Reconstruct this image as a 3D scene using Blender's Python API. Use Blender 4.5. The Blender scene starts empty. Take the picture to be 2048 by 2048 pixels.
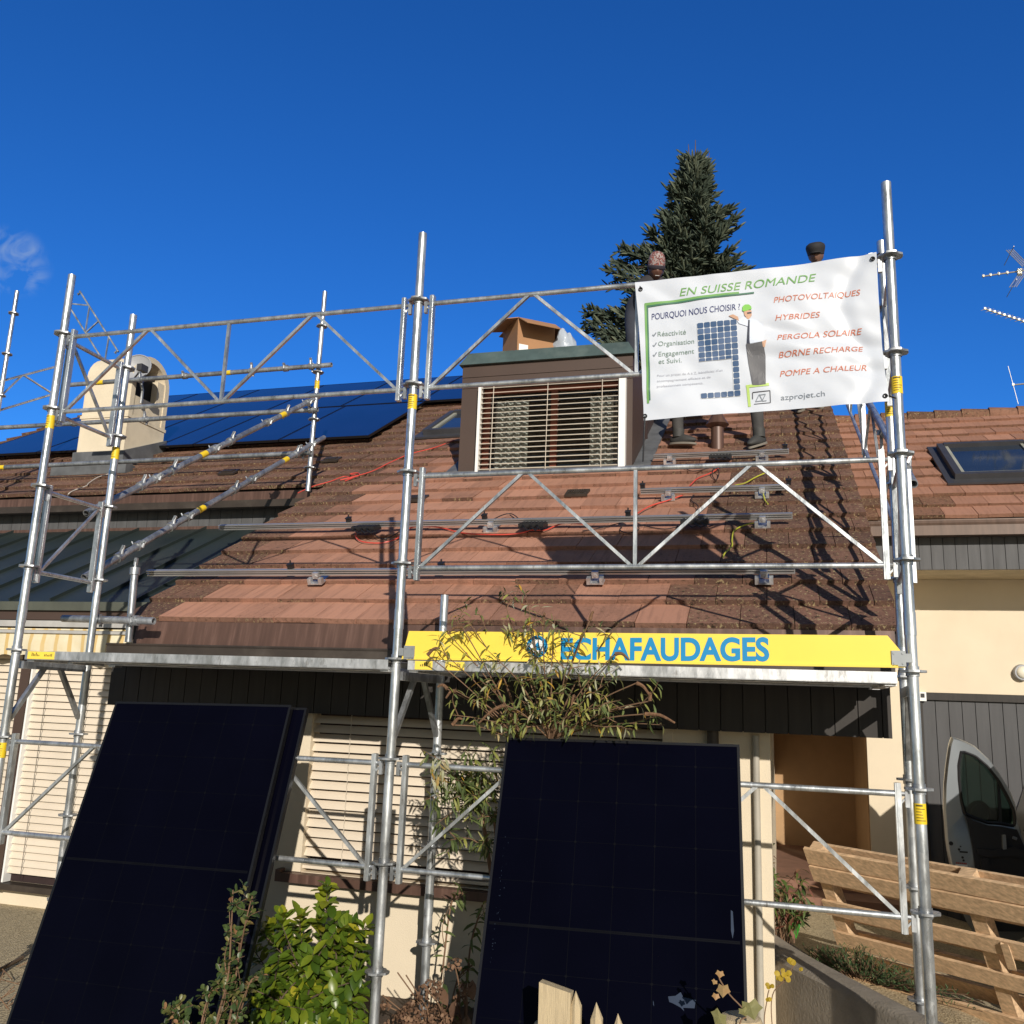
import bpy, bmesh, math, random
from math import sin, cos, pi, radians, sqrt, atan2
from mathutils import Vector as V, Matrix, noise

random.seed(11)
scene = bpy.context.scene
COL = scene.collection

# ------------------------------------------------------------------ camera
F, YAW, PITCH, ROLL = 1803.43, 0.286956, 0.207478, 0.037104
EYE = V((0.0, -4.387, 1.603))
_f = V((-sin(YAW) * cos(PITCH), cos(YAW) * cos(PITCH), sin(PITCH)))
_r0 = V((cos(YAW), sin(YAW), 0))
_u0 = _r0.cross(_f)
CR = _r0 * cos(ROLL) + _u0 * sin(ROLL)
CU = -_r0 * sin(ROLL) + _u0 * cos(ROLL)
cd = bpy.data.cameras.new("camera")
cd.sensor_width = 36.0
cd.lens = F / 2048 * 36.0
cd.clip_start = 0.05
cd.clip_end = 2000
cam = bpy.data.objects.new("camera", cd)
COL.objects.link(cam)
cam.matrix_world = Matrix(((CR.x, CU.x, -_f.x, EYE.x), (CR.y, CU.y, -_f.y, EYE.y), (CR.z, CU.z, -_f.z, EYE.z), (0, 0, 0, 1)))
scene.camera = cam


def ray(u, v):
    return CR * ((u - 1024) / F) - CU * ((v - 1024) / F) + _f


def at(u, v, Y):            # photo pixel (2048 px) -> the world point on the plane y = Y
    d = ray(u, v)
    return EYE + d * ((Y - EYE.y) / d.y)


def atz(u, v, Z):
    d = ray(u, v)
    return EYE + d * ((Z - EYE.z) / d.z)


SLOPE = 0.593


def roofz(y):
    return 2.27 + SLOPE * (y - 1.25)


def atroof(u, v, off=0.0):
    d = ray(u, v)
    n = V((0, -SLOPE, 1))
    p0 = V((0, 1.25, 2.27 + off))
    return EYE + d * ((p0 - EYE).dot(n) / d.dot(n))


# ------------------------------------------------------------------ sky and sun
SUN_EL, SUN_AZ = radians(20.0), radians(25.6)
TO_SUN = V((sin(SUN_AZ) * cos(SUN_EL), -cos(SUN_AZ) * cos(SUN_EL), sin(SUN_EL)))
w = bpy.data.worlds.new("World")
scene.world = w
w.use_nodes = True
nt = w.node_tree
bg = nt.nodes["Background"]
sky = nt.nodes.new("ShaderNodeTexSky")
sky.sky_type = 'NISHITA'
sky.sun_disc = False
sky.sun_elevation = SUN_EL
sky.sun_rotation = atan2(TO_SUN.x, TO_SUN.y)
sky.altitude = 500
sky.air_density = 1.0
sky.dust_density = 0.2
sky.ozone_density = 3.0
hs = nt.nodes.new("ShaderNodeHueSaturation")
hs.inputs['Saturation'].default_value = 1.2
hs.inputs['Value'].default_value = 1.0
nt.links.new(sky.outputs[0], hs.inputs['Color'])
# a small ragged cloud, fixed in the sky by its direction
tc = nt.nodes.new("ShaderNodeTexCoord")
d0 = ray(25, 525).normalized()


def wn(kind, **kw):
    n = nt.nodes.new(kind)
    for k, val in kw.items():
        setattr(n, k, val)
    return n


def cloud_mask(direction, r_in, r_out, thr):
    dot = wn("ShaderNodeVectorMath", operation='DOT_PRODUCT')
    dot.inputs[1].default_value = direction
    nt.links.new(tc.outputs['Generated'], dot.inputs[0])
    mr = wn("ShaderNodeMapRange", interpolation_type='SMOOTHSTEP')
    mr.inputs['From Min'].default_value = cos(r_out)
    mr.inputs['From Max'].default_value = cos(r_in)
    nt.links.new(dot.outputs['Value'], mr.inputs['Value'])
    nz = wn("ShaderNodeTexNoise")
    nz.inputs['Scale'].default_value = 34
    nz.inputs['Detail'].default_value = 7
    nz.inputs['Distortion'].default_value = 1.3
    nt.links.new(tc.outputs['Generated'], nz.inputs['Vector'])
    m2 = wn("ShaderNodeMapRange")
    m2.inputs['From Min'].default_value = thr
    m2.inputs['From Max'].default_value = thr + 0.3
    nt.links.new(nz.outputs['Fac'], m2.inputs['Value'])
    mu = wn("ShaderNodeMath", operation='MULTIPLY', use_clamp=True)
    nt.links.new(mr.outputs[0], mu.inputs[0])
    nt.links.new(m2.outputs[0], mu.inputs[1])
    return mu.outputs[0]


cm = cloud_mask(d0, 0.002, 0.037, 0.42)
mixc = wn("ShaderNodeMix", data_type='RGBA')
mixc.inputs[7].default_value = (4.6, 5.6, 6.4, 1)
damp = wn("ShaderNodeMath", operation='MULTIPLY')
damp.inputs[1].default_value = 0.55
nt.links.new(cm, damp.inputs[0])
nt.links.new(damp.outputs[0], mixc.inputs[0])
deep = wn("ShaderNodeMix", data_type='RGBA', blend_type='MULTIPLY')      # deep winter-noon blue
# the sky is deepest blue away from the sun and pale and warm round it
sdot = wn("ShaderNodeVectorMath", operation='DOT_PRODUCT')
sdot.inputs[1].default_value = TO_SUN
nt.links.new(tc.outputs['Generated'], sdot.inputs[0])
away = wn("ShaderNodeMapRange", interpolation_type='SMOOTHSTEP')
away.inputs['From Min'].default_value = 0.45
away.inputs['From Max'].default_value = -0.10
nt.links.new(sdot.outputs['Value'], away.inputs['Value'])
nt.links.new(away.outputs[0], deep.inputs[0])
deep.inputs[7].default_value = (0.36, 0.88, 1.50, 1)
warmth = wn("ShaderNodeMix", data_type='RGBA', blend_type='MULTIPLY')
warmth.inputs[0].default_value = 1.0
warmth.inputs[7].default_value = (0.74, 0.66, 0.56, 1)
nt.links.new(sky.outputs[0], warmth.inputs[6])
dk = wn("ShaderNodeMix", data_type='RGBA')
nt.links.new(away.outputs[0], dk.inputs[0])
nt.links.new(warmth.outputs[2], dk.inputs[6])
nt.links.new(hs.outputs[0], dk.inputs[7])
nt.links.new(dk.outputs[2], deep.inputs[6])
nt.links.new(deep.outputs[2], mixc.inputs[6])
nt.links.new(mixc.outputs[2], bg.inputs['Color'])
bg.inputs['Strength'].default_value = 0.1

sd = bpy.data.lights.new("sun", 'SUN')
sd.energy = 4.45
sd.angle = radians(0.5)
sd.color = (1.0, 0.925, 0.82)
sun = bpy.data.objects.new("sun", sd)
COL.objects.link(sun)
sun.location = (6, -12, 9)
sun.rotation_euler = TO_SUN.to_track_quat('Z', 'Y').to_euler()

scene.view_settings.view_transform = 'Standard'
scene.view_settings.look = 'None'
scene.view_settings.exposure = 0.0
scene.view_settings.gamma = 1.0
scene.cycles.max_bounces = 6
scene.cycles.transparent_max_bounces = 12

GROUND = -0.12


# ------------------------------------------------------------------ materials
def new_mat(name):
    m = bpy.data.materials.new(name)
    m.use_nodes = True
    return m, m.node_tree, m.node_tree.nodes["Principled BSDF"]


def N(t, kind, **kw):
    n = t.nodes.new(kind)
    for k, val in kw.items():
        setattr(n, k, val)
    return n


def mixrgb(t, fac, a, b, mode='MIX'):
    n = N(t, "ShaderNodeMix", data_type='RGBA', blend_type=mode)
    for i, s in ((0, fac), (6, a), (7, b)):
        if isinstance(s, (int, float)):
            n.inputs[i].default_value = s
        elif isinstance(s, (tuple, list)):
            n.inputs[i].default_value = (*s[:3], 1)
        else:
            t.links.new(s, n.inputs[i])
    return n.outputs[2]


def noise_tex(t, scale, detail=4, vec=None, rough=0.55):
    n = N(t, "ShaderNodeTexNoise")
    n.inputs['Scale'].default_value = scale
    n.inputs['Detail'].default_value = detail
    n.inputs['Roughness'].default_value = rough
    if vec is not None:
        t.links.new(vec, n.inputs['Vector'])
    return n.outputs['Fac']


def ramp(t, fac, a, b):
    n = N(t, "ShaderNodeMapRange")
    n.inputs['From Min'].default_value = a
    n.inputs['From Max'].default_value = b
    t.links.new(fac, n.inputs['Value'])
    return n.outputs[0]


def objvec(t, scale=(1, 1, 1), world=False):
    tcn = N(t, "ShaderNodeTexCoord")
    mp = N(t, "ShaderNodeMapping")
    mp.inputs['Scale'].default_value = scale
    if world:
        g = N(t, "ShaderNodeNewGeometry")
        t.links.new(g.outputs['Position'], mp.inputs['Vector'])
    else:
        t.links.new(tcn.outputs['Object'], mp.inputs['Vector'])
    return mp.outputs[0]


def bump(t, b, height, strength=0.3, dist=0.01):
    n = N(t, "ShaderNodeBump")
    n.inputs['Strength'].default_value = strength
    n.inputs['Distance'].default_value = dist
    t.links.new(height, n.inputs['Height'])
    t.links.new(n.outputs[0], b.inputs['Normal'])


def mat(name, col, rough=0.6, metal=0.0, var=0.15, scale=6.0, stretch=(1, 1, 1), bmp=0.0, bscale=40.0, spec=0.5, dirt=None, dirt_amt=0.5, dirt_scale=3.0, coat=0.0):
    m, t, b = new_mat(name)
    vec = objvec(t, stretch)
    f = ramp(t, noise_tex(t, scale, 5, vec), 0.3, 0.7)
    c = mixrgb(t, f, [x * (1 - var) for x in col], [min(1, x * (1 + var)) for x in col])
    if dirt:
        g = ramp(t, noise_tex(t, dirt_scale, 6, vec, 0.65), 0.52, 0.72)
        gm = N(t, "ShaderNodeMath", operation='MULTIPLY', use_clamp=True)
        gm.inputs[1].default_value = dirt_amt
        t.links.new(g, gm.inputs[0])
        c = mixrgb(t, gm.outputs[0], c, dirt)
    t.links.new(c, b.inputs['Base Color'])
    b.inputs['Roughness'].default_value = rough
    b.inputs['Metallic'].default_value = metal
    b.inputs['Specular IOR Level'].default_value = spec
    if coat:
        b.inputs['Coat Weight'].default_value = coat
        b.inputs['Coat Roughness'].default_value = 0.06
    if bmp:
        bump(t, b, noise_tex(t, bscale, 4, vec), bmp, 0.01)
    return m


def galv(name, base=(0.60, 0.63, 0.66), rough=0.36):
    m, t, b = new_mat(name)
    vec = objvec(t, (1, 1, 0.35), world=True)
    vo = N(t, "ShaderNodeTexVoronoi")
    vo.inputs['Scale'].default_value = 55
    t.links.new(vec, vo.inputs['Vector'])
    n1 = ramp(t, noise_tex(t, 9, 6, vec, 0.7), 0.35, 0.7)
    c = mixrgb(t, n1, [x * 0.62 for x in base], [min(1, x * 1.12) for x in base])
    sep = N(t, "ShaderNodeSeparateColor")
    t.links.new(vo.outputs['Color'], sep.inputs[0])
    c = mixrgb(t, 0.16, c, sep.outputs[0], 'OVERLAY')
    dull = ramp(t, noise_tex(t, 23, 5, vec, 0.7), 0.58, 0.74)
    c = mixrgb(t, dull, c, (0.24, 0.225, 0.205))
    t.links.new(c, b.inputs['Base Color'])
    b.inputs['Metallic'].default_value = 0.78
    rr = N(t, "ShaderNodeMapRange")
    rr.inputs['To Min'].default_value = rough - 0.08
    rr.inputs['To Max'].default_value = rough + 0.18
    t.links.new(n1, rr.inputs['Value'])
    t.links.new(rr.outputs[0], b.inputs['Roughness'])
    bump(t, b, noise_tex(t, 60, 3, vec), 0.12, 0.004)
    return m


def tile_mat(name, clean, old, dark):
    m, t, b = new_mat(name)
    vec = objvec(t, (1, 1, 1), world=True)
    a = N(t, "ShaderNodeAttribute", attribute_name="tone")
    a2 = N(t, "ShaderNodeAttribute", attribute_name="tint")
    tone, tint = a.outputs['Fac'], a2.outputs['Fac']
    n1 = noise_tex(t, 3.0, 6, vec, 0.65)
    c1 = mixrgb(t, tint, [x * 0.82 for x in clean], [x * 1.1 for x in clean])
    c2 = mixrgb(t, tint, dark, old)
    # weathering follows each tile's age, broken up by noise
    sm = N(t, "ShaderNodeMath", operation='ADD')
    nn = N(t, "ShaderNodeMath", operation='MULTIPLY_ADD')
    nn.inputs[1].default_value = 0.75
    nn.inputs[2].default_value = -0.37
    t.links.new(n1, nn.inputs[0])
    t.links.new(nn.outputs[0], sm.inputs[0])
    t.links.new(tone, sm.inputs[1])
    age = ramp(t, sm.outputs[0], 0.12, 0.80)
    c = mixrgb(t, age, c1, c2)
    sv = objvec(t, (14, 1.2, 1.2), world=True)
    st = ramp(t, noise_tex(t, 2.0, 5, sv, 0.6), 0.5, 0.72)
    s2 = N(t, "ShaderNodeMath", operation='MULTIPLY')
    s2.inputs[1].default_value = 0.5
    t.links.new(st, s2.inputs[0])
    c = mixrgb(t, s2.outputs[0], c, [x * 0.9 for x in old])
    # moss (dark) and lichen (pale) only where the tile is old
    mo = ramp(t, noise_tex(t, 34, 6, vec, 0.75), 0.535, 0.62)
    mm = N(t, "ShaderNodeMath", operation='MULTIPLY', use_clamp=True)
    t.links.new(mo, mm.inputs[0])
    t.links.new(age, mm.inputs[1])
    c = mixrgb(t, mm.outputs[0], c, (0.035, 0.024, 0.014))
    li = ramp(t, noise_tex(t, 52, 4, objvec(t, (1, 0.6, 0.6), world=True), 0.7), 0.575, 0.63)
    lm = N(t, "ShaderNodeMath", operation='MULTIPLY', use_clamp=True)
    ag2 = ramp(t, sm.outputs[0], 0.5, 0.9)
    t.links.new(li, lm.inputs[0])
    t.links.new(ag2, lm.inputs[1])
    c = mixrgb(t, lm.outputs[0], c, (0.36, 0.28, 0.15))
    t.links.new(c, b.inputs['Base Color'])
    b.inputs['Roughness'].default_value = 0.85
    b.inputs['Specular IOR Level'].default_value = 0.25
    bump(t, b, noise_tex(t, 45, 5, vec, 0.7), 0.5, 0.012)
    return m


def leaf_mat(name, cols, rough=0.45, transl=0.25, spec=0.4):
    m, t, b = new_mat(name)
    a = N(t, "ShaderNodeAttribute", attribute_name="tone")
    cr = N(t, "ShaderNodeValToRGB")
    el = cr.color_ramp.elements
    while len(el) < len(cols):
        el.new(0.5)
    for i, (p, c) in enumerate(cols):
        el[i].position = p
        el[i].color = (*c, 1)
    t.links.new(a.outputs['Fac'], cr.inputs[0])
    vec = objvec(t, (1, 1, 1))
    c = mixrgb(t, ramp(t, noise_tex(t, 60, 3, vec), 0.3, 0.75), cr.outputs[0], (0.9, 0.85, 0.7), 'MULTIPLY')
    t.links.new(c, b.inputs['Base Color'])
    b.inputs['Roughness'].default_value = rough
    b.inputs['Specular IOR Level'].default_value = spec
    tr = N(t, "ShaderNodeBsdfTranslucent")
    t.links.new(c, tr.inputs[0])
    mx = N(t, "ShaderNodeMixShader")
    mx.inputs[0].default_value = transl
    out = t.nodes["Material Output"]
    t.links.new(b.outputs[0], mx.inputs[1])
    t.links.new(tr.outputs[0], mx.inputs[2])
    t.links.new(mx.outputs[0], out.inputs[0])
    return m


def glass_mat(name, tint, refl=0.12, through=0.6, rough=0.03):
    m, t, b = new_mat(name)
    tr = N(t, "ShaderNodeBsdfTransparent")
    tr.inputs[0].default_value = (*tint, 1)
    gl = N(t, "ShaderNodeBsdfGlossy")
    gl.inputs['Roughness'].default_value = rough
    fr = N(t, "ShaderNodeFresnel")
    fr.inputs[0].default_value = 1.5
    ad = N(t, "ShaderNodeMath", operation='ADD', use_clamp=True)
    ad.inputs[1].default_value = refl
    t.links.new(fr.outputs[0], ad.inputs[0])
    mx = N(t, "ShaderNodeMixShader")
    t.links.new(ad.outputs[0], mx.inputs[0])
    t.links.new(tr.outputs[0], mx.inputs[1])
    t.links.new(gl.outputs[0], mx.inputs[2])
    t.links.new(mx.outputs[0], t.nodes["Material Output"].inputs[0])
    return m


M = {}
M['steel'] = galv('galvanised_steel', (0.66, 0.69, 0.71), 0.33)
M['steel_dull'] = galv('dull_galvanised_steel', (0.48, 0.50, 0.52), 0.42)
M['alu'] = galv('aluminium_deck', (0.74, 0.75, 0.76), 0.42)
M['alu_rail'] = mat('aluminium_rail', (0.50, 0.50, 0.50), 0.4, 0.7, var=0.10, scale=1.5, dirt=(0.3, 0.28, 0.26), dirt_amt=0.35, dirt_scale=4)
M['zinc'] = mat('zinc_sheet', (0.30, 0.32, 0.33), 0.5, 0.4, dirt=(0.12, 0.12, 0.11))
M['lead'] = mat('lead_flashing', (0.12, 0.125, 0.13), 0.6, 0.1, var=0.3)
M['cream'] = mat('cream_render', (0.70, 0.605, 0.455), 0.9, var=0.045, scale=2.0, bmp=0.25, bscale=160, dirt=(0.58, 0.50, 0.35), dirt_amt=0.25, dirt_scale=1.3)
M['tan'] = mat('shaded_porch_tan', (0.40, 0.255, 0.135), 0.9, var=0.06, bmp=0.2, bscale=160)  # porch shade with its warm bounce put into the colour of cream render
M['slat'] = mat('beige_blind_slat', (0.69, 0.60, 0.48), 0.5, var=0.05, scale=3)
M['slat_open'] = mat('pale_blind_slat', (0.60, 0.53, 0.43), 0.45, var=0.08)
M['white'] = mat('white_paint', (0.82, 0.82, 0.80), 0.45, var=0.03)
M['brown_metal'] = mat('brown_metal', (0.105, 0.058, 0.043), 0.45, 0.15, var=0.22, scale=3, stretch=(9, 1, 0.6), dirt=(0.20, 0.12, 0.095), dirt_amt=0.55, dirt_scale=3)
M['brown_gutter'] = mat('dark_gutter', (0.045, 0.034, 0.026), 0.5, 0.1, var=0.2, dirt=(0.10, 0.085, 0.07), dirt_amt=0.4)
M['brown_panel'] = mat('brown_panel', (0.066, 0.041, 0.031), 0.55, var=0.08, scale=2)
M['wing_gutter'] = mat('wing_gutter_metal', (0.115, 0.072, 0.052), 0.5, 0.1, var=0.2, scale=4, stretch=(6, 1, 1))
M['dark_plank'] = mat('dark_plank', (0.030, 0.026, 0.023), 0.7, var=0.2, scale=4, stretch=(6, 6, 0.6))
M['grey_plank'] = mat('grey_plank', (0.085, 0.085, 0.088), 0.7, var=0.22, scale=3, stretch=(5, 5, 0.5))
M['garage_plank'] = mat('garage_plank', (0.066, 0.066, 0.069), 0.65, var=0.15, scale=3, stretch=(5, 5, 0.5))
M['pipe'] = mat('pale_downpipe', (0.40, 0.37, 0.31), 0.5)
M['gap'] = mat('dark_gap', (0.012, 0.011, 0.010), 0.8)
M['green_metal'] = mat('green_seamed_metal', (0.026, 0.037, 0.036), 0.5, 0.2, var=0.25, scale=2.0, stretch=(1, 0.4, 0.4), dirt=(0.05, 0.056, 0.05), dirt_amt=0.35)
M['copper'] = mat('patinated_copper', (0.070, 0.105, 0.102), 0.6, 0.15, var=0.25, scale=5, dirt=(0.18, 0.22, 0.20), dirt_amt=0.4)
M['tile'] = tile_mat('roof_tiles', (0.455, 0.232, 0.156), (0.205, 0.108, 0.074), (0.115, 0.064, 0.046))
M['tile_wing'] = tile_mat('wing_roof_tiles', (0.385, 0.197, 0.132), (0.20, 0.10, 0.06), (0.11, 0.062, 0.04))
M['pvc'] = None
M['black_frame'] = mat('black_anodised', (0.012, 0.012, 0.014), 0.32, 0.3, var=0.1)
M['black'] = mat('black_plastic', (0.014, 0.014, 0.016), 0.45, var=0.2)
M['darkgrey'] = mat('dark_grey_plastic', (0.045, 0.045, 0.05), 0.5, var=0.15)
M['yellow'] = mat('yellow_paint', (0.90, 0.665, 0.085), 0.4, var=0.04, scale=2, dirt=(0.75, 0.55, 0.08), dirt_amt=0.3)
M['sticker'] = mat('yellow_sticker', (0.80, 0.56, 0.02), 0.5, var=0.06)
M['ink'] = mat('dark_ink', (0.10, 0.075, 0.02), 0.6)
M['cyan'] = mat('blue_lettering', (0.0, 0.23, 0.50), 0.45, var=0.03)
M['red_cable'] = mat('red_cable', (0.62, 0.075, 0.05), 0.45, var=0.1)
M['green_cable'] = mat('yellow_green_cable', (0.42, 0.42, 0.04), 0.45, var=0.15)
M['white_cable'] = mat('white_cable', (0.55, 0.5, 0.44), 0.5)
M['card'] = mat('cardboard', (0.37, 0.195, 0.095), 0.85, var=0.08, scale=3)
M['card_dark'] = mat('printed_cardboard', (0.42, 0.05, 0.03), 0.7)
M['bag'] = mat('pale_plastic_bag', (0.42, 0.47, 0.54), 0.25, var=0.15, bmp=0.6, bscale=20)
M['wood'] = mat('pallet_wood', (0.62, 0.43, 0.26), 0.8, var=0.28, scale=3.5, stretch=(1.6, 16, 16), bmp=0.35, bscale=20, dirt=(0.34, 0.21, 0.11), dirt_amt=0.5, dirt_scale=2)
M['stake'] = mat('weathered_stake', (0.50, 0.40, 0.25), 0.85, var=0.25, scale=3, stretch=(9, 9, 1), bmp=0.4, bscale=25, dirt=(0.22, 0.18, 0.10), dirt_amt=0.5)
M['concrete'] = mat('weathered_concrete', (0.27, 0.235, 0.19), 0.9, var=0.25, scale=4, bmp=0.5, bscale=60, dirt=(0.10, 0.09, 0.065), dirt_amt=0.6, dirt_scale=2.2)
M['terracotta'] = mat('terracotta_step', (0.20, 0.105, 0.07), 0.8, var=0.2)
M['silver'] = mat('silver_car_paint', (0.27, 0.295, 0.32), 0.3, 0.55, var=0.03, coat=0.6)
M['darktrim'] = mat('dark_door_trim', (0.022, 0.022, 0.024), 0.6, var=0.25, scale=4)
M['rubber'] = mat('tyre_rubber', (0.015, 0.015, 0.016), 0.8)
M['bark'] = mat('bark', (0.11, 0.075, 0.05), 0.9, var=0.3, scale=8, bmp=0.5)
M['twig'] = mat('brown_twig', (0.18, 0.105, 0.06), 0.85, var=0.25)
M['spike'] = mat('dried_flower_spike', (0.16, 0.085, 0.045), 0.95, var=0.35, scale=60, bmp=0.8, bscale=90)
M['skin'] = mat('dark_skin', (0.125, 0.055, 0.035), 0.55, var=0.08)
M['skin2'] = mat('brown_skin', (0.16, 0.085, 0.06), 0.55, var=0.08)
M['jacket'] = mat('charcoal_jacket', (0.030, 0.028, 0.032), 0.85, var=0.25, scale=9, bmp=0.3)
M['trouser'] = mat('grey_work_trousers', (0.055, 0.052, 0.05), 0.85, var=0.25, scale=8, bmp=0.4, bscale=18)
M['jeans'] = mat('slate_trousers', (0.030, 0.034, 0.05), 0.85, var=0.2, scale=8)
M['shoe'] = mat('grey_work_shoe', (0.045, 0.045, 0.043), 0.7, var=0.25)
M['sole'] = mat('shoe_sole', (0.20, 0.18, 0.15), 0.8)
M['cap'] = mat('black_cap', (0.022, 0.022, 0.026), 0.8)
M['eye'] = mat('dark_eye', (0.02, 0.015, 0.012), 0.25)
M['lace'] = mat('white_lace_curtain', (0.78, 0.76, 0.70), 0.8, var=0.3, scale=30, bmp=0.6, bscale=40)
M['redwood'] = mat('red_brown_window_wood', (0.17, 0.045, 0.022), 0.5, var=0.2)
M['interior'] = mat('dark_interior', (0.030, 0.016, 0.015), 0.9)
M['ant'] = mat('antenna_metal', (0.42, 0.40, 0.34), 0.45, 0.6, var=0.15)
M['dish'] = mat('grey_dish', (0.33, 0.34, 0.36), 0.5, 0.0, var=0.06)
M['soil'] = mat('soil', (0.07, 0.05, 0.035), 0.95, var=0.3, scale=10, bmp=0.6)
M['glass'] = glass_mat('window_glass', (0.8, 0.82, 0.82), 0.0)
M['vanglass'] = glass_mat('green_tinted_glass', (0.30, 0.40, 0.36), 0.03)
M['hat_dark'] = mat('dark_wool', (0.03, 0.025, 0.035), 0.95)


def pv_mat(name, col, refl_rough, grid, spec=0.5):
    m, t, b = new_mat(name)
    vec = objvec(t)
    c = mixrgb(t, ramp(t, noise_tex(t, 1.6, 3, vec), 0.3, 0.7), [x * 0.8 for x in col], [x * 1.25 for x in col])
    t.links.new(c, b.inputs['Base Color'])
    b.inputs['Roughness'].default_value = refl_rough
    b.inputs['Specular IOR Level'].default_value = spec
    return m


M['pv_roof'] = pv_mat('navy_solar_glass', (0.006, 0.012, 0.055), 0.12, 1, 0.75)
M['skylight'] = pv_mat('skylight_glass', (0.022, 0.034, 0.055), 0.06, 1, 0.4)
M['pv'] = pv_mat('black_solar_glass', (0.0016, 0.0017, 0.0052), 0.12, 1, 0.05)
M['pv_line'] = mat('solar_cell_gap', (0.0042, 0.0045, 0.0066), 0.3, var=0.2, spec=0.06)
M['pv_smudge'] = mat('pale_smudge', (0.022, 0.036, 0.068), 0.5, var=0.2, spec=0.2)

# striped, sun-faded awning cloth
m, t, b = new_mat('striped_awning_cloth')
vec = objvec(t, (1, 1, 1), world=True)
wv = N(t, "ShaderNodeTexWave", wave_type='BANDS', bands_direction='X')
wv.inputs['Scale'].default_value = 2.5
wv.inputs['Distortion'].default_value = 0.3
t.links.new(vec, wv.inputs['Vector'])
c = mixrgb(t, ramp(t, wv.outputs['Fac'], 0.76, 0.86), (0.72, 0.65, 0.47), (0.62, 0.44, 0.18))
c = mixrgb(t, ramp(t, noise_tex(t, 5, 5, vec), 0.45, 0.8), c, (0.62, 0.50, 0.28))
t.links.new(c, b.inputs['Base Color'])
b.inputs['Roughness'].default_value = 0.85
M['awning'] = m

# exposed-aggregate paving
m, t, b = new_mat('aggregate_paving')
vec = objvec(t, (1, 1, 1), world=True)
vo = N(t, "ShaderNodeTexVoronoi")
vo.inputs['Scale'].default_value = 85
t.links.new(vec, vo.inputs['Vector'])
sep = N(t, "ShaderNodeSeparateColor")
t.links.new(vo.outputs['Color'], sep.inputs[0])
c = mixrgb(t, sep.outputs[0], (0.24, 0.19, 0.11), (0.60, 0.50, 0.32))
c = mixrgb(t, ramp(t, noise_tex(t, 1.5, 5, vec), 0.4, 0.75), c, (0.36, 0.30, 0.20))
t.links.new(c, b.inputs['Base Color'])
b.inputs['Roughness'].default_value = 0.9
bump(t, b, vo.outputs['Distance'], 0.6, 0.01)
M['paving'] = m

# patterned knitted hat
m, t, b = new_mat('patterned_knit')
vec = objvec(t, (1, 1, 1))
ck = N(t, "ShaderNodeTexVoronoi")
ck.inputs['Scale'].default_value = 80
t.links.new(vec, ck.inputs['Vector'])
sp = N(t, "ShaderNodeSeparateColor")
t.links.new(ck.outputs['Color'], sp.inputs[0])
c = mixrgb(t, ramp(t, sp.outputs[0], 0.45, 0.5), (0.36, 0.31, 0.30), (0.15, 0.06, 0.06))
c = mixrgb(t, ramp(t, sp.outputs[1], 0.72, 0.75), c, (0.30, 0.09, 0.07))
t.links.new(c, b.inputs['Base Color'])
b.inputs['Roughness'].default_value = 0.95
M['knit'] = m

# banner vinyl
m, t, b = new_mat('white_banner_vinyl')
b.inputs['Base Color'].default_value = (0.665, 0.71, 0.785, 1)
b.inputs['Roughness'].default_value = 0.42
tr = N(t, "ShaderNodeBsdfTranslucent")
tr.inputs[0].default_value = (0.8, 0.8, 0.8, 1)
mx = N(t, "ShaderNodeMixShader")
mx.inputs[0].default_value = 0.12
t.links.new(b.outputs[0], mx.inputs[1])
t.links.new(tr.outputs[0], mx.inputs[2])
t.links.new(mx.outputs[0], t.nodes["Material Output"].inputs[0])
M['banner'] = m
for nm, c in (('p_green', (0.16, 0.36, 0.10)), ('p_dgreen', (0.05, 0.16, 0.10)), ('p_lime', (0.45, 0.62, 0.16)), ('p_red', (0.56, 0.17, 0.09)), ('p_navy', (0.035, 0.045, 0.16)), ('p_grey', (0.20, 0.23, 0.27)), ('p_sage', (0.20, 0.28, 0.24)),
              ('p_pale', (0.42, 0.44, 0.50)), ('p_cell', (0.035, 0.085, 0.19)), ('p_cellb', (0.075, 0.13, 0.25)), ('p_skin', (0.55, 0.33, 0.22)), ('p_shirt', (0.66, 0.72, 0.84)), ('p_tie', (0.03, 0.035, 0.06)), ('p_trouser', (0.10, 0.10, 0.11)), ('p_helmet', (0.20, 0.50, 0.08)), ('p_black', (0.04, 0.04, 0.05)), ('p_white', (0.66, 0.69, 0.73))):
    M[nm] = mat('print_' + nm[2:], c, 0.45, var=0.05)

M['buddleia'] = leaf_mat('buddleia_leaf', [(0.0, (0.05, 0.08, 0.028)), (0.42, (0.15, 0.20, 0.07)), (0.70, (0.36, 0.36, 0.09)), (0.86, (0.48, 0.50, 0.40)), (1.0, (0.55, 0.33, 0.05))], 0.55, 0.3)
M['laurel'] = leaf_mat('laurel_leaf', [(0.0, (0.035, 0.075, 0.010)), (0.5, (0.10, 0.165, 0.018)), (0.85, (0.22, 0.26, 0.02)), (1.0, (0.36, 0.33, 0.03))], 0.32, 0.22)
M['smallleaf'] = leaf_mat('cotoneaster_leaf', [(0.0, (0.03, 0.055, 0.02)), (0.6, (0.075, 0.115, 0.035)), (0.9, (0.20, 0.18, 0.06)), (1.0, (0.34, 0.18, 0.10))], 0.4, 0.2)
M['dryhead'] = leaf_mat('dry_hydrangea', [(0.0, (0.10, 0.055, 0.035)), (0.6, (0.24, 0.14, 0.09)), (1.0, (0.38, 0.25, 0.17))], 0.9, 0.2)
M['ivy'] = leaf_mat('faded_ivy', [(0.0, (0.20, 0.20, 0.08)), (0.5, (0.38, 0.36, 0.16)), (1.0, (0.46, 0.27, 0.13))], 0.6, 0.25)
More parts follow.
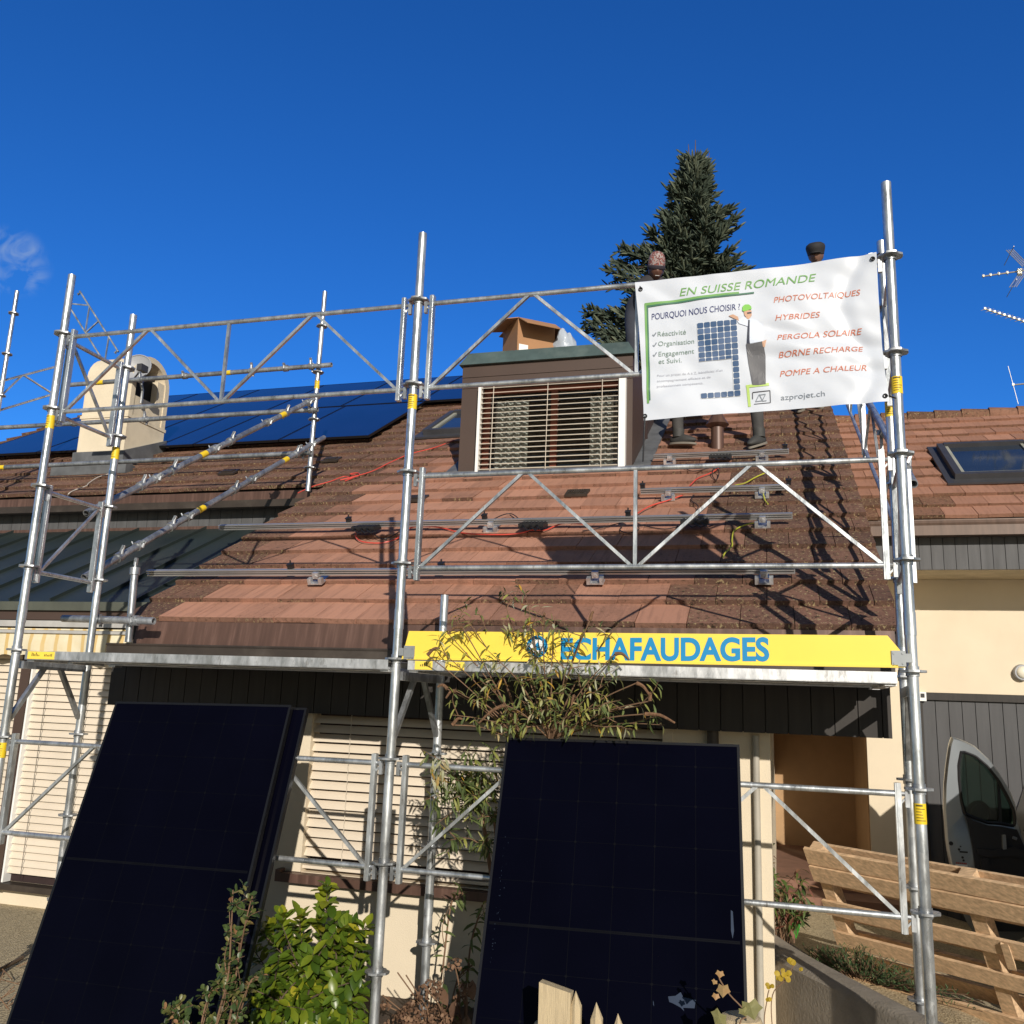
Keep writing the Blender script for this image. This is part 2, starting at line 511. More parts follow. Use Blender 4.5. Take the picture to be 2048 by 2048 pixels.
M['yellowleaf'] = leaf_mat('yellow_autumn_leaf', [(0.0, (0.42, 0.30, 0.02)), (1.0, (0.55, 0.40, 0.04))], 0.6, 0.3)
M['mixleaf'] = leaf_mat('mixed_leaf', [(0.0, (0.04, 0.075, 0.02)), (0.5, (0.10, 0.15, 0.03)), (0.8, (0.22, 0.10, 0.07)), (1.0, (0.20, 0.07, 0.05))], 0.6, 0.2)
M['herb'] = leaf_mat('herb_needle', [(0.0, (0.025, 0.05, 0.02)), (1.0, (0.10, 0.16, 0.06))], 0.6, 0.15)
M['needle'] = leaf_mat('spruce_needle', [(0.0, (0.022, 0.036, 0.026)), (0.5, (0.066, 0.090, 0.070)), (1.0, (0.175, 0.20, 0.14))], 0.7, 0.06, 0.25)
M['brightgreen'] = leaf_mat('bright_green_leaf', [(0.0, (0.02, 0.22, 0.02)), (1.0, (0.06, 0.40, 0.04))], 0.5, 0.3)


# ------------------------------------------------------------------ mesh building
class MB:
    """collects faces; build() links them as ONE mesh object"""

    def __init__(s):
        s.v, s.f, s.mi, s.tone, s.tint = [], [], [], [], []
        s.cm, s.ct, s.ci = 0, 0.5, 0.5

    def face(s, idx):
        s.f.append(tuple(idx))
        s.mi.append(s.cm)
        s.tone.append(s.ct)
        s.tint.append(s.ci)

    def add(s, verts, faces):
        o = len(s.v)
        s.v += [tuple(p) for p in verts]
        for f in faces:
            s.face([o + i for i in f])

    def box(s, a, b, mtx=None):
        x0, y0, z0 = a
        x1, y1, z1 = b
        p = [V(q) for q in ((x0, y0, z0), (x1, y0, z0), (x1, y1, z0), (x0, y1, z0), (x0, y0, z1), (x1, y0, z1), (x1, y1, z1), (x0, y1, z1))]
        if mtx is not None:
            p = [mtx @ q for q in p]
        s.add(p, [(0, 3, 2, 1), (4, 5, 6, 7), (0, 1, 5, 4), (1, 2, 6, 5), (2, 3, 7, 6), (3, 0, 4, 7)])

    def hexa(s, p):
        s.add(p, [(0, 3, 2, 1), (4, 5, 6, 7), (0, 1, 5, 4), (1, 2, 6, 5), (2, 3, 7, 6), (3, 0, 4, 7)])

    def beam(s, p0, p1, w, h, up=(0, 0, 1)):
        p0, p1 = V(p0), V(p1)
        d = (p1 - p0).normalized()
        sd_ = d.cross(V(up))
        if sd_.length < 1e-4:
            sd_ = d.cross(V((1, 0, 0)))
        sd_.normalize()
        u = sd_.cross(d)
        a, b = sd_ * (w / 2), u * (h / 2)
        s.hexa([p0 - a - b, p0 + a - b, p1 + a - b, p1 - a - b, p0 - a + b, p0 + a + b, p1 + a + b, p1 - a + b])

    def tube(s, p0, p1, r, n=12, r2=None, hollow=False):
        s.path([p0, p1], [r, r if r2 is None else r2], n, hollow)

    def path(s, pts, r, n=8, hollow=False, cap=True):
        pts = [V(p) for p in pts]
        if isinstance(r, (int, float)):
            r = [r] * len(pts)
        o = len(s.v)
        prev = None
        for i, p in enumerate(pts):
            d = (pts[min(i + 1, len(pts) - 1)] - pts[max(i - 1, 0)])
            if d.length < 1e-9:
                d = V((0, 0, 1))
            d.normalize()
            if prev is None:
                a = d.cross(V((0, 0, 1)))
                if a.length < 1e-3:
                    a = d.cross(V((1, 0, 0)))
            else:
                a = prev - d * prev.dot(d)
                if a.length < 1e-6:
                    a = d.cross(V((0.3, 1, 0.2)))
            a.normalize()
            prev = a
            b = d.cross(a)
            for k in range(n):
                t_ = 2 * pi * k / n
                s.v.append(tuple(p + (a * cos(t_) + b * sin(t_)) * r[i]))
        m_ = len(pts)
        for i in range(m_ - 1):
            for k in range(n):
                k2 = (k + 1) % n
                s.face([o + i * n + k, o + i * n + k2, o + (i + 1) * n + k2, o + (i + 1) * n + k])
        if cap and not hollow:
            s.face([o + k for k in range(n)][::-1])
            s.face([o + (m_ - 1) * n + k for k in range(n)])
        if hollow:
            for e, base in ((0, o), (m_ - 1, o + (m_ - 1) * n)):
                c = pts[e]
                inw = (pts[1] - pts[0]).normalized() * (1 if e == 0 else -1)
                o2 = len(s.v)
                for k in range(n):
                    s.v.append(tuple(c + (V(s.v[base + k]) - c) * 0.8))
                for k in range(n):
                    s.v.append(tuple(c + (V(s.v[base + k]) - c) * 0.8 + inw * 0.12))
                for k in range(n):
                    k2 = (k + 1) % n
                    s.face([base + k, o2 + k, o2 + k2, base + k2] if e == 0 else [base + k, base + k2, o2 + k2, o2 + k])
                    s.face([o2 + k, o2 + n + k, o2 + n + k2, o2 + k2] if e == 0 else [o2 + k, o2 + k2, o2 + n + k2, o2 + n + k])
                s.face([o2 + n + k for k in range(n)])

    def prism(s, poly, ext):            # planar polygon (3d points) extruded along ext
        poly = [V(p) for p in poly]
        e = V(ext)
        n = len(poly)
        nn = V((0, 0, 0))
        for i in range(n):
            nn += poly[i].cross(poly[(i + 1) % n])
        if nn.dot(e) > 0:
            poly = poly[::-1]
        s.add(poly + [p + e for p in poly], [tuple(range(n)), tuple(range(2 * n - 1, n - 1, -1))] + [(i, i + n, (i + 1) % n + n, (i + 1) % n) for i in range(n)])

    def ball(s, c, rx, ry=None, rz=None, nu=14, nv=9, fn=None):
        ry = rx if ry is None else ry
        rz = rx if rz is None else rz
        o = len(s.v)
        for j in range(nv + 1):
            ph = -pi / 2 + pi * j / nv
            for i in range(nu):
                th = 2 * pi * i / nu
                p = V((cos(ph) * cos(th), cos(ph) * sin(th), sin(ph)))
                if fn:
                    p = fn(p)
                s.v.append((c[0] + p.x * rx, c[1] + p.y * ry, c[2] + p.z * rz))
        for j in range(nv):
            for i in range(nu):
                i2 = (i + 1) % nu
                s.face([o + j * nu + i, o + j * nu + i2, o + (j + 1) * nu + i2, o + (j + 1) * nu + i])

    def leaf(s, base, d, nrm, L, W, curl=0.3, fold=0.25, tone=0.5, pointed=True):
        d = V(d).normalized()
        nrm = V(nrm)
        sd_ = d.cross(nrm)
        if sd_.length < 1e-4:
            sd_ = d.cross(V((1, 0.3, 0)))
        sd_.normalize()
        up = sd_.cross(d)
        prof = ((0, 0.06), (0.28, 0.85), (0.6, 1.0), (0.86, 0.55), (1.0, 0.04)) if pointed else ((0, 0.1), (0.25, 0.8), (0.6, 1.0), (0.88, 0.75), (1.0, 0.2))
        o = len(s.v)
        for t_, wv_ in prof:
            c_ = V(base) + d * (L * t_ * (1 - 0.25 * abs(curl) * t_)) - up * (curl * L * t_ * t_)
            hw = W / 2 * wv_
            s.v += [tuple(c_ - sd_ * hw + up * fold * hw), tuple(c_), tuple(c_ + sd_ * hw + up * fold * hw)]
        s.ct = tone
        for i in range(len(prof) - 1):
            a = o + i * 3
            s.face([a, a + 1, a + 4, a + 3])
            s.face([a + 1, a + 2, a + 5, a + 4])

    def build(s, name, mats, parent=None, loc=None, smooth=38, attrs=False):
        me = bpy.data.meshes.new(name)
        if parent is not None:
            off = V((0, 0, 0))
            vs = s.v
        else:
            if loc is None:
                xs = [p[0] for p in s.v]
                ys = [p[1] for p in s.v]
                zs = [p[2] for p in s.v]
                loc = ((min(xs) + max(xs)) / 2, (min(ys) + max(ys)) / 2, min(zs))
            vs = [(p[0] - loc[0], p[1] - loc[1], p[2] - loc[2]) for p in s.v]
        me.from_pydata(vs, [], s.f)
        if not isinstance(mats, (list, tuple)):
            mats = [mats]
        for m_ in mats:
            me.materials.append(m_)
        me.polygons.foreach_set('material_index', s.mi)
        if attrs:
            for an, arr in (('tone', s.tone), ('tint', s.tint)):
                at_ = me.attributes.new(an, 'FLOAT', 'FACE')
                at_.data.foreach_set('value', arr)
        if smooth:
            me.polygons.foreach_set('use_smooth', [True] * len(me.polygons))
            me.set_sharp_from_angle(angle=radians(smooth))
        me.update()
        o = bpy.data.objects.new(name, me)
        COL.objects.link(o)
        if parent is not None:
            o.parent = parent
        else:
            o.location = loc
        return o


def thing(name, label, cat, loc=(0, 0, 0), group=None, rz=0.0):
    o = bpy.data.objects.new(name, None)
    o.empty_display_size = 0.2
    COL.objects.link(o)
    o.location = loc
    o.rotation_euler = (0, 0, rz)
    o['label'] = label
    o['category'] = cat
    if group:
        o['group'] = group
    return o


def tag(o, label, cat, group=None):
    o['label'] = label
    o['category'] = cat
    if group:
        o['group'] = group
    return o


def structure(o):
    o['kind'] = 'structure'
    return o


def copy_thing(root, loc, label, rz=None):
    r = root.copy()
    COL.objects.link(r)
    r.location = loc
    if rz is not None:
        r.rotation_euler = (0, 0, rz)
    r['label'] = label
    for ch in list(root.children):
        c = ch.copy()
        COL.objects.link(c)
        c.parent = r
        for g in ch.children:
            d = g.copy()
            COL.objects.link(d)
            d.parent = c
    return r


def rel(mb, L):
    """shift world coordinates of a builder into the frame of a thing standing at L"""
    mb.v = [(p[0] - L[0], p[1] - L[1], p[2] - L[2]) for p in mb.v]
    return mb


def text_mesh(body, bold=0.0, shear=0.0, space=1.0):
    cu = bpy.data.curves.new('lettering', 'FONT')
    cu.body = body
    cu.size = 1.0
    cu.offset = bold
    cu.shear = shear
    cu.space_character = space
    cu.resolution_u = 5
    ob = bpy.data.objects.new('lettering', cu)
    COL.objects.link(ob)
    dg = bpy.context.evaluated_depsgraph_get()
    me = bpy.data.meshes.new_from_object(ob.evaluated_get(dg))
    vs = [tuple(v_.co) for v_ in me.vertices]
    fs = [tuple(p.vertices) for p in me.polygons]
    bpy.data.objects.remove(ob)
    bpy.data.curves.remove(cu)
    bpy.data.meshes.remove(me)
    return vs, fs


# ------------------------------------------------------------------ ground
mb = MB()
nx, ny = 60, 60
X0, X1, Y0, Y1 = -60.0, 60.0, -60.0, 70.0


def spread(i, n, a, b):
    t_ = 2 * i / n - 1
    return (a + b) / 2 + (b - a) / 2 * (0.25 * t_ + 0.75 * t_ ** 5)


def gz(x, y):
    sx = min(1, max(0, (x - 1.0) / 0.9))
    sy = min(1, max(0, (y - 1.2) / 2.0))
    return GROUND - 0.28 * sx * sx * (3 - 2 * sx) * sy * sy * (3 - 2 * sy)


for j in range(ny + 1):
    for i in range(nx + 1):
        x, y = spread(i, nx, X0, X1), spread(j, ny, Y0, Y1)
        mb.v.append((x, y, gz(x, y)))
for j in range(ny):
    for i in range(nx):
        a = j * (nx + 1) + i
        mb.face([a, a + 1, a + nx + 2, a + nx + 1])
structure(mb.build('ground', M['paving'], loc=(0, 0, 0), smooth=0))
mb = MB()
mb.box((-3.4, -0.9, GROUND - 0.1), (-1.2, 0.93, GROUND + 0.02))
structure(mb.build('planting_bed_soil', M['soil'], smooth=0))

# ------------------------------------------------------------------ roof tiles
TW, TCO = 0.2972, 0.316
CA = math.atan(SLOPE)


def tiles(mb, x0, x1, y0, z0, ang, length, tone_fn, skip=None, seed=1):
    rnd = random.Random(seed)
    up = V((0, cos(ang), sin(ang)))
    nr = V((0, -sin(ang), cos(ang)))
    rows = int(length / TCO + 0.6)
    cols = int((x1 - x0) / TW) + 2
    for r in range(rows):
        offx = (r % 2) * TW / 2
        base = V((0, y0, z0)) + up * (r * TCO)
        rt = rnd.uniform(-0.12, 0.12)
        for c in range(-1, cols):
            xa = x0 + c * TW + offx + 0.0022
            xb = xa + TW - 0.0044
            xa, xb = max(xa, x0), min(xb, x1)
            if xb - xa < 0.02:
                continue
            xm_ = (xa + xb) / 2
            cy = base.y + 0.13
            if skip and skip(xm_, cy):
                continue
            lift = rnd.uniform(-0.002, 0.003)
            roll_ = rnd.uniform(-0.0025, 0.0025)
            dl = rnd.uniform(-0.006, 0.006)
            ov = TCO + 0.06
            def P(x, t_, h, sgn):
                return V((x, 0, 0)) + base + up * (t_ + dl) + nr * (h + lift + roll_ * sgn)
            hl, hu = 0.040, 0.004
            th = 0.036
            mb.ct = min(1, max(0, tone_fn(xm_, cy) + rt * 0.6 + rnd.uniform(-0.13, 0.13)))
            mb.ci = rnd.random()
            mb.hexa([P(xa, 0, hl - th, -1), P(xb, 0, hl - th, 1), P(xb, ov, hu - th, 1), P(xa, ov, hu - th, -1), P(xa, 0, hl, -1), P(xb, 0, hl, 1), P(xb, ov, hu, 1), P(xa, ov, hu, -1)])
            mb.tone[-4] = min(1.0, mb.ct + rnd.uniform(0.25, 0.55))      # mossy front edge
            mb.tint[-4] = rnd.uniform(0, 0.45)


# ------------------------------------------------------------------ the house
XL, XR = -4.35, 0.66        # verges of the long roof
YW = 0.95                   # front wall
RIDGE_Y = 8.55
HL = (-2.0, 3.0, GROUND)
house = thing('house', 'cream house with a brown tiled roof, dormer window and dark boarded eaves behind the scaffolding', 'house', HL)


def hpart(name, mb, mats, parent=None, smooth=38, attrs=False):
    """a part of the house; all house geometry is written in world coordinates"""
    if parent is None or parent is house:
        return rel(mb, HL).build(name, mats, house, smooth=smooth, attrs=attrs)
    return rel(mb, HL).build(name, mats, parent, smooth=smooth, attrs=attrs)


# front wall round the window opening, side and gable walls
WX0, WX1, WZ0, WZ1 = -2.875, -0.60, 0.53, 1.53
mb = MB()
mb.box((-4.30, YW, GROUND - 0.2), (WX0, YW + 0.25, 1.95))
mb.box((WX1, YW, GROUND - 0.2), (-0.04, YW + 0.25, 1.95))
mb.box((WX0, YW, GROUND - 0.2), (WX1, YW + 0.25, WZ0))
mb.box((WX0, YW, WZ1), (WX1, YW + 0.25, 1.95))
mb.box((-4.30, YW + 0.25, GROUND - 0.2), (-4.05, 1.9, 1.93))
mb.box((-0.29, YW + 0.25, GROUND - 0.2), (-0.04, 7.7, 1.95))
mb.box((-9.5, 1.9, GROUND - 0.2), (-4.05, 2.15, 2.3))
# upper wall over the lean-to and closing wall over the porch
mb.box((-11.2, 3.78, 2.9), (-4.35, 4.0, 3.60))
mb.prism([(0.42, 1.1, 1.52), (0.42, 8.4, 1.52), (0.42, 8.4, roofz(8.4) - 0.16), (0.42, 1.1, roofz(1.1) - 0.16)], (0.12, 0, 0))
wall = hpart('wall', mb, M['cream'], smooth=0)

# roof slab + tiles
def tone_main(x, y):
    x = x + 0.30 * noise.noise(V((x * 0.9, y * 1.6, 11.0)))
    t_ = -0.02
    if x > -0.62:
        t_ += 0.95 * min(1, (x + 0.62) / 0.5)
    if x < -3.70:
        t_ += 0.88 * min(1, (-3.70 - x) / 0.40)
    if y > 3.6 and x < -3.4:
        t_ = max(t_, 0.44 + 0.25 * noise.noise(V((x * 0.7, y * 0.5, 1))))
    if y > 4.0 and x > -1.2:
        t_ = max(t_, 0.36)
    if y < 1.75 and x > -2.0:
        t_ += 0.22
    t_ += 0.24 * noise.noise(V((x * 1.3, y * 1.1, 7.3)))
    t_ += max(0, noise.noise(V((x * 3.1, y * 3.7, 2.2))) - 0.22) * 1.5        # single darker replacement tiles
    return t_


mb = MB()
mb.prism([(XL + 0.02, 0.93, roofz(0.93) - 0.03), (XL + 0.02, RIDGE_Y, roofz(RIDGE_Y) - 0.03), (XL + 0.02, RIDGE_Y, roofz(RIDGE_Y) - 0.18), (XL + 0.02, 0.93, roofz(0.93) - 0.15)], (XR - XL - 0.04, 0, 0))
mb.prism([(-11.33, 3.66, roofz(3.66) - 0.03), (-11.33, RIDGE_Y, roofz(RIDGE_Y) - 0.03), (-11.33, RIDGE_Y, roofz(RIDGE_Y) - 0.18), (-11.33, 3.66, roofz(3.66) - 0.15)], (7.0, 0, 0))
# far slope
mb.hexa([V(p) for p in ((-11.3, RIDGE_Y, roofz(RIDGE_Y) - 0.2), (0.64, RIDGE_Y, roofz(RIDGE_Y) - 0.2), (0.64, 15.5, 3.0), (-11.3, 15.5, 3.0), (-11.3, RIDGE_Y, roofz(RIDGE_Y) - 0.04), (0.64, RIDGE_Y, roofz(RIDGE_Y) - 0.04), (0.64, 15.5, 3.16), (-11.3, 15.5, 3.16))])
roof = hpart('roof', mb, M['gap'], smooth=0)
mb = MB()
tl = sqrt(1 + SLOPE ** 2)
dsk = lambda x, y: (-2.93 < x < -1.27 and 3.95 < y < 5.9)
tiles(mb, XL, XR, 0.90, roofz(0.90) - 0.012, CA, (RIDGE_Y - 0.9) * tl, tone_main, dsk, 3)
y_up = 0.90 + math.ceil((3.60 - 0.90) * tl / TCO) * TCO / tl
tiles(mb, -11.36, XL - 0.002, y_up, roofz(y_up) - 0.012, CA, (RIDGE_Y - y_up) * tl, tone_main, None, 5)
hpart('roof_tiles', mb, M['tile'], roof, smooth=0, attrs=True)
mb = MB()
rnd = random.Random(8)
x = -11.3
while x < XR - 0.34:
    mb.ct, mb.ci = rnd.uniform(0.3, 0.8), rnd.random()
    mb.path([(x, RIDGE_Y, roofz(RIDGE_Y) - 0.03), (x + 0.36, RIDGE_Y, roofz(RIDGE_Y) - 0.04)], [0.095, 0.085], 10)
    x += 0.33
hpart('ridge_tiles', mb, M['tile'], roof, attrs=True)
# grilled ventilation tiles
for (u, v) in ((1155, 988), (663, 921), (458, 946), (833, 999)):
    p = atroof(u, v, 0.02)
    R = Matrix.Translation(p) @ Matrix.Rotation(CA, 4, 'X')
    mb = MB()
    mb.box((-0.10, -0.075, 0), (0.10, 0.075, 0.022), R)
    for k in range(7):
        mb.box((-0.072 + k * 0.021, -0.05, 0.021), (-0.060 + k * 0.021, 0.04, 0.034), R)
    hpart('vent_tile', mb, M['brown_gutter'], roof, smooth=0)

# eaves: sloping brown apron, box gutter, black boards
mb = MB()
mb.hexa([V(p) for p in ((-4.20, 0.845, 1.890), (0.62, 0.845, 1.890), (0.62, 0.90, 1.90), (-4.20, 0.90, 1.90), (-4.20, 0.875, 2.052), (0.62, 0.875, 2.052), (0.62, 0.93, 2.05), (-4.20, 0.93, 2.05))])
hpart('eaves_apron', mb, M['brown_metal'], smooth=0)
mb = MB()
mb.box((-4.33, 0.760, 1.826), (0.60, 0.85, 1.838))
mb.box((-4.33, 0.752, 1.826), (0.60, 0.764, 1.884))
mb.box((-4.335, 0.76, 1.826), (-4.323, 0.86, 1.884))
mb.path([(-4.33, 0.752, 1.886), (0.60, 0.752, 1.886)], 0.009, 6)
for k in range(9):
    mb.box((-4.1 + k * 0.58, 0.752, 1.888), (-4.07 + k * 0.58, 0.86, 1.894))
mb.box((-4.30, 0.83, 1.80), (0.58, 0.86, 1.86))
hpart('gutter', mb, M['brown_gutter'])
mb = MB()
x = -4.305
while x < 0.56:
    x2 = min(x + 0.118, 0.58)
    mb.box((x, 0.80 + random.uniform(0, 0.002), 1.488), (x2 - 0.005, 0.822, 1.80))
    x = x2
mb.box((-4.30, 0.826, 1.492), (0.575, 0.945, 1.80))
mb.box((0.46, 0.945, 1.492), (0.575, 7.5, 1.62))
hpart('eaves_boards', mb, M['dark_plank'], smooth=0)
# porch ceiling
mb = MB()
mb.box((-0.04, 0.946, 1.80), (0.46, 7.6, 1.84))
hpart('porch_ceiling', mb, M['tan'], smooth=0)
# downpipes on the right end of the front wall
mb = MB()
mb.path([(-0.115, 0.925, GROUND), (-0.115, 0.925, 1.47)], 0.019, 10)
hpart('downpipe', mb, M['pipe'])
mb = MB()
mb.path([(-0.345, 0.90, 1.30), (-0.345, 0.90, 1.50)], 0.033, 10)
mb.path([(-0.345, 0.90, 1.36), (-0.345, 0.90, 1.39)], 0.042, 10)
hpart('downpipe', mb, M['brown_gutter'])


def blind(mb, x0, x1, z0, z1, y, pitch, width, tilt, thick=0.0022, seed=0):
    """venetian slats: each a shallow curved strip; tilt 0 = flat, 90 = shut"""
    r_ = random.Random(seed)
    n = int((z1 - z0) / pitch)
    for k in range(n + 1):
        zc = z1 - k * pitch + r_.uniform(-0.0012, 0.0012)
        a = radians(tilt + r_.uniform(-1.0, 1.0))
        dr = r_.uniform(-0.0015, 0.0015)
        prev = None
        rows = []
        for i in range(6):
            s_ = i / 5 - 0.5
            bow = 0.10 * width * (1 - 4 * s_ * s_)
            yy = y + s_ * width * cos(a) - bow * sin(a) * 1.0
            zz = zc + s_ * width * sin(a) + bow * cos(a) * 0.6
            rows.append((yy, zz))
        o = len(mb.v)
        for (yy, zz) in rows:
            mb.v += [(x0, yy, zz - dr), (x1, yy, zz + dr)]
        for i in range(5):
            mb.face([o + 2 * i, o + 2 * i + 1, o + 2 * i + 3, o + 2 * i + 2])


def ladder_cords(mb, xs, z0, z1, y, pitch):
    for x in xs:
        pts = []
        n = int((z1 - z0) / pitch)
        for k in range(n + 1):
            pts.append((x + (0.003 if k % 2 else -0.003), y - 0.004 * (k % 2), z1 - k * pitch))
        mb.path(pts, 0.0022, 5)


# big ground floor window with its blind
mb = MB()
mb.box((WX0, YW + 0.12, WZ0), (WX1, YW + 0.14, WZ1))
win = hpart('window', mb, M['interior'], smooth=0)
for xx in (WX0, WX1):
    mb = MB()
    mb.box((xx - 0.028, YW - 0.012, WZ0), (xx + 0.028, YW + 0.10, WZ1 - 0.02))
    hpart('window_jamb', mb, M['cream'], win, smooth=0)
mb = MB()
mb.box((-2.985, YW - 0.075, 0.475), (-0.52, YW + 0.10, 0.527))
mb.box((-2.985, YW - 0.075, 0.527), (-2.955, YW - 0.01, 0.545))
hpart('window_sill', mb, M['brown_metal'], win, smooth=0)
mb = MB()
blind(mb, WX0 + 0.012, WX1 - 0.012, 0.60, 1.45, YW + 0.035, 0.0575, 0.060, 52)
mb.box((WX0 + 0.012, YW + 0.01, 0.550), (WX1 - 0.012, YW + 0.06, 0.568))
hpart('blind', mb, M['slat'], win, smooth=50)
for xx in (-2.58, -1.98, -1.2):
    mb = MB()
    ladder_cords(mb, (xx,), 0.56, 1.52, YW + 0.002, 0.0287)
    hpart('blind_cord', mb, M['slat_open'], win)

# left wall: two tall windows with shut blinds and a brown post between
LY = 1.9
for nm, xa, xb, z0_, lab in (('window', -8.0, -6.03, 0.06, 1), ('window', -5.93, -4.55, 0.06, 2)):
    mb = MB()
    mb.box((xa, LY - 0.012, z0_), (xb, LY - 0.004, 2.02))
    wn_ = hpart(nm, mb, M['interior'], smooth=0)
    mb = MB()
    blind(mb, xa + 0.01, xb - 0.01, z0_ + 0.05, 2.0, LY - 0.045, 0.0560, 0.056, 66, seed=lab)
    hpart('blind', mb, M['slat'], wn_, smooth=50)
    for q in (0.12, 0.42, 0.8):
        mb = MB()
        ladder_cords(mb, [xa + (xb - xa) * q], z0_ + 0.03, 2.0, LY - 0.076, 0.028)
        hpart('blind_cord', mb, M['gap'], wn_)
    mb = MB()
    mb.box((xa - 0.03, LY - 0.11, z0_ - 0.05), (xb + 0.02, LY - 0.001, z0_ - 0.005))
    hpart('window_sill', mb, M['brown_gutter'], wn_, smooth=0)
    if lab == 2:
        mb = MB()
        mb.box((xa - 0.005, LY - 0.09, z0_), (xa + 0.012, LY - 0.012, 2.02))
        hpart('window_frame', mb, M['white'], wn_, smooth=0)
mb = MB()
mb.box((-6.03, LY - 0.10, 0.0), (-5.94, LY - 0.002, 2.10))
hpart('brown_post', mb, M['brown_panel'], smooth=0)

# lean-to of dark seamed metal with awning below
LX0, LX1 = -9.4, -4.36
ly0, lz0, ly1, lz1 = 1.70, 2.275, 3.70, 3.275
mb = MB()
mb.hexa([V(p) for p in ((LX0, ly0, lz0 - 0.04), (LX1, ly0, lz0 - 0.04), (LX1, ly1, lz1 - 0.04), (LX0, ly1, lz1 - 0.04), (LX0, ly0, lz0), (LX1, ly0, lz0), (LX1, ly1, lz1), (LX0, ly1, lz1))])
x = LX1 - 0.12
while x > LX0:
    mb.beam((x, ly0, lz0 + 0.014), (x, ly1, lz1 + 0.014), 0.012, 0.030)
    x -= 0.42
lean = hpart('metal_roof', mb, M['green_metal'], smooth=0)
mb = MB()
mb.box((LX0, ly0 - 0.03, lz0 - 0.075), (LX1 + 0.04, ly0 + 0.03, lz0 - 0.004))
hpart('gutter', mb, mat('green_gutter', (0.085, 0.09, 0.07), 0.5), lean, smooth=0)
mb = MB()
mb.box((LX0, ly0, lz0 - 0.15), (LX1 + 0.04, ly0 + 0.06, lz0 - 0.077))
mb.box((LX0, ly0 + 0.04, lz0 - 0.20), (LX1 + 0.02, LY, lz0 - 0.152))
hpart('fascia_board', mb, M['brown_panel'], lean, smooth=0)
# upper eaves above the lean-to
mb = MB()
zu = roofz(3.6)
mb.box((-11.3, 3.60, zu - 0.125), (-4.36, 3.68, zu - 0.025))
hpart('eaves_apron', mb, M['brown_metal'], smooth=0)
mb = MB()
mb.box((-11.3, 3.54, zu - 0.20), (-4.40, 3.63, zu - 0.127))
hpart('gutter', mb, M['brown_gutter'], smooth=0)
mb = MB()
x = -11.2
while x < -4.4:
    mb.box((x, 3.735, zu - 0.36), (x + 0.125, 3.76, zu - 0.16))
    x += 0.13
hpart('eaves_boards', mb, M['grey_plank'], smooth=0)
mb = MB()
mb.box((-11.2, 3.69, zu - 0.43), (-4.36, 3.776, zu - 0.362))
hpart('wall_flashing', mb, M['brown_metal'], smooth=0)
# awning
mb = MB()
mb.box((-9.2, 1.66, 2.065), (-4.45, 1.86, 2.115))
mb.box((-9.2, 1.655, 2.012), (-4.45, 1.70, 2.036))
aw = hpart('awning', mb, mat('awning_bar', (0.42, 0.41, 0.39), 0.5), smooth=0)
mb = MB()
zt = 2.012
n = 240
for i in range(n + 1):
    x = -9.2 + 4.75 * i / n
    zb = 1.815 + 0.022 * abs(sin((x + 9.2) / 0.20 * pi))
    yy = 1.675 + 0.010 * sin(x * 9) + 0.006 * sin(x * 23)
    mb.v += [(x, 1.675, zt), (x, yy - 0.006, (zt + zb) / 2), (x, yy, zb)]
for i in range(n):
    a = 3 * i
    mb.face([a, a + 1, a + 4, a + 3])
    mb.face([a + 1, a + 2, a + 5, a + 4])
hpart('valance', mb, M['awning'], aw)
mb = MB()
mb.hexa([V(p) for p in ((-9.2, 1.68, 2.04), (-4.45, 1.68, 2.04), (-4.45, 1.88, 2.062), (-9.2, 1.88, 2.062), (-9.2, 1.68, 2.052), (-4.45, 1.68, 2.052), (-4.45, 1.88, 2.064), (-9.2, 1.88, 2.064))])
hpart('awning_cloth', mb, M['awning'], aw, smooth=0)

# ------------------------------------------------------------------ dormer
DX0, DX1, DY = -2.965, -1.245, 3.73
DZ0, DZ1 = 3.72, 4.895
mb = MB()
WA, WB, WZa, WZb = -2.745, -1.325, 3.80, 4.66
mb.box((DX0, DY, DZ0 - 0.1), (WA, DY + 0.12, 4.66))
mb.box((WB, DY, DZ0 - 0.1), (DX1, DY + 0.12, 4.66))
mb.box((WA, DY, DZ0 - 0.1), (WB, DY + 0.12, WZa))
mb.prism([(DX0, DY + 0.12, DZ0 - 0.1), (DX0, 6.2, 5.1), (DX0, 6.2, 5.0), (DX0, DY + 0.12, DZ1)], (0.08, 0, 0))
mb.prism([(DX1 - 0.08, DY + 0.12, DZ0 - 0.1), (DX1 - 0.08, 6.2, 5.1), (DX1 - 0.08, 6.2, 5.0), (DX1 - 0.08, DY + 0.12, DZ1)], (0.08, 0, 0))
mb.box((DX0, DY - 0.006, 4.662), (DX1, DY + 0.12, 4.772))
mb.box((DX0, DY - 0.010, 4.776), (DX1, DY + 0.12, DZ1))
dorm = hpart('dormer', mb, M['brown_panel'], smooth=0)
mb = MB()
zt_ = 5.045
mb.hexa([V(p) for p in ((DX0 - 0.03, DY - 0.05, 4.90), (DX1 + 0.03, DY - 0.05, 4.90), (DX1 + 0.03, 6.3, 4.96), (DX0 - 0.03, 6.3, 4.96), (DX0 + 0.05, DY + 0.02, zt_), (DX1 - 0.05, DY + 0.02, zt_), (DX1 - 0.05, 6.3, zt_ + 0.03), (DX0 + 0.05, 6.3, zt_ + 0.03))])
hpart('dormer_roof', mb, M['copper'], dorm, smooth=0)
mb = MB()
mb.box((DX0 - 0.30, DY - 0.06, roofz(DY - 0.06) + 0.035), (DX1 + 0.12, DY + 0.02, roofz(DY) + 0.05))
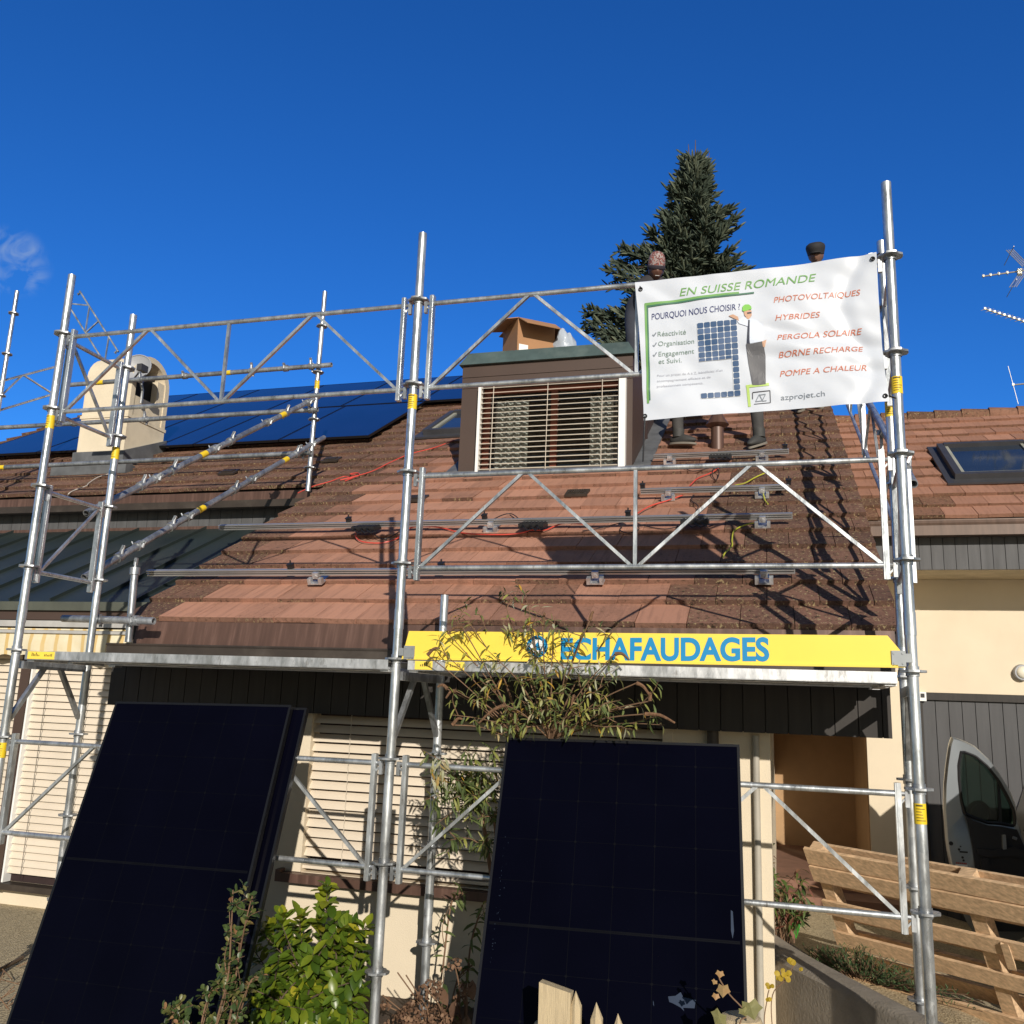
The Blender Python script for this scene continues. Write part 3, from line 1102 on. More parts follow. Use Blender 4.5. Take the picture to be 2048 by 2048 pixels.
mb.hexa([V(p) for p in ((DX1 + 0.002, DY, roofz(DY) + 0.02), (DX1 + 0.16, DY, roofz(DY) + 0.02), (DX1 + 0.16, 6.0, roofz(6.0) + 0.02), (DX1 + 0.002, 6.0, roofz(6.0) + 0.02), (DX1 + 0.002, DY, roofz(DY) + 0.05), (DX1 + 0.16, DY, roofz(DY) + 0.04), (DX1 + 0.16, 6.0, roofz(6.0) + 0.04), (DX1 + 0.002, 6.0, roofz(6.0) + 0.05))])
mb.hexa([V(p) for p in ((DX0 - 0.16, DY, roofz(DY) + 0.02), (DX0 - 0.002, DY, roofz(DY) + 0.02), (DX0 - 0.002, 6.0, roofz(6.0) + 0.02), (DX0 - 0.16, 6.0, roofz(6.0) + 0.02), (DX0 - 0.16, DY, roofz(DY) + 0.04), (DX0 - 0.002, DY, roofz(DY) + 0.05), (DX0 - 0.002, 6.0, roofz(6.0) + 0.05), (DX0 - 0.16, 6.0, roofz(6.0) + 0.04))])
hpart('dormer_flashing', mb, M['lead'], dorm, smooth=0)
for xa, xb in ((WA - 0.022, WA + 0.006), (WB - 0.040, WB + 0.024)):
    mb = MB()
    mb.box((xa, DY - 0.075, 3.735), (xb, DY - 0.002, 4.66))
    hpart('blind_guide', mb, M['white'], dorm, smooth=0)
mb = MB()
blind(mb, WA + 0.010, WB - 0.045, 3.80, 4.640, DY - 0.040, 0.0520, 0.050, 28, seed=9)
mb.box((WA + 0.010, DY - 0.06, 3.765), (WB - 0.045, DY - 0.02, 3.782))
hpart('blind', mb, M['slat_open'], dorm, smooth=50)
for xx in (-2.61, -2.06, -1.525):
    mb = MB()
    mb.path([(xx, DY - 0.066, 4.66), (xx - 0.004, DY - 0.066, 3.77)], 0.0035, 6)
    hpart('blind_cord', mb, M['slat_open'], dorm)
mb = MB()
for xa in (WA, -2.055, WB - 0.05):
    mb.box((xa, DY + 0.06, WZa), (xa + 0.065, DY + 0.11, WZb))
mb.box((WA, DY + 0.062, WZb - 0.05), (WB, DY + 0.108, WZb))
mb.box((WA, DY + 0.062, WZa), (WB, DY + 0.108, WZa + 0.04))
dw = hpart('dormer_window_frame', mb, M['redwood'], dorm, smooth=0)
for xa, xb in ((WA + 0.066, -2.056), (-1.989, WB - 0.051)):
    mb = MB()
    mb.box((xa, DY + 0.08, WZa + 0.041), (xb, DY + 0.084, WZb - 0.051))
    hpart('window_pane', mb, M['glass'], dorm, smooth=0)
for xa, xb in ((WA + 0.09, -2.30), (-1.68, WB - 0.09)):
    mb = MB()
    nn = 50
    for i in range(nn + 1):
        x = xa + (xb - xa) * i / nn
        yy = DY + 0.15 + 0.018 * sin(x * 75) + 0.008 * sin(x * 170)
        mb.v += [(x, yy, WZa), (x, yy, 4.56)]
    for i in range(nn):
        mb.face([2 * i, 2 * i + 2, 2 * i + 3, 2 * i + 1])
    hpart('curtain', mb, M['lace'], dorm)
mb = MB()
mb.box((WA - 0.1, DY + 0.9, WZa - 0.2), (WB + 0.1, DY + 0.92, WZb + 0.2))
hpart('dark_room', mb, M['interior'], dorm, smooth=0)

# roof window half hidden behind the dormer
def roof_window(name, cx, cy, z, ang, w_, h_, parent, prt):
    R = Matrix.Translation((cx, cy, z)) @ Matrix.Rotation(ang, 4, 'X')
    mb = MB()
    fr = 0.07
    for a, b in (((-w_ / 2, -h_ / 2, -0.02), (-w_ / 2 + fr, h_ / 2, 0.075)), ((w_ / 2 - fr, -h_ / 2, -0.02), (w_ / 2, h_ / 2, 0.075)), ((-w_ / 2 + fr, h_ / 2 - fr, -0.02), (w_ / 2 - fr, h_ / 2, 0.085)), ((-w_ / 2 + fr, -h_ / 2, -0.02), (w_ / 2 - fr, -h_ / 2 + fr, 0.070))):
        mb.box(a, b, R)
    mb.box((-w_ / 2 - 0.09, -h_ / 2 - 0.12, -0.01), (w_ / 2 + 0.09, h_ / 2 + 0.09, 0.012), R)
    o = prt(name, mb, M['darkgrey'], parent)
    mb = MB()
    g = fr + 0.012
    for a, b in (((-w_ / 2 + fr, -h_ / 2 + fr, 0), (-w_ / 2 + g + 0.03, h_ / 2 - fr, 0.055)), ((w_ / 2 - g - 0.03, -h_ / 2 + fr, 0), (w_ / 2 - fr, h_ / 2 - fr, 0.055)), ((-w_ / 2 + fr, -h_ / 2 + fr, 0), (w_ / 2 - fr, -h_ / 2 + fr + 0.06, 0.052))):
        mb.box(a, b, R)
    prt('window_sash', mb, mat('weathered_sash', (0.33, 0.33, 0.27), 0.6, dirt=(0.15, 0.15, 0.11)), o)
    mb = MB()
    mb.box((-w_ / 2 + fr, -h_ / 2 + fr + 0.055, 0.02), (w_ / 2 - fr, h_ / 2 - fr, 0.036), R)
    prt('window_pane', mb, M['skylight'], o)
    return o


def hp2(name, mb, m_, parent):
    return hpart(name, mb, m_, parent, smooth=0)


roof_window('roof_window', -3.52, 5.72, roofz(5.72) + 0.03, CA, 0.95, 1.05, roof, hp2)

# ------------------------------------------------------------------ chimney with arched hood
CX0, CX1, CY0, CY1 = -8.26, -7.57, 4.46, 5.16
prof = []
for i in range(15):
    a = pi * i / 14
    prof.append(((CY0 + CY1) / 2 - cos(a) * (CY1 - CY0) / 2, 5.41 + sin(a) * 0.34))
mb = MB()
mb.prism([(CX0, CY0, 4.0), (CX0, CY0, 4.86)] + [(CX0, CY1, 4.86), (CX0, CY1, 4.0)], (CX1 - CX0, 0, 0))
mb.box((CX0 - 0.012, CY0 - 0.012, 4.86), (CX1 + 0.012, CY1 + 0.012, 4.90))
# hood: front, back, arched roof; open arch in each end
ins = [(y_ * 1.0, z_) for y_, z_ in prof]
thk = 0.075
inner = []
for i in range(15):
    a = pi * i / 14
    inner.append(((CY0 + CY1) / 2 - cos(a) * ((CY1 - CY0) / 2 - thk), 5.41 + sin(a) * (0.34 - thk)))
outer = [(CY0, 4.90)] + prof + [(CY1, 4.90)]
innr = [(CY0 + thk, 4.90)] + inner + [(CY1 - thk, 4.90)]
o = len(mb.v)
k = len(outer)
for xx in (CX0, CX1):
    for (y_, z_) in outer:
        mb.v.append((xx, y_, z_))
    for (y_, z_) in innr:
        mb.v.append((xx, y_, z_))
for i in range(k - 1):
    mb.face([o + i, o + i + 1, o + 2 * k + i + 1, o + 2 * k + i])
    mb.face([o + k + i, o + 3 * k + i, o + 3 * k + i + 1, o + k + i + 1])
    mb.face([o + i, o + k + i, o + k + i + 1, o + i + 1])
    mb.face([o + 2 * k + i, o + 2 * k + i + 1, o + 3 * k + i + 1, o + 3 * k + i])
# lower part of each end closed, with a round opening left above
mb.box((CX1 - 0.10, CY0 + thk, 4.90), (CX1 - 0.012, CY1 - thk, 5.17))
mb.box((CX0 + 0.012, CY0 + thk, 4.90), (CX0 + 0.10, CY1 - thk, 5.17))
mb.box((CX1 - 0.10, CY1 - thk - 0.14, 5.17), (CX1 - 0.012, CY1 - thk, 5.48))
chim = hpart('chimney', mb, mat('chimney_render', (0.68, 0.59, 0.44), 0.9, var=0.08, scale=3, bmp=0.3, bscale=90, dirt=(0.30, 0.25, 0.18), dirt_amt=0.45, dirt_scale=2.5), roof)
mb = MB()
mb.box((CX0 + 0.11, CY0 + 0.09, 4.92), (CX1 - 0.11, CY1 - 0.09, 5.50))
hpart('chimney_flue', mb, M['gap'], chim, smooth=0)
mb = MB()
mb.prism([(CX0 - 0.03, CY0 - 0.03, 4.0), (CX0 - 0.03, CY0 - 0.03, 4.42), (CX0 - 0.03, CY1 + 0.03, 4.76), (CX0 - 0.03, CY1 + 0.03, 4.0)], (CX1 - CX0 + 0.06, 0, 0))
mb.box((CX0 - 0.20, CY0 - 0.16, roofz(CY0 - 0.16) + 0.02), (CX1 + 0.20, CY0, roofz(CY0) + 0.045))
hpart('chimney_flashing', mb, M['lead'], chim, smooth=0)

# vent pipe through the roof
p = atroof(1435, 893, 0.02)
mb = MB()
zb = p.z - 0.05
mb.path([(p.x, p.y, zb), (p.x, p.y, zb + 0.30), ], 0.062, 14)
mb.path([(p.x, p.y, zb + 0.24), (p.x, p.y, zb + 0.27), (p.x, p.y, zb + 0.36), (p.x, p.y, zb + 0.365)], [0.066, 0.115, 0.06, 0.058], 14)
mb.path([(p.x, p.y, zb + 0.36), (p.x, p.y, zb + 0.52)], 0.055, 14)
mb.path([(p.x, p.y, zb + 0.50), (p.x, p.y, zb + 0.53), (p.x, p.y, zb + 0.57)], [0.085, 0.085, 0.03], 14)
hpart('vent_pipe', mb, M['brown_metal'], roof)

# dish on the chimney
DC = (-7.52, 4.44, 5.49)
dish = thing('satellite_dish', 'round grey satellite dish fixed to the arched cream chimney', 'satellite dish', DC)
nd = V((0.25, -0.95, 0.22)).normalized()
q = nd.to_track_quat('Z', 'Y').to_matrix()
mb = MB()
R_ = 0.178
prevr = None
o = len(mb.v)
rings = 7
for j in range(rings + 1):
    rr = R_ * j / rings
    for i in range(28):
        th = 2 * pi * i / 28
        mb.v.append(tuple(q @ V((rr * cos(th), rr * sin(th), 0.06 * (rr / R_) ** 2 - 0.06))))
for j in range(rings):
    for i in range(28):
        i2 = (i + 1) % 28
        mb.face([o + j * 28 + i, o + j * 28 + i2, o + (j + 1) * 28 + i2, o + (j + 1) * 28 + i])
mb.path([tuple(q @ V((R_ * cos(2 * pi * i / 28), R_ * sin(2 * pi * i / 28), 0))) for i in range(29)], 0.008, 6)
mb.build('dish', M['dish'], dish)
mb = MB()
e = q @ V((0.0, 0.0, 0.20))
arm0 = q @ V((0, -R_, 0))
mb.path([tuple(arm0), tuple(e + V((0.19, 0, -0.16)))], 0.011, 8)
mb.build('feed_arm', M['darkgrey'], dish)
mb = MB()
mb.box((-0.035, -0.06, -0.04), (0.035, 0.06, 0.04), Matrix.Translation(e + V((0.20, 0, -0.15))))
mb.path([tuple(e + V((0.20, 0.02, -0.15))), tuple(e + V((0.14, 0.09, -0.13)))], 0.03, 10)
mb.build('receiver', M['darkgrey'], dish)
mb = MB()
mb.path([(0, 0.03, -0.02), (0.0, 0.16, -0.25), (0.0, 0.16, -0.42)], 0.018, 8)
mb.build('mounting_pole', M['steel_dull'], dish)

# ------------------------------------------------------------------ garage wing on the right
GL = (3.0, 6.0, GROUND)
garage = thing('garage_wing', 'cream garage wing with grey boarded door, tiled roof and grey eaves boards to the right', 'garage', GL)


def gpart(name, mb, mats, parent=None, smooth=0, attrs=False):
    return rel(mb, GL).build(name, mats, parent or garage, smooth=smooth, attrs=attrs)


GX0, GX1 = 0.89, 6.6
GY = 5.9
EY, EZ = 4.98, 3.50
RY, RZ = 8.2, 5.53
SW = (RZ - EZ) / (RY - EY)
GA = math.atan(SW)
gzr = lambda y: EZ + SW * (y - EY)
DXL = 1.425
DZT = 1.78
mb = MB()
mb.box((GX0, GY, GROUND - 0.5), (DXL, GY + 0.25, 3.6))
mb.box((DXL, GY, DZT + 0.075), (GX1, GY + 0.25, 3.6))
mb.box((5.6, GY, GROUND - 0.5), (GX1, GY + 0.25, DZT + 0.075))
mb.box((GX0, GY + 0.25, GROUND - 0.5), (GX0 + 0.22, 7.7, 3.6))
mb.box((-0.28, 7.7, GROUND - 0.5), (GX1, 7.9, 3.6))
mb.box((0.55, GY, 1.55), (GX0, GY + 0.25, 3.6))
mb.prism([(GX1, GY, 3.3), (GX1, RY, RZ - 0.2), (GX1, 2 * RY - GY, 3.3)], (0.2, 0, 0))
gpart('wall', mb, M['cream'])
mb = MB()
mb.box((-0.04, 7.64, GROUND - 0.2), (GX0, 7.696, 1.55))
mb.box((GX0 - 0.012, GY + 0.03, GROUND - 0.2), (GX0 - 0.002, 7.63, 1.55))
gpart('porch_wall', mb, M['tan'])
mb = MB()
x = DXL + 0.02
while x < 5.6:
    mb.box((x, GY + 0.02, gz(x, GY) - 0.05), (x + 0.118, GY + 0.045 + random.uniform(0, 0.002), DZT))
    x += 0.1245
mb.box((DXL, GY + 0.05, -0.6), (5.6, GY + 0.07, DZT))
gpart('garage_door', mb, M['garage_plank'])
mb = MB()
mb.box((DXL - 0.005, GY - 0.015, DZT), (5.62, GY + 0.03, DZT + 0.072))
mb.box((DXL - 0.012, GY - 0.012, GROUND - 0.4), (DXL + 0.018, GY + 0.03, DZT - 0.002))
gpart('door_frame', mb, M['dark_plank'])
# roof
def tone_wing(x, y):
    t_ = 0.02 + 0.25 * noise.noise(V((x * 1.2, y * 1.2, 3.1)))
    if y < 5.45 and x < 1.75:
        t_ += 0.55
    if x < 1.1:
        t_ += 0.15
    return t_


mb = MB()
mb.prism([(0.10, EY + 0.04, gzr(EY + 0.04) - 0.03), (0.10, RY, RZ - 0.03), (0.10, RY, RZ - 0.2), (0.10, EY + 0.04, gzr(EY) - 0.14)], (GX1 + 0.2, 0, 0))
mb.hexa([V(p) for p in ((0.1, RY, RZ - 0.2), (GX1 + 0.3, RY, RZ - 0.2), (GX1 + 0.3, 13, 2.7), (0.1, 13, 2.7), (0.1, RY, RZ - 0.04), (GX1 + 0.3, RY, RZ - 0.04), (GX1 + 0.3, 13, 2.86), (0.1, 13, 2.86))])
groof = gpart('roof', mb, M['gap'])
mb = MB()
sx0, sx1, sy0, sy1 = 1.90, 2.80, 5.95, 6.75
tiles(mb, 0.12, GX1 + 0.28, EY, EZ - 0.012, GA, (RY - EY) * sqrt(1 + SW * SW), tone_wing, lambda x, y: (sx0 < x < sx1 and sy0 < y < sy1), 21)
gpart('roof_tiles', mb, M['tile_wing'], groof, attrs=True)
mb = MB()
x = 0.12
rnd = random.Random(5)
while x < GX1 + 0.2:
    mb.ct, mb.ci = rnd.uniform(0.5, 0.95), rnd.random()
    mb.path([(x, RY, RZ - 0.03), (x + 0.36, RY, RZ - 0.04)], [0.12, 0.105], 10)
    x += 0.33
gpart('ridge_tiles', mb, M['tile_wing'], groof, smooth=38, attrs=True)
roof_window('roof_window', (sx0 + sx1) / 2 + 0.02, 6.345, gzr(6.345) + 0.03, GA, 0.98, 1.16, groof, gpart)
mb = MB()
mb.box((0.66, 4.99, EZ - 0.075), (GX1 + 0.25, 5.05, EZ - 0.012))
mb.path([(0.66, 5.0, EZ - 0.05), (GX1 + 0.25, 5.0, EZ - 0.05)], 0.03, 8)
mb.box((0.66, 4.95, EZ - 0.175), (GX1 + 0.25, 5.06, EZ - 0.078))
gpart('gutter', mb, M['wing_gutter'])
mb = MB()
x = 0.62
while x < GX1 + 0.2:
    mb.box((x, 5.12 + random.uniform(0, 0.003), 3.015), (x + 0.104, 5.15, 3.335))
    x += 0.109
mb.box((0.62, 5.152, 3.02), (GX1 + 0.25, 5.17, 3.34))
gpart('eaves_boards', mb, M['grey_plank'])
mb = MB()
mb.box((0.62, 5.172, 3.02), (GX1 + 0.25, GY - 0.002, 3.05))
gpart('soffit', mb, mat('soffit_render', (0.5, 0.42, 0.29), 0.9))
# wall light and a little white box
pl = at(2046, 1345, GY - 0.05)
mb = MB()
mb.path([(pl.x, GY - 0.06, pl.z), (pl.x, GY - 0.002, pl.z)], [0.075, 0.085], 20)
lamp = gpart('wall_light', mb, M['dish'], smooth=38)
mb = MB()
mb.ball((pl.x, GY - 0.055, pl.z), 0.062, 0.035, 0.062)
gpart('light_cover', mb, mat('opal_cover', (0.72, 0.68, 0.56), 0.3), lamp, smooth=60)
pj = at(1845, 1393, GY - 0.04)
mb = MB()
mb.box((pj.x - 0.035, GY - 0.05, pj.z - 0.045), (pj.x + 0.035, GY - 0.002, pj.z + 0.045))
sw_ = gpart('switch_box', mb, M['white'])
mb = MB()
mb.box((pj.x - 0.018, GY - 0.056, pj.z - 0.01), (pj.x + 0.018, GY - 0.051, pj.z + 0.03))
gpart('switch_lens', mb, M['black'], sw_)

# porch steps
for k_, (y0_, y1_, z1_) in enumerate(((5.2, 7.64, 0.05), (4.85, 5.2, -0.035))):
    pass
mb = MB()
mb.box((-0.04, 5.25, GROUND - 0.1), (0.885, 7.635, 0.03))
mb.box((-0.04, 4.85, GROUND - 0.1), (1.05, 5.25, -0.045))
o = mb.build('porch_steps', M['terracotta'], smooth=0)
tag(o, 'low reddish terracotta steps in front of the shaded porch', 'steps')

# ------------------------------------------------------------------ scaffolding
xl, xm, xr = -4.3286, -1.8895, 0.5819
ZR = 1.80
RT = 0.0242


def rosette(mb, z):
    n = 16
    o = len(mb.v)
    for zz in (z - 0.005, z + 0.005):
        for i in range(n):
            a = 2 * pi * i / n
            r = 0.060 if i % 4 in (0, 1, 3) else 0.050
            mb.v.append((r * cos(a), r * sin(a), zz))
    for i in range(n):
        i2 = (i + 1) % n
        mb.face([o + i, o + i2, o + n + i2, o + n + i])
    mb.face([o + i for i in range(n)][::-1])
    mb.face([o + n + i for i in range(n)])
    mb.path([(0, 0, z - 0.022), (0, 0, z + 0.022)], 0.029, 12, cap=False)


def sticker(zc, h=0.085, parent=None):
    mb = MB()
    n = 18
    r = RT + 0.0012
    for zz in (zc - h / 2, zc + h / 2):
        for i in range(n):
            a = 2 * pi * i / n
            mb.v.append((r * cos(a), r * sin(a), zz))
    for i in range(n):
        mb.face([i, (i + 1) % n, n + (i + 1) % n, n + i])
    st_ = mb.build('yellow_sticker', M['sticker'], parent)
    mb = MB()
    r += 0.0008
    rr = random.Random(int(zc * 100))
    for q in range(6):
        z0_ = zc + h * (0.36 - q * 0.14)
        a0 = -2.3
        a1 = a0 + rr.uniform(0.8, 1.6)
        m_ = 8
        o = len(mb.v)
        for i in range(m_ + 1):
            a = a0 + (a1 - a0) * i / m_
            mb.v += [(r * cos(a), r * sin(a), z0_), (r * cos(a), r * sin(a), z0_ + (0.007 if q == 0 else 0.003))]
        for i in range(m_):
            mb.face([o + 2 * i, o + 2 * i + 2, o + 2 * i + 3, o + 2 * i + 1])
    mb.build('sticker_print', M['ink'], st_)


def standard(x, y, z0, z1, ks, label, stickers=(), joints=(), grp='upright scaffold poles'):
    t_ = thing('scaffold_pole', label, 'scaffold pole', (x, y, z0), grp)
    mb = MB()
    zz = [0.0]
    for j in joints:
        zz.append(j - z0)
    top = z1 - z0
    mb.path([(0, 0, 0), (0, 0, top)], RT, 18, hollow=False)
    for j in joints:
        mb.path([(0, 0, j - z0 - 0.10), (0, 0, j - z0 + 0.004)], RT + 0.0022, 18)
    mb.build('tube', M['steel'], t_)
    for k in ks:
        z = ZR + 0.5 * k - z0
        mb = MB()
        rosette(mb, z)
        mb.build('rosette', M['steel_dull'], t_)
    for s_ in stickers:
        sticker(s_ - z0, parent=t_)
    if z0 < 0.2:
        mb = MB()
        mb.path([(0, 0, -0.0), (0, 0, 0.012)], 0.075, 4)
        mb.build('base_plate', M['steel_dull'], t_)
    return t_


zst = lambda u, v, y: at(u, v, y).z
standard(xl, 0, GROUND, 4.207, range(-3, 5), 'front scaffold pole at the far left corner, beside the arched chimney in the picture', (zst(98, 845, 0), zst(4, 1500, 0)), (zst(45, 1212, 0),))
standard(xm, 0, GROUND, 4.213, range(-3, 5), 'front middle scaffold pole rising between the two leaning solar panels', (zst(825, 805, 0),), (zst(796, 1220, 0),))
standard(xr, 0, GROUND, 4.197, range(-3, 5), 'tall front scaffold pole at the right end, holding the banner edge', (zst(1793, 772, 0), zst(1840, 1627, 0)), (zst(1818, 1226, 0),))
YB = 0.61
standard(xr + 0.04, YB, GROUND, 4.20, range(-3, 5), 'rear scaffold pole directly behind the right end pole', (zst(1774, 820, YB),), (zst(1787, 1254, YB),))
standard(xl - 0.01, YB, GROUND, 4.20, range(-3, 5), 'rear left scaffold pole in front of the chimney, with a yellow sticker', (zst(232, 907, YB),), (zst(222, 940, YB),))
standard(xm + 0.02, YB, GROUND, 2.206, range(-3, 1), 'short rear middle scaffold pole ending just above the yellow board', (), (zst(863, 1790, YB),))
YF = 3.36
XF = -4.39
standard(XF, YF, 3.56, 5.68, (4, 5, 6, 7), 'slim scaffold pole standing on the left roof edge, up the slope', (zst(634, 770, YF),), ())
standard(-8.40, YF, 3.50, 6.08, (4, 5, 6, 7, 8), 'scaffold pole at the very left edge of the picture, beyond the chimney', (), ())

GRP_G = 'lattice guardrail frames'


def lattice(p0, p1, label, h=0.5, endgap=0.085, upv=(0, 0, 1), posts=True, mid=True, name='guardrail_frame', cells=4, grp=GRP_G, diag_start=0):
    """lattice girder between two poles; p0/p1 = lower chord line at the pole axes"""
    p0, p1, up = V(p0), V(p1), V(upv)
    t_ = thing(name, label, 'guardrail frame', p0, grp)
    d = (p1 - p0)
    L = d.length
    d.normalize()
    a, b = d * endgap, d * (L - endgap)
    for q, nm in ((V((0, 0, 0)), 'lower_tube'), (up * h, 'upper_tube')):
        mb = MB()
        mb.path([a + q, b + q], 0.0135, 12)
        mb.build(nm, M['steel'], t_)
    if posts:
        for e in (a, b):
            mb = MB()
            mb.beam(e - up * 0.065, e + up * (h + 0.045), 0.026, 0.030, d.cross(up))
            mb.beam(e - up * 0.066, e + up * (h + 0.046), 0.012, 0.034, d.cross(up))
            mb.build('end_post', M['steel'], t_)
    # diagonals
    S_ = (L - 2 * endgap) / cells
    for i in range(cells):
        lo0 = (i + diag_start) % 2 == 0
        q0 = a + d * (S_ * i + 0.012) + (V((0, 0, 0)) if lo0 else up * h)
        q1 = a + d * (S_ * (i + 1) - 0.012) + (up * h if lo0 else V((0, 0, 0)))
        mb = MB()
        mb.beam(q0, q1, 0.016, 0.018, d.cross(up))
        mb.build('diagonal_brace', M['steel'], t_)
    if mid and cells == 4:
        c_ = a + d * (S_ * 2)
        mb = MB()
        mb.beam(c_, c_ + up * h, 0.018, 0.018, d.cross(up))
        mb.build('middle_post', M['steel'], t_)
    # wedge heads onto the poles
    for e, s_ in ((a, -1), (b, 1)):
        for hh in (0, h):
            mb = MB()
            c_ = e + up * hh
            mb.path([c_, c_ + d * (s_ * (endgap - 0.045))], 0.010, 8)
            c2 = e + d * (s_ * (endgap - 0.048)) + up * hh
            mb.beam(c2 - up * 0.055, c2 + up * 0.012, 0.018, 0.020, d.cross(up))
            mb.beam(e + up * (hh - 0.05), c2 - up * 0.01, 0.008, 0.008, d.cross(up))
            mb.build('wedge_head', M['steel_dull'], t_)
    return t_


lz = lambda k: ZR + 0.5 * k
lattice((xm, 0, lz(3) - 0.025), (xr, 0, lz(3) - 0.025), 'top right guardrail frame half hidden behind the white banner')
lattice((xm, 0, lz(1) - 0.025), (xr, 0, lz(1) - 0.025), 'guardrail frame below the banner and above the yellow lettered board')
lattice((xm, 0, lz(-2) - 0.025), (xr, 0, lz(-2) - 0.025), 'lowest right guardrail frame passing behind the right leaning solar panel')
lattice((xl, 0, lz(3) - 0.025), (xm, 0, lz(3) - 0.025), 'top left guardrail frame against the sky beside the chimney')
lattice((xl, 0, lz(-2) - 0.025), (xm, 0, lz(-2) - 0.025), 'lowest left guardrail frame passing behind the left leaning solar panels')
GE = 'short end guardrail frames'
lattice((xl, 0, lz(3) - 0.025), (xl - 0.01, YB, lz(3) - 0.025), 'short upper guardrail frame across the left scaffold end', cells=1, endgap=0.07, diag_start=1, grp=GE)
lattice((xl, 0, lz(1) - 0.025), (xl - 0.01, YB, lz(1) - 0.025), 'short lower guardrail frame across the left scaffold end, one brace', cells=1, endgap=0.07, grp=GE)
lattice((xr, 0, lz(3) - 0.025), (xr + 0.04, YB, lz(3) - 0.025), 'short upper guardrail frame between the two right end poles', cells=1, endgap=0.07, grp=GE)
lattice((xr, 0, lz(1) - 0.025), (xr + 0.04, YB, lz(1) - 0.025), 'short lower guardrail frame between the two right end poles', cells=1, endgap=0.07, diag_start=1, grp=GE)
# raking frame up the right verge
up_r = V((0, cos(CA), sin(CA)))
s0 = V((0.70, 0.66, roofz(0.66) + 0.42))
for i_, (a_, b_, lab) in enumerate(((0.0, 2.5, 'lower raking guardrail frame climbing the right roof edge'), (2.55, 5.0, 'upper raking guardrail frame climbing the right roof edge'))):
    lattice(s0 + up_r * a_, s0 + up_r * b_, lab, endgap=0.02, grp='raking guardrail frames')
# tilted loose frame seen beyond the chimney, and a second one on the far left
Yq = 5.6
qa, qb, qc = at(242, 702, Yq), at(168, 586, Yq), at(146, 612, Yq)
dd = (qb - qa).normalized()
pu = (at(196, 690, Yq) - qa)
pu = (pu - dd * pu.dot(dd)).normalized()
lattice(qa + pu * 0.3, qb + pu * 0.3 + dd * 0.1, 'tilted guardrail frame sticking up beyond the chimney', h=0.26, upv=tuple(-pu), endgap=0.02, posts=False, grp='raking guardrail frames')
lattice(V((-8.42, 2.15, 3.87)), V((-8.42, 4.15, 5.10)), 'raking guardrail frame at the very left edge of the picture', h=0.36, endgap=0.02, posts=False, grp='raking guardrail frames')

# plain tubes with couplers
GT = 'scaffold tubes with couplers'


def coupler(mb, c, d, side):
    d = V(d).normalized()
    mb.path([c - d * 0.024, c + d * 0.024], RT + 0.010, 12)
    s_ = V(side).normalized()
    for e in (-1, 1):
        q = c + s_ * (0.040 * e)
        mb.path([q - s_ * 0.004 - V((0, 0, 0.014)), q + s_ * 0.004 + V((0, 0, 0.018))], 0.011, 8)
        mb.path([q, q + s_ * (0.022 * e) + V((0, 0, 0.030))], 0.006, 6)
    mb.beam(c + s_ * 0.02 + V((0, 0, 0.02)), c + s_ * 0.055 + V((0, 0, 0.035)), 0.022, 0.016)


def tube_thing(p0, p1, label, coups=(), stick=(), r=RT, name='scaffold_tube', grp=GT, m_='steel_dull'):
    p0, p1 = V(p0), V(p1)
    t_ = thing(name, label, 'scaffold tube', p0, grp)
    d = p1 - p0
    mb = MB()
    mb.path([V((0, 0, 0)), d], r, 16, hollow=True)
    mb.build('tube', M[m_], t_)
    dn = d.normalized()
    sd_ = dn.cross(V((0, 0, 1)))
    for i, c in enumerate(coups):
        mb = MB()
        coupler(mb, d * c, dn, sd_ if i % 2 else sd_ * 0.6 + V((0, 0, 0.8)))
        mb.build('coupler', M['steel_dull'], t_)
    for c in stick:
        mb = MB()
        q = d * c
        mb.path([q - dn * 0.045, q + dn * 0.045], r + 0.0012, 16, cap=False)
        mb.build('yellow_sticker', M['sticker'], t_)
    return t_


XU = -4.40
a = ray(172, 1027)


def onx(u, v, X):
    d = ray(u, v)
    return EYE + d * (X / d.x)


tube_thing(onx(172, 1027, XU), onx(637, 794, XU), 'upper sloping tube with open end along the left roof edge', (0.17, 0.22, 0.28, 0.45, 0.52, 0.70, 0.80, 0.93), (0.40, 0.78))
tube_thing(onx(168, 1155, XU), onx(648, 875, XU), 'lower sloping tube with open end along the left roof edge', (0.10, 0.16, 0.27, 0.33, 0.52, 0.60, 0.83, 0.92), (0.38, 0.77))
xT = -9.4
tube_thing((xT, YF - 0.05, 4.40), (XF + 0.06, YF - 0.05, 4.385), 'middle level handrail tube running left above the upper eaves', (0.14, 0.42, 0.60, 0.985), ())
tube_thing((at(132, 775, YF - 0.05).x, YF - 0.05, 4.845), (at(663, 734, YF - 0.05).x, YF - 0.05, 4.85), 'upper handrail tube running left past the satellite dish', (0.30, 0.47, 0.72, 0.84, 0.93), (0.14, 0.63))
tube_thing((xT, YF - 0.05, 3.93), (XF + 0.03, YF - 0.05, 3.94), 'lowest handrail tube running left just above the upper eaves', (0.20, 0.36, 0.98), (0.245,))
# right verge tube end
pr = at(1827, 968, 0.72)
tube_thing(pr, pr + up_r * 2.3 + V((-0.02, 0, 0)), 'tube with open end behind the right poles, sloping up the roof edge', (0.12, 0.5), ())
# short horizontal tube and stub at the left eaves
tube_thing(at(126, 1237, 0.67), at(308, 1242, 0.67), 'short level tube clamped to the rear left pole at the gutter', (0.40, 0.80), ())
tube_thing(at(257, 1284, 0.73), at(270, 1138, 0.73), 'short upright tube stub standing at the left gutter end', (0.97,), ())

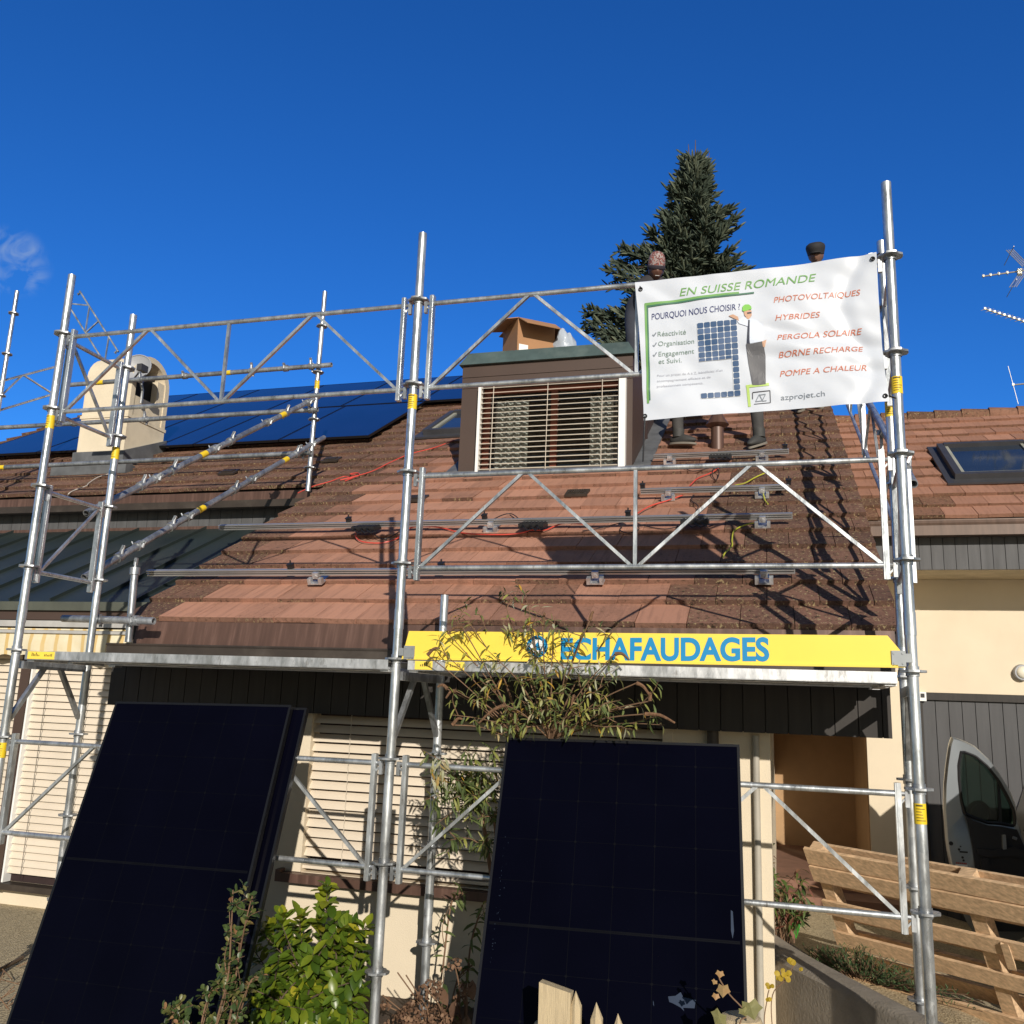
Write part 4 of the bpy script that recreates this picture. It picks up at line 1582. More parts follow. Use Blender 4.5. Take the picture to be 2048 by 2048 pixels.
# transoms with knee braces under the deck
GB = 'deck brackets'
for (x0_, x1_, lab) in ((xl, xl - 0.01, 'left deck bracket between the left front and rear poles'), (xm, xm + 0.02, 'middle deck bracket between the middle front and rear poles'), (xr, xr + 0.04, 'right deck bracket between the right front and rear poles')):
    t_ = thing('deck_bracket', lab, 'bracket', (x0_, 0, ZR), GB)
    dx_ = x1_ - x0_
    mb = MB()
    mb.beam((0, 0.045, -0.085), (dx_, YB - 0.045, -0.085), 0.045, 0.045)
    mb.build('transom', M['steel_dull'], t_)
    mb = MB()
    mb.beam((0, 0.02, -0.40), (dx_ * 0.4, 0.24, -0.095), 0.026, 0.026, (1, 0, 0))
    mb.build('knee_brace', M['steel_dull'], t_)
    mb = MB()
    mb.beam((dx_, YB - 0.02, -0.40), (dx_ * 0.6, YB - 0.24, -0.095), 0.026, 0.026, (1, 0, 0))
    mb.build('knee_brace', M['steel_dull'], t_)

# decks
GD = 'metal scaffold decks'
for (xa, xb, lab, lx) in ((xl + 0.115, xm - 0.025, 'left aluminium deck with yellow label at its left end', 0.02), (xm + 0.085, xr - 0.07, 'right aluminium deck under the yellow lettered board', 0.04)):
    t_ = thing('scaffold_deck', lab, 'scaffold deck', (xa, 0, ZR - 0.003), GD)
    W_ = xb - xa
    mb = MB()
    zt_ = -0.004
    for (ya, yb) in ((-0.05, 0.258), (0.266, 0.580), (0.638, 0.748)):  # narrow inner third plank is added to keep sun off the eaves boards
        mb.box((0, ya, zt_ - 0.048), (W_, ya + 0.004, zt_))
        mb.box((0, yb - 0.004, zt_ - 0.048), (W_, yb, zt_))
        mb.box((0, ya + 0.004, zt_ - 0.006), (W_, yb - 0.004, zt_ - 0.001))
        mb.box((0, ya, zt_ - 0.050), (W_, ya + 0.03, zt_ - 0.047))
        mb.box((0, yb - 0.03, zt_ - 0.050), (W_, yb, zt_ - 0.047))
        for k in range(10):
            xx = W_ * (k + 0.5) / 10
            mb.box((xx - 0.015, ya + 0.004, zt_ - 0.035), (xx + 0.015, yb - 0.004, zt_ - 0.007))
        for xx in (0, W_ - 0.05):
            mb.box((xx, ya + 0.02, zt_ - 0.060), (xx + 0.05, yb - 0.02, zt_ - 0.036))
    mb.build('deck_planks', M['alu'], t_, smooth=0)
    mb = MB()
    if lx < 0.03:
        mb.box((lx, -0.0525, zt_ - 0.046), (lx + 0.19, -0.0503, zt_ - 0.003))
    else:
        mb.box((lx, -0.0525, zt_ - 0.046), (lx + 0.095, -0.0503, zt_ - 0.003))
        mb.box((lx + 0.165, -0.0525, zt_ - 0.046), (lx + 0.265, -0.0503, zt_ - 0.003))
    lb = mb.build('yellow_label', M['yellow'], t_, smooth=0)
    mb = MB()
    for k in range(12):
        xx = lx + 0.03 + (k % 6) * 0.01 + (0.16 if k > 5 and lx > 0.03 else 0.09 if k > 5 else 0)
        hh = random.uniform(0.008, 0.022)
        mb.box((xx, -0.0535, zt_ - 0.03), (xx + 0.005, -0.0527, zt_ - 0.03 + hh))
    mb.build('label_print', M['ink'], lb, smooth=0)

# yellow toe board with lettering
TB = (xm + 0.06, -0.06, ZR + 0.012)
tb = thing('toe_board', 'bright yellow toe board with blue capital lettering along the scaffold deck', 'toe board', TB)
ty = -0.055
c4 = [at(803, 1318, ty), at(818, 1262, ty), at(1775, 1271, ty), at(1800, 1300, ty), at(1811, 1335, ty)]
mb = MB()
mb.prism([tuple(p) for p in c4], (0, 0.022, 0))
mb.beam(c4[0] + V((0.03, 0.008, 0.004)), c4[4] + V((-0.03, 0.008, 0.004)), 0.03, 0.012)
rel(mb, TB).build('board', M['yellow'], tb, smooth=0)
for cu_, cv_ in ((818, 1305), (1797, 1317)):
    c_ = at(cu_, cv_, ty - 0.004)
    mb = MB()
    mb.box((c_.x - 0.028, ty - 0.007, c_.z - 0.034), (c_.x + 0.030, ty - 0.0005, c_.z + 0.034))
    for k in range(4):
        q = (c_.x - 0.018 + 0.036 * (k % 2), ty - 0.007, c_.z - 0.022 + 0.044 * (k // 2))
        mb.path([q, (q[0], q[1] - 0.003, q[2])], 0.005, 8)
    s_ = -1 if cu_ < 1000 else 1
    mb.box((c_.x + s_ * 0.030, ty - 0.006, c_.z - 0.016), (c_.x + s_ * 0.058, ty + 0.012, c_.z + 0.022))
    rel(mb, TB).build('end_bracket', M['zinc'], tb)


def place_text(body, pl_, pr_, cap, y, mname, parent, org, bold=0.0, shear=0.0, ysurf=None, name='lettering', capfrac=None):
    vs, fs = text_mesh(body, bold, shear)
    x0_, x1_ = min(p[0] for p in vs), max(p[0] for p in vs)
    ex = (pr_ - pl_)
    L_ = ex.length
    ex.normalize()
    ez = V((0, 0, 1))
    sx_ = L_ / (x1_ - x0_)
    sz_ = cap / 0.70
    mb = MB()
    out = []
    for p in vs:
        q = pl_ + ex * ((p[0] - x0_) * sx_) + ez * (p[1] * sz_)
        yy = y if ysurf is None else ysurf(q.x, q.z)
        out.append((q.x, yy, q.z))
    mb.add(out, fs)
    return rel(mb, org).build(name, M[mname], parent, smooth=0)


la, lb_ = at(1121, 1319, ty - 0.002), at(1539, 1320.5, ty - 0.002)
capL = at(1250, 1275, ty).z - at(1250, 1318, ty).z
place_text('ECHAFAUDAGES', la, lb_, capL, ty - 0.0018, 'cyan', tb, TB, bold=0.034)
ce = at(1074, 1293, ty - 0.002)
mb = MB()
RR = 0.052
for r0_, r1_, y_, in ((0.036, 0.054, ty - 0.0018),):
    o = len(mb.v)
    for i in range(33):
        a_ = 2 * pi * i / 32
        mb.v += [(ce.x + r0_ * cos(a_), y_, ce.z + r0_ * sin(a_)), (ce.x + r1_ * cos(a_), y_, ce.z + r1_ * sin(a_))]
    for i in range(32):
        mb.face([o + 2 * i, o + 2 * i + 1, o + 2 * i + 3, o + 2 * i + 2])
em = rel(mb, TB).build('emblem', M['cyan'], tb, smooth=0)
mb = MB()
mb.add([(ce.x + 0.0355 * cos(2 * pi * i / 24), ty - 0.0015, ce.z + 0.0355 * sin(2 * pi * i / 24)) for i in range(24)], [tuple(range(24))])
rel(mb, TB).build('emblem_field', M['white'], em, smooth=0)
mb = MB()
mb.add([(ce.x - 0.02, ty - 0.0022, ce.z - 0.018), (ce.x + 0.02, ty - 0.0022, ce.z - 0.018), (ce.x + 0.004, ty - 0.0022, ce.z + 0.024), (ce.x - 0.006, ty - 0.0022, ce.z + 0.012)], [(0, 1, 2, 3)])
rel(mb, TB).build('emblem_mark', M['cyan'], em, smooth=0)

# ------------------------------------------------------------------ banner
BL_, BR_ = -0.664, 0.530
b_tl, b_tr = at(1270, 565, -0.05), at(1752, 508, -0.05)
b_br, b_bl = at(1778, 805, -0.05), at(1288, 842, -0.05)
BO = (0.0, -0.05, b_bl.z)
ban = thing('advertising_banner', 'white wrinkled vinyl banner with printed company slogans tied to the scaffold', 'banner', BO)


def by(x, z):
    """banner surface: folds pulled from the tied corners"""
    s_ = (x - BL_) / (BR_ - BL_)
    t_ = (z - 3.03) / 0.76
    y = -0.052
    y -= 0.014 * sin(2.2 * (1.05 * s_ + 0.9 * t_) * pi + 0.6) * s_
    y += 0.016 * math.exp(-((t_ - (0.62 - 0.42 * (s_ - 0.4))) / 0.055) ** 2) * min(1, max(0, (s_ - 0.32) * 4))
    y += 0.014 * math.exp(-((t_ - (0.38 - 0.38 * (s_ - 0.55))) / 0.05) ** 2) * min(1, max(0, (s_ - 0.4) * 4))
    y += 0.013 * math.exp(-(((s_ - 0.90) - 0.05 * sin(t_ * 7)) / 0.035) ** 2)
    y += 0.011 * math.exp(-((t_ - (1.0 - 1.1 * s_)) / 0.05) ** 2) * max(0, 1 - s_ * 3.2)
    y += 0.012 * math.exp(-((t_ - (0.05 + 0.9 * s_)) / 0.06) ** 2) * max(0, 1 - s_ * 3.0)
    y += 0.014 * noise.noise(V((x * 3.2 + z * 1.5, z * 4.0, 0.3)))
    y += 0.0065 * noise.noise(V((x * 9 + z * 7, z * 9, 4.3)))
    return y


mb = MB()
NX, NZ = 110, 72
for j in range(NZ + 1):
    for i in range(NX + 1):
        s_, t_ = i / NX, j / NZ
        lo = b_bl.lerp(b_br, s_)
        hi = b_tl.lerp(b_tr, s_)
        p = lo.lerp(hi, t_)
        p.z += -0.010 * sin(pi * s_) * t_ * 0.6 + 0.006 * sin(pi * s_) * (1 - t_)
        p.x += 0.006 * sin(pi * t_) * (1 if s_ < 0.5 else -1) * abs(2 * s_ - 1)
        mb.v.append((p.x, by(p.x, p.z), p.z))
for j in range(NZ):
    for i in range(NX):
        a_ = j * (NX + 1) + i
        mb.face([a_, a_ + 1, a_ + NX + 2, a_ + NX + 1])
rel(mb, BO).build('banner_sheet', M['banner'], ban, smooth=180)
bs = lambda x, z: by(x, z) - 0.0028
bs2 = lambda x, z: by(x, z) - 0.0042
PX = 0.00245      # metres per photo pixel at the banner


def btext(body, u0, v0, u1, v1, cap_px, mname, bold=0.0, shear=0.0):
    return place_text(body, at(u0, v0, -0.06), at(u1, v1, -0.06), cap_px * PX, 0, mname, ban, BO, bold, shear, bs)


btext('EN SUISSE ROMANDE', 1359, 591, 1633, 560, 17, 'p_green', 0.0, 0.2)
btext('POURQUOI NOUS CHOISIR ?', 1303, 638, 1480, 618.5, 14, 'p_navy', 0.0)
btext('R\u00e9activit\u00e9', 1315, 671.6, 1371.6, 666.5, 10.5, 'p_sage', 0.0)
btext('Organisation', 1316, 691, 1388, 685, 10.5, 'p_sage', 0.0)
btext('Engagement', 1317, 712, 1388, 705, 10.5, 'p_sage', 0.0)
btext('et Suivi.', 1317, 727, 1363, 723, 10.5, 'p_sage', 0.0)
btext('Pour un projet de A \u00e0 Z, b\u00e9n\u00e9ficiez d\u2019un', 1314, 753, 1445, 741, 5.0, 'p_pale')
btext('accompagnement efficace et de', 1314, 764, 1421, 754, 5.0, 'p_pale')
btext('professionnels comp\u00e9tents.', 1314, 775, 1406, 766, 5.0, 'p_pale')
btext('PHOTOVOLTAIQUES', 1547.6, 604, 1721.5, 588, 12, 'p_red', 0.0, 0.2)
btext('HYBRIDES', 1550.7, 641, 1640.7, 632.5, 12, 'p_red', 0.0, 0.2)
btext('PERGOLA SOLAIRE', 1554.5, 680, 1725.4, 664, 12, 'p_red', 0.0, 0.2)
btext('BORNE RECHARGE', 1557.6, 714, 1728.5, 698, 12, 'p_red', 0.0, 0.2)
btext('POMPE A CHALEUR', 1560, 751.6, 1734.7, 737.6, 12, 'p_red', 0.0, 0.2)
btext('azprojet.ch', 1562, 798, 1650, 791.5, 11, 'p_grey', 0.0)


def bpoly(name, polys, mname, parent=None, surf=None, extra=()):
    """flat printed shapes: pixel outlines cut into fans that follow the folds"""
    mb = MB()
    layers = [(polys, surf or bs, 0)] + [(p_, s_, i_ + 1) for i_, (p_, s_, _) in enumerate(extra)]
    for poly, sf, mi_ in [(q_, s_, i_) for (ps_, s_, i_) in layers for q_ in ps_]:
        mb.cm = mi_
        pts = [at(u, v, -0.06) for u, v in poly]
        # refine the outline, then fan from the centroid in rings
        fine = []
        n_ = len(pts)
        for i in range(n_):
            a_, b_ = pts[i], pts[(i + 1) % n_]
            m_ = max(1, int((b_ - a_).length / 0.02))
            for q in range(m_):
                fine.append(a_.lerp(b_, q / m_))
        c_ = sum(pts, V((0, 0, 0))) / n_
        ring = 5 if (max((p - c_).length for p in pts) > 0.03) else 1
        o = len(mb.v)
        m_ = len(fine)
        for r in range(1, ring + 1):
            for p in fine:
                q = c_.lerp(p, r / ring)
                mb.v.append((q.x, sf(q.x, q.z), q.z))
        mb.v.append((c_.x, sf(c_.x, c_.z), c_.z))
        ci = len(mb.v) - 1
        for i in range(m_):
            mb.face([ci, o + i, o + (i + 1) % m_])
            for r in range(ring - 1):
                mb.face([o + r * m_ + i, o + (r + 1) * m_ + i, o + (r + 1) * m_ + (i + 1) % m_, o + r * m_ + (i + 1) % m_])
    return rel(mb, BO).build(name, [M[mname]] + [M[x_[2]] for x_ in extra], parent or ban, smooth=0)


def bstroke(pts, w_):
    out = []
    for (u0, v0), (u1, v1) in zip(pts[:-1], pts[1:]):
        du, dv = u1 - u0, v1 - v0
        l_ = math.hypot(du, dv)
        nx_, ny_ = -dv / l_ * w_ / 2, du / l_ * w_ / 2
        k_ = max(1, int(l_ / 8))
        for q in range(k_):
            a0, a1 = q / k_, (q + 1) / k_
            out.append([(u0 + du * a0 + nx_, v0 + dv * a0 + ny_), (u0 + du * a1 + nx_, v0 + dv * a1 + ny_), (u0 + du * a1 - nx_, v0 + dv * a1 - ny_), (u0 + du * a0 - nx_, v0 + dv * a0 - ny_)])
    return out


bpoly('check_marks', bstroke([(1305, 668), (1307, 671), (1312, 664)], 2.2) + bstroke([(1305.5, 689), (1307.5, 692), (1312.5, 684)], 2.2) + bstroke([(1306, 709), (1308, 712), (1313, 704)], 2.2), 'p_grey')
bpoly('frame_line', [[(1290, 606), (1345, 600), (1400, 592), (1470, 582), (1508, 580), (1482, 588), (1400, 600), (1345, 606), (1290, 612)]][0:0] + bstroke([(1289, 607.5), (1330, 603), (1380, 596.5), (1430, 589), (1478, 584)], 5) + bstroke([(1290.5, 606), (1293, 680), (1295, 750), (1296, 806)], 4.5), 'p_green')
bpoly('frame_line', bstroke([(1293, 612), (1330, 606.5), (1380, 600), (1430, 592.5), (1478, 587), (1508, 583)], 3.2) + bstroke([(1294.3, 612), (1296.5, 680), (1298.5, 750), (1299.5, 800)], 3.0), 'p_dgreen', surf=bs2)
# picture of solar cells
cells = []
cells2 = []
tlc, trc, blc = (1393.5, 645.5), (1473.5, 638), (1401.5, 797)


def cellp(i, j):
    u = tlc[0] + (trc[0] - tlc[0]) * i / 6 + (blc[0] - tlc[0]) * j / 13
    v = tlc[1] + (trc[1] - tlc[1]) * i / 6 + (blc[1] - tlc[1]) * j / 13
    return u, v


rc = random.Random(4)
for j in range(13):
    for i in range(6):
        if 6 < j < 12 and i != 5:
            continue
        hgt = 0.55 if j == 6 and i != 5 else 1.0
        a_ = 0.045
        c_ = 0.17
        pts = [(i + a_, j + c_), (i + c_, j + a_), (i + 1 - c_, j + a_), (i + 1 - a_, j + c_), (i + 1 - a_, j + hgt - (c_ if hgt == 1 else 0)), (i + 1 - c_, j + hgt - (a_ if hgt == 1 else 0)), (i + c_, j + hgt - (a_ if hgt == 1 else 0)), (i + a_, j + hgt - (c_ if hgt == 1 else 0))]
        (cells if rc.random() < 0.6 else cells2).append([cellp(*q) for q in pts])
ground_ = [[cellp(0, 0), cellp(6, 0), cellp(6, 6.6), cellp(0, 6.6)], [cellp(4.95, 6.55), cellp(6, 6.55), cellp(6, 12), cellp(4.95, 12)], [cellp(0, 11.95), cellp(6, 11.95), cellp(6, 13), cellp(0, 13)]]
bpoly('printed_solar_cells', cells, 'p_cell', None, bs2, ((cells2, bs2, 'p_cellb'), (ground_, bs, 'p_white')))
# printed man in a shirt
man = bpoly('printed_man', [[(1474, 641), (1486, 634), (1499, 637), (1512, 639), (1524, 648), (1528, 668), (1526, 683), (1500, 688), (1497, 668), (1497, 648), (1478, 647)]], 'p_shirt', surf=bs2)
bpoly('printed_trousers', [[(1492, 688), (1500, 687), (1526, 683), (1531, 710), (1531.5, 767), (1518, 769), (1505, 769), (1497, 725)]], 'p_trouser', man, bs2)
bpoly('printed_tie', [[(1496.5, 640), (1499.5, 640), (1499, 688), (1494, 686)]], 'p_tie', man, lambda x, z: by(x, z) - 0.0055)
bpoly('printed_face', [[(1487, 620), (1503, 620), (1503.5, 631), (1498, 638.5), (1494, 638), (1489, 630)], [(1457, 632), (1466, 629), (1476, 634), (1478, 642), (1470, 638)], [(1524, 684), (1533, 680), (1530, 694), (1526, 694)]], 'p_skin', man, lambda x, z: by(x, z) - 0.0052)
bpoly('printed_helmet', [[(1484.5, 621), (1485, 612), (1490, 608), (1497, 607.5), (1502, 611), (1503.5, 617), (1496, 620), (1488, 623)]], 'p_helmet', man, lambda x, z: by(x, z) - 0.0060)
bpoly('printed_glasses', [[(1494, 625), (1503, 623.5), (1503, 626.5), (1494.5, 628)]], 'p_tie', man, lambda x, z: by(x, z) - 0.0062)
# logo
lg = bpoly('printed_logo', bstroke([(1492, 771.5), (1538, 767)], 5.5) + bstroke([(1495, 769), (1499, 811)], 5.5), 'p_lime')
bpoly('logo_box', bstroke([(1505, 796), (1505, 783), (1540, 779.5), (1541, 803)], 1.6) + bstroke([(1508, 806), (1541, 803)], 1.2), 'p_black', lg)
bpoly('logo_letters', bstroke([(1511, 801), (1518.5, 787), (1525, 799), (1511, 801)], 1.5) + bstroke([(1519, 788), (1531, 786.5), (1524, 800), (1533, 799)], 1.5), 'p_grey', lg)
# ties and eyelets
GTi = 'p'
mb = MB()
for (u, v, e) in ((1281, 578, (-0.01, 0.03, 0.045)), (1290, 832, (0.0, 0.02, -0.20)), (1745, 519, (0.035, 0.03, 0.04)), (1770, 793, (0.05, 0.04, 0.0))):
    c_ = at(u, v, -0.06)
    c_.y = bs(c_.x, c_.z)
    mb.path([tuple(c_ + V((0.009 * cos(2 * pi * i / 12), -0.001, 0.009 * sin(2 * pi * i / 12)))) for i in range(13)], 0.003, 6)
    if e[2] < -0.1:
        tgt = V((c_.x - 0.015, -0.012, lz(2) + 0.005))
    else:
        tgt = c_ + V(e)
    mb.path([tuple(c_), tuple(c_.lerp(tgt, 0.5) + V((0, -0.006, 0))), tuple(tgt)], 0.0042, 6)
rel(mb, BO).build('fixing_ties', M['black'], ban)

# ------------------------------------------------------------------ solar panels on the roof
def panel(name, label, O, ex, ed, w_, h_, grp, glass, cols=6, rows=9, frame=0.012, midbar=True, lines=True):
    """framed solar panel: O top-left corner, ex across, ed down the panel"""
    ex, ed = V(ex).normalized(), V(ed).normalized()
    nrm = ex.cross(ed).normalized()          # points to the back
    t_ = thing(name, label, 'solar panel', O, grp)
    T = 0.030

    def P(a_, b_, c_):
        return ex * a_ + ed * b_ + nrm * c_
    mb = MB()

    def slab(a0, b0, a1, b1, c0, c1):
        mb.hexa([P(a0, b0, c1), P(a1, b0, c1), P(a1, b1, c1), P(a0, b1, c1), P(a0, b0, c0), P(a1, b0, c0), P(a1, b1, c0), P(a0, b1, c0)])
    f = frame
    slab(0, 0, w_, f, 0, T)
    slab(0, h_ - f, w_, h_, 0, T)
    slab(0, f, f, h_ - f, 0, T)
    slab(w_ - f, f, w_, h_ - f, 0, T)
    mb.build('frame', M['black_frame'], t_, smooth=0)
    mb = MB()
    slab(f, f, w_ - f, h_ - f, 0.0025, 0.009)
    g_ = mb.build('glass', M[glass], t_, smooth=0)
    if lines:
        mb = MB()

        def strip(a0, b0, a1, b1):
            o = len(mb.v)
            mb.v += [tuple(P(a0, b0, 0.0018)), tuple(P(a1, b0, 0.0018)), tuple(P(a1, b1, 0.0018)), tuple(P(a0, b1, 0.0018))]
            mb.face([o, o + 3, o + 2, o + 1])
        mg = 0.022
        cw = (w_ - 2 * mg) / cols
        for i in range(1, cols):
            strip(mg + cw * i - 0.0009, mg, mg + cw * i + 0.0009, h_ - mg)
        ch = (h_ - 2 * mg) / rows
        rowsy = [mg + ch * (j + 0.5) for j in range(rows)]
        for y_ in rowsy:
            strip(mg, y_ - 0.0006, w_ - mg, y_ + 0.0006)
        for y_ in rowsy:
            for i in range(1, cols):
                x_ = mg + cw * i
                o = len(mb.v)
                s_ = 0.0075
                mb.v += [tuple(P(x_ - s_, y_, 0.0012)), tuple(P(x_, y_ - s_, 0.0012)), tuple(P(x_ + s_, y_, 0.0012)), tuple(P(x_, y_ + s_, 0.0012))]
                mb.face([o, o + 3, o + 2, o + 1])
        strip(mg, h_ / 2 - 0.006, w_ - mg, h_ / 2 + 0.006)
        mb.build('cell_lines', M['pv_line'], g_, smooth=0)
    return t_, P


ued = V((0, -cos(CA), -sin(CA)))
GPV = 'black solar panels mounted on the roof'
off = 0.13
pw, ph = 1.205, 1.94
r1 = [(-5.81, 'rightmost solar panel of the lower roof row, its lower right corner free'), (-7.03, 'second solar panel from the right in the lower roof row, right of the chimney'), (-9.47, 'solar panel of the lower roof row just left of the chimney'), (-10.69, 'leftmost solar panel of the lower roof row')]
for (x, lab) in r1:
    y_ = 6.72
    panel('solar_panel', lab, (x, y_, roofz(y_) + off), (1, 0, 0), ued, pw, ph, GPV, 'pv_roof', lines=False)
r2 = [(-4.68, 'rightmost solar panel of the upper roof row, partly behind the dormer'), (-5.90, 'second solar panel from the right in the upper roof row'), (-7.12, 'third solar panel from the right in the upper roof row'), (-8.34, 'upper row solar panel above and behind the chimney'), (-9.56, 'second solar panel from the left in the upper roof row'), (-10.78, 'leftmost solar panel of the upper roof row')]
for (x, lab) in r2:
    y_ = 8.45
    panel('solar_panel', lab, (x, y_, roofz(y_) + off), (1, 0, 0), ued, pw, ph + 0.015, GPV, 'pv_roof', lines=False)
y_ = 6.72
panel('solar_panel', 'short solar panel of the lower roof row right behind the chimney', (-8.25, y_, roofz(y_) + off), (1, 0, 0), ued, 0.685, 1.70, GPV, 'pv_roof', lines=False)
panel('solar_panel', 'narrow solar panel strip of the lower roof row touching the chimney', (-7.555, y_, roofz(y_) + off), (1, 0, 0), ued, 0.51, ph, GPV, 'pv_roof', lines=False)

# ------------------------------------------------------------------ mounting rails on the bare roof
GR = 'aluminium mounting rails on the tiles'
ex_ = V((1, 0, 0))


def rail_profile(mb, xa, xb, y, z):
    up = V((0, -sin(CA), cos(CA)))
    al = V((0, cos(CA), sin(CA)))
    c = V((0, y, z))
    h, w_ = 0.044, 0.036
    for (q0, q1, s_) in ((-0.5, -0.28, 0.0), (-0.16, 0.16, 0.0), (0.28, 0.5, 0.0)):
        pass
    # C-shaped section: two grooves on the front face
    mb.hexa([V((xx, 0, 0)) + c + al * (w_ * a_) + up * (h * b_) for (xx, a_, b_) in ((xa, 0.12, -0.5), (xb, 0.12, -0.5), (xb, 0.5, -0.5), (xa, 0.5, -0.5), (xa, 0.12, 0.44), (xb, 0.12, 0.44), (xb, 0.5, 0.44), (xa, 0.5, 0.44))])
    for (b0, b1) in ((-0.505, -0.26), (-0.06, 0.10), (0.28, 0.5)):
        mb.hexa([V((xx, 0, 0)) + c + al * (w_ * a_) + up * (h * b_) for (xx, a_, b_) in ((xa, -0.52, b0), (xb, -0.52, b0), (xb, 0.13, b0), (xa, 0.13, b0), (xa, -0.52, b1), (xb, -0.52, b1), (xb, 0.13, b1), (xa, 0.13, b1))])


def rail(uL, vL, uR, vR, label, hooks, clamps):
    pL, pR_ = atroof(uL, vL, 0.10), atroof(uR, vR, 0.10)
    y = (pL.y + pR_.y) / 2
    z = roofz(y) + 0.105
    O = (pL.x, y, z)
    t_ = thing('mounting_rail', label, 'rail', O, GR)
    mb = MB()
    rail_profile(mb, pL.x, pR_.x, y, z)
    rel(mb, O).build('rail_profile', M['alu_rail'], t_, smooth=0)
    for u, v in hooks:
        p = atroof(u, v, 0.08)
        R = Matrix.Translation((p.x, y - 0.03, z - 0.028)) @ Matrix.Rotation(CA, 4, 'X')
        mb = MB()
        mb.box((-0.055, -0.05, -0.055), (0.055, 0.02, -0.046), R)
        mb.box((-0.055, -0.05, -0.046), (-0.030, -0.01, -0.010), R)
        mb.box((0.030, -0.05, -0.046), (0.055, -0.01, -0.010), R)
        mb.box((-0.022, -0.025, -0.02), (0.022, 0.005, 0.024), R)
        mb.path([R @ V((0, -0.03, 0.0)), R @ V((0, -0.01, 0.0))], 0.012, 6)
        mb.box((-0.03, 0.0, -0.06), (0.03, 0.22, -0.053), R)
        rel(mb, O).build('roof_hook', M['alu'], t_, smooth=0)
    for u, v in clamps:
        p = atroof(u, v, 0.14)
        R = Matrix.Translation((p.x, y + 0.005, z + 0.022)) @ Matrix.Rotation(CA, 4, 'X')
        mb = MB()
        mb.box((-0.018, -0.02, 0), (0.018, 0.02, 0.035), R)
        mb.box((-0.022, -0.024, 0.035), (0.022, 0.024, 0.042), R)
        mb.path([R @ V((0, 0, 0.04)), R @ V((0.002, 0.006, 0.065))], 0.006, 6)
        rel(mb, O).build('panel_clamp', M['black'], t_, smooth=0)
    return y, z


ry1, rz1 = rail(295, 1147, 1590, 1140, 'longest and lowest aluminium rail, just above the roof eaves', ((632, 1155), (1190, 1155), (1528, 1152)), ((590, 1128), (890, 1125)))
ry2, rz2 = rail(440, 1055, 1585, 1033, 'second aluminium rail up the roof, with two black inverter boxes on it', ((982, 1052), (1525, 1040)), ((703, 1037), (972, 1032), (1258, 1025)))
ry3, rz3 = rail(1282, 982, 1578, 976, 'short aluminium rail, lower of the two right of the dormer', ((1338, 985), (1524, 980)), ((1287, 970), (1577, 962)))
ry4, rz4 = rail(1308, 913, 1578, 904, 'short aluminium rail at the worker feet beside the dormer', ((1342, 912), (1524, 905)), ((1570, 893),))

# micro inverters
GI = 'black micro inverters clipped to the rails'
for (u, v, y, z, lab) in ((741, 1058, ry2, rz2, 'black inverter box with looped red cable, left of the middle pole'), (1072, 1051, ry2, rz2, 'black inverter box on the second rail below the dormer window'), (1392, 1044, ry2, rz2, 'black inverter box on the second rail right of the frame post'), (1443, 909, ry4, rz4, 'black inverter box on the top rail near the vent pipe')):
    p = atroof(u, v, 0.06)
    O = (p.x, y - 0.07, z - 0.045)
    t_ = thing('micro_inverter', lab, 'inverter', O, GI)
    R = Matrix.Rotation(CA - 0.25, 4, 'X')
    mb = MB()
    mb.box((-0.10, -0.075, -0.018), (0.10, 0.075, 0.016), R)
    for k in range(7):
        mb.box((-0.09 + k * 0.028, -0.07, 0.016), (-0.076 + k * 0.028, 0.07, 0.022), R)
    mb.build('housing', M['black'], t_, smooth=0)
    mb = MB()
    for k in (-0.06, 0.0, 0.05):
        mb.path([R @ V((k, -0.075, 0)), R @ V((k + 0.01, -0.12, -0.005)), R @ V((k + 0.05, -0.14, -0.03)), R @ V((k + 0.09, -0.10, -0.02))], 0.005, 6)
        mb.path([R @ V((k, -0.075, 0)), R @ V((k, -0.10, 0))], 0.010, 8)
    mb.build('connector_leads', M['black'], t_)


def smooth_path(pts, k=6):
    out = []
    n_ = len(pts)
    for i in range(n_ - 1):
        p0, p1, p2, p3 = pts[max(i - 1, 0)], pts[i], pts[i + 1], pts[min(i + 2, n_ - 1)]
        for q in range(k):
            t_ = q / k
            out.append(0.5 * ((2 * p1) + (-p0 + p2) * t_ + (2 * p0 - 5 * p1 + 4 * p2 - p3) * t_ * t_ + (-p0 + 3 * p1 - 3 * p2 + p3) * t_ ** 3))
    out.append(pts[-1])
    return out


def cable(name, px, label, mname, r=0.0055, off=0.045, cat='cable', grp=None):
    lines = [smooth_path([atroof(q[0], q[1], q[2] if len(q) > 2 else off) for q in line]) for line in px]
    if len(lines) == 1:
        mb = MB()
        mb.path(lines[0], r, 6)
        return tag(mb.build(name, M[mname]), label, cat, grp)
    t_ = thing(name, label, cat, tuple(lines[0][0]), grp)
    for ln in lines:
        mb = MB()
        mb.path(ln, r, 6)
        rel(mb, lines[0][0]).build('cable_length', M[mname], t_)
    return t_


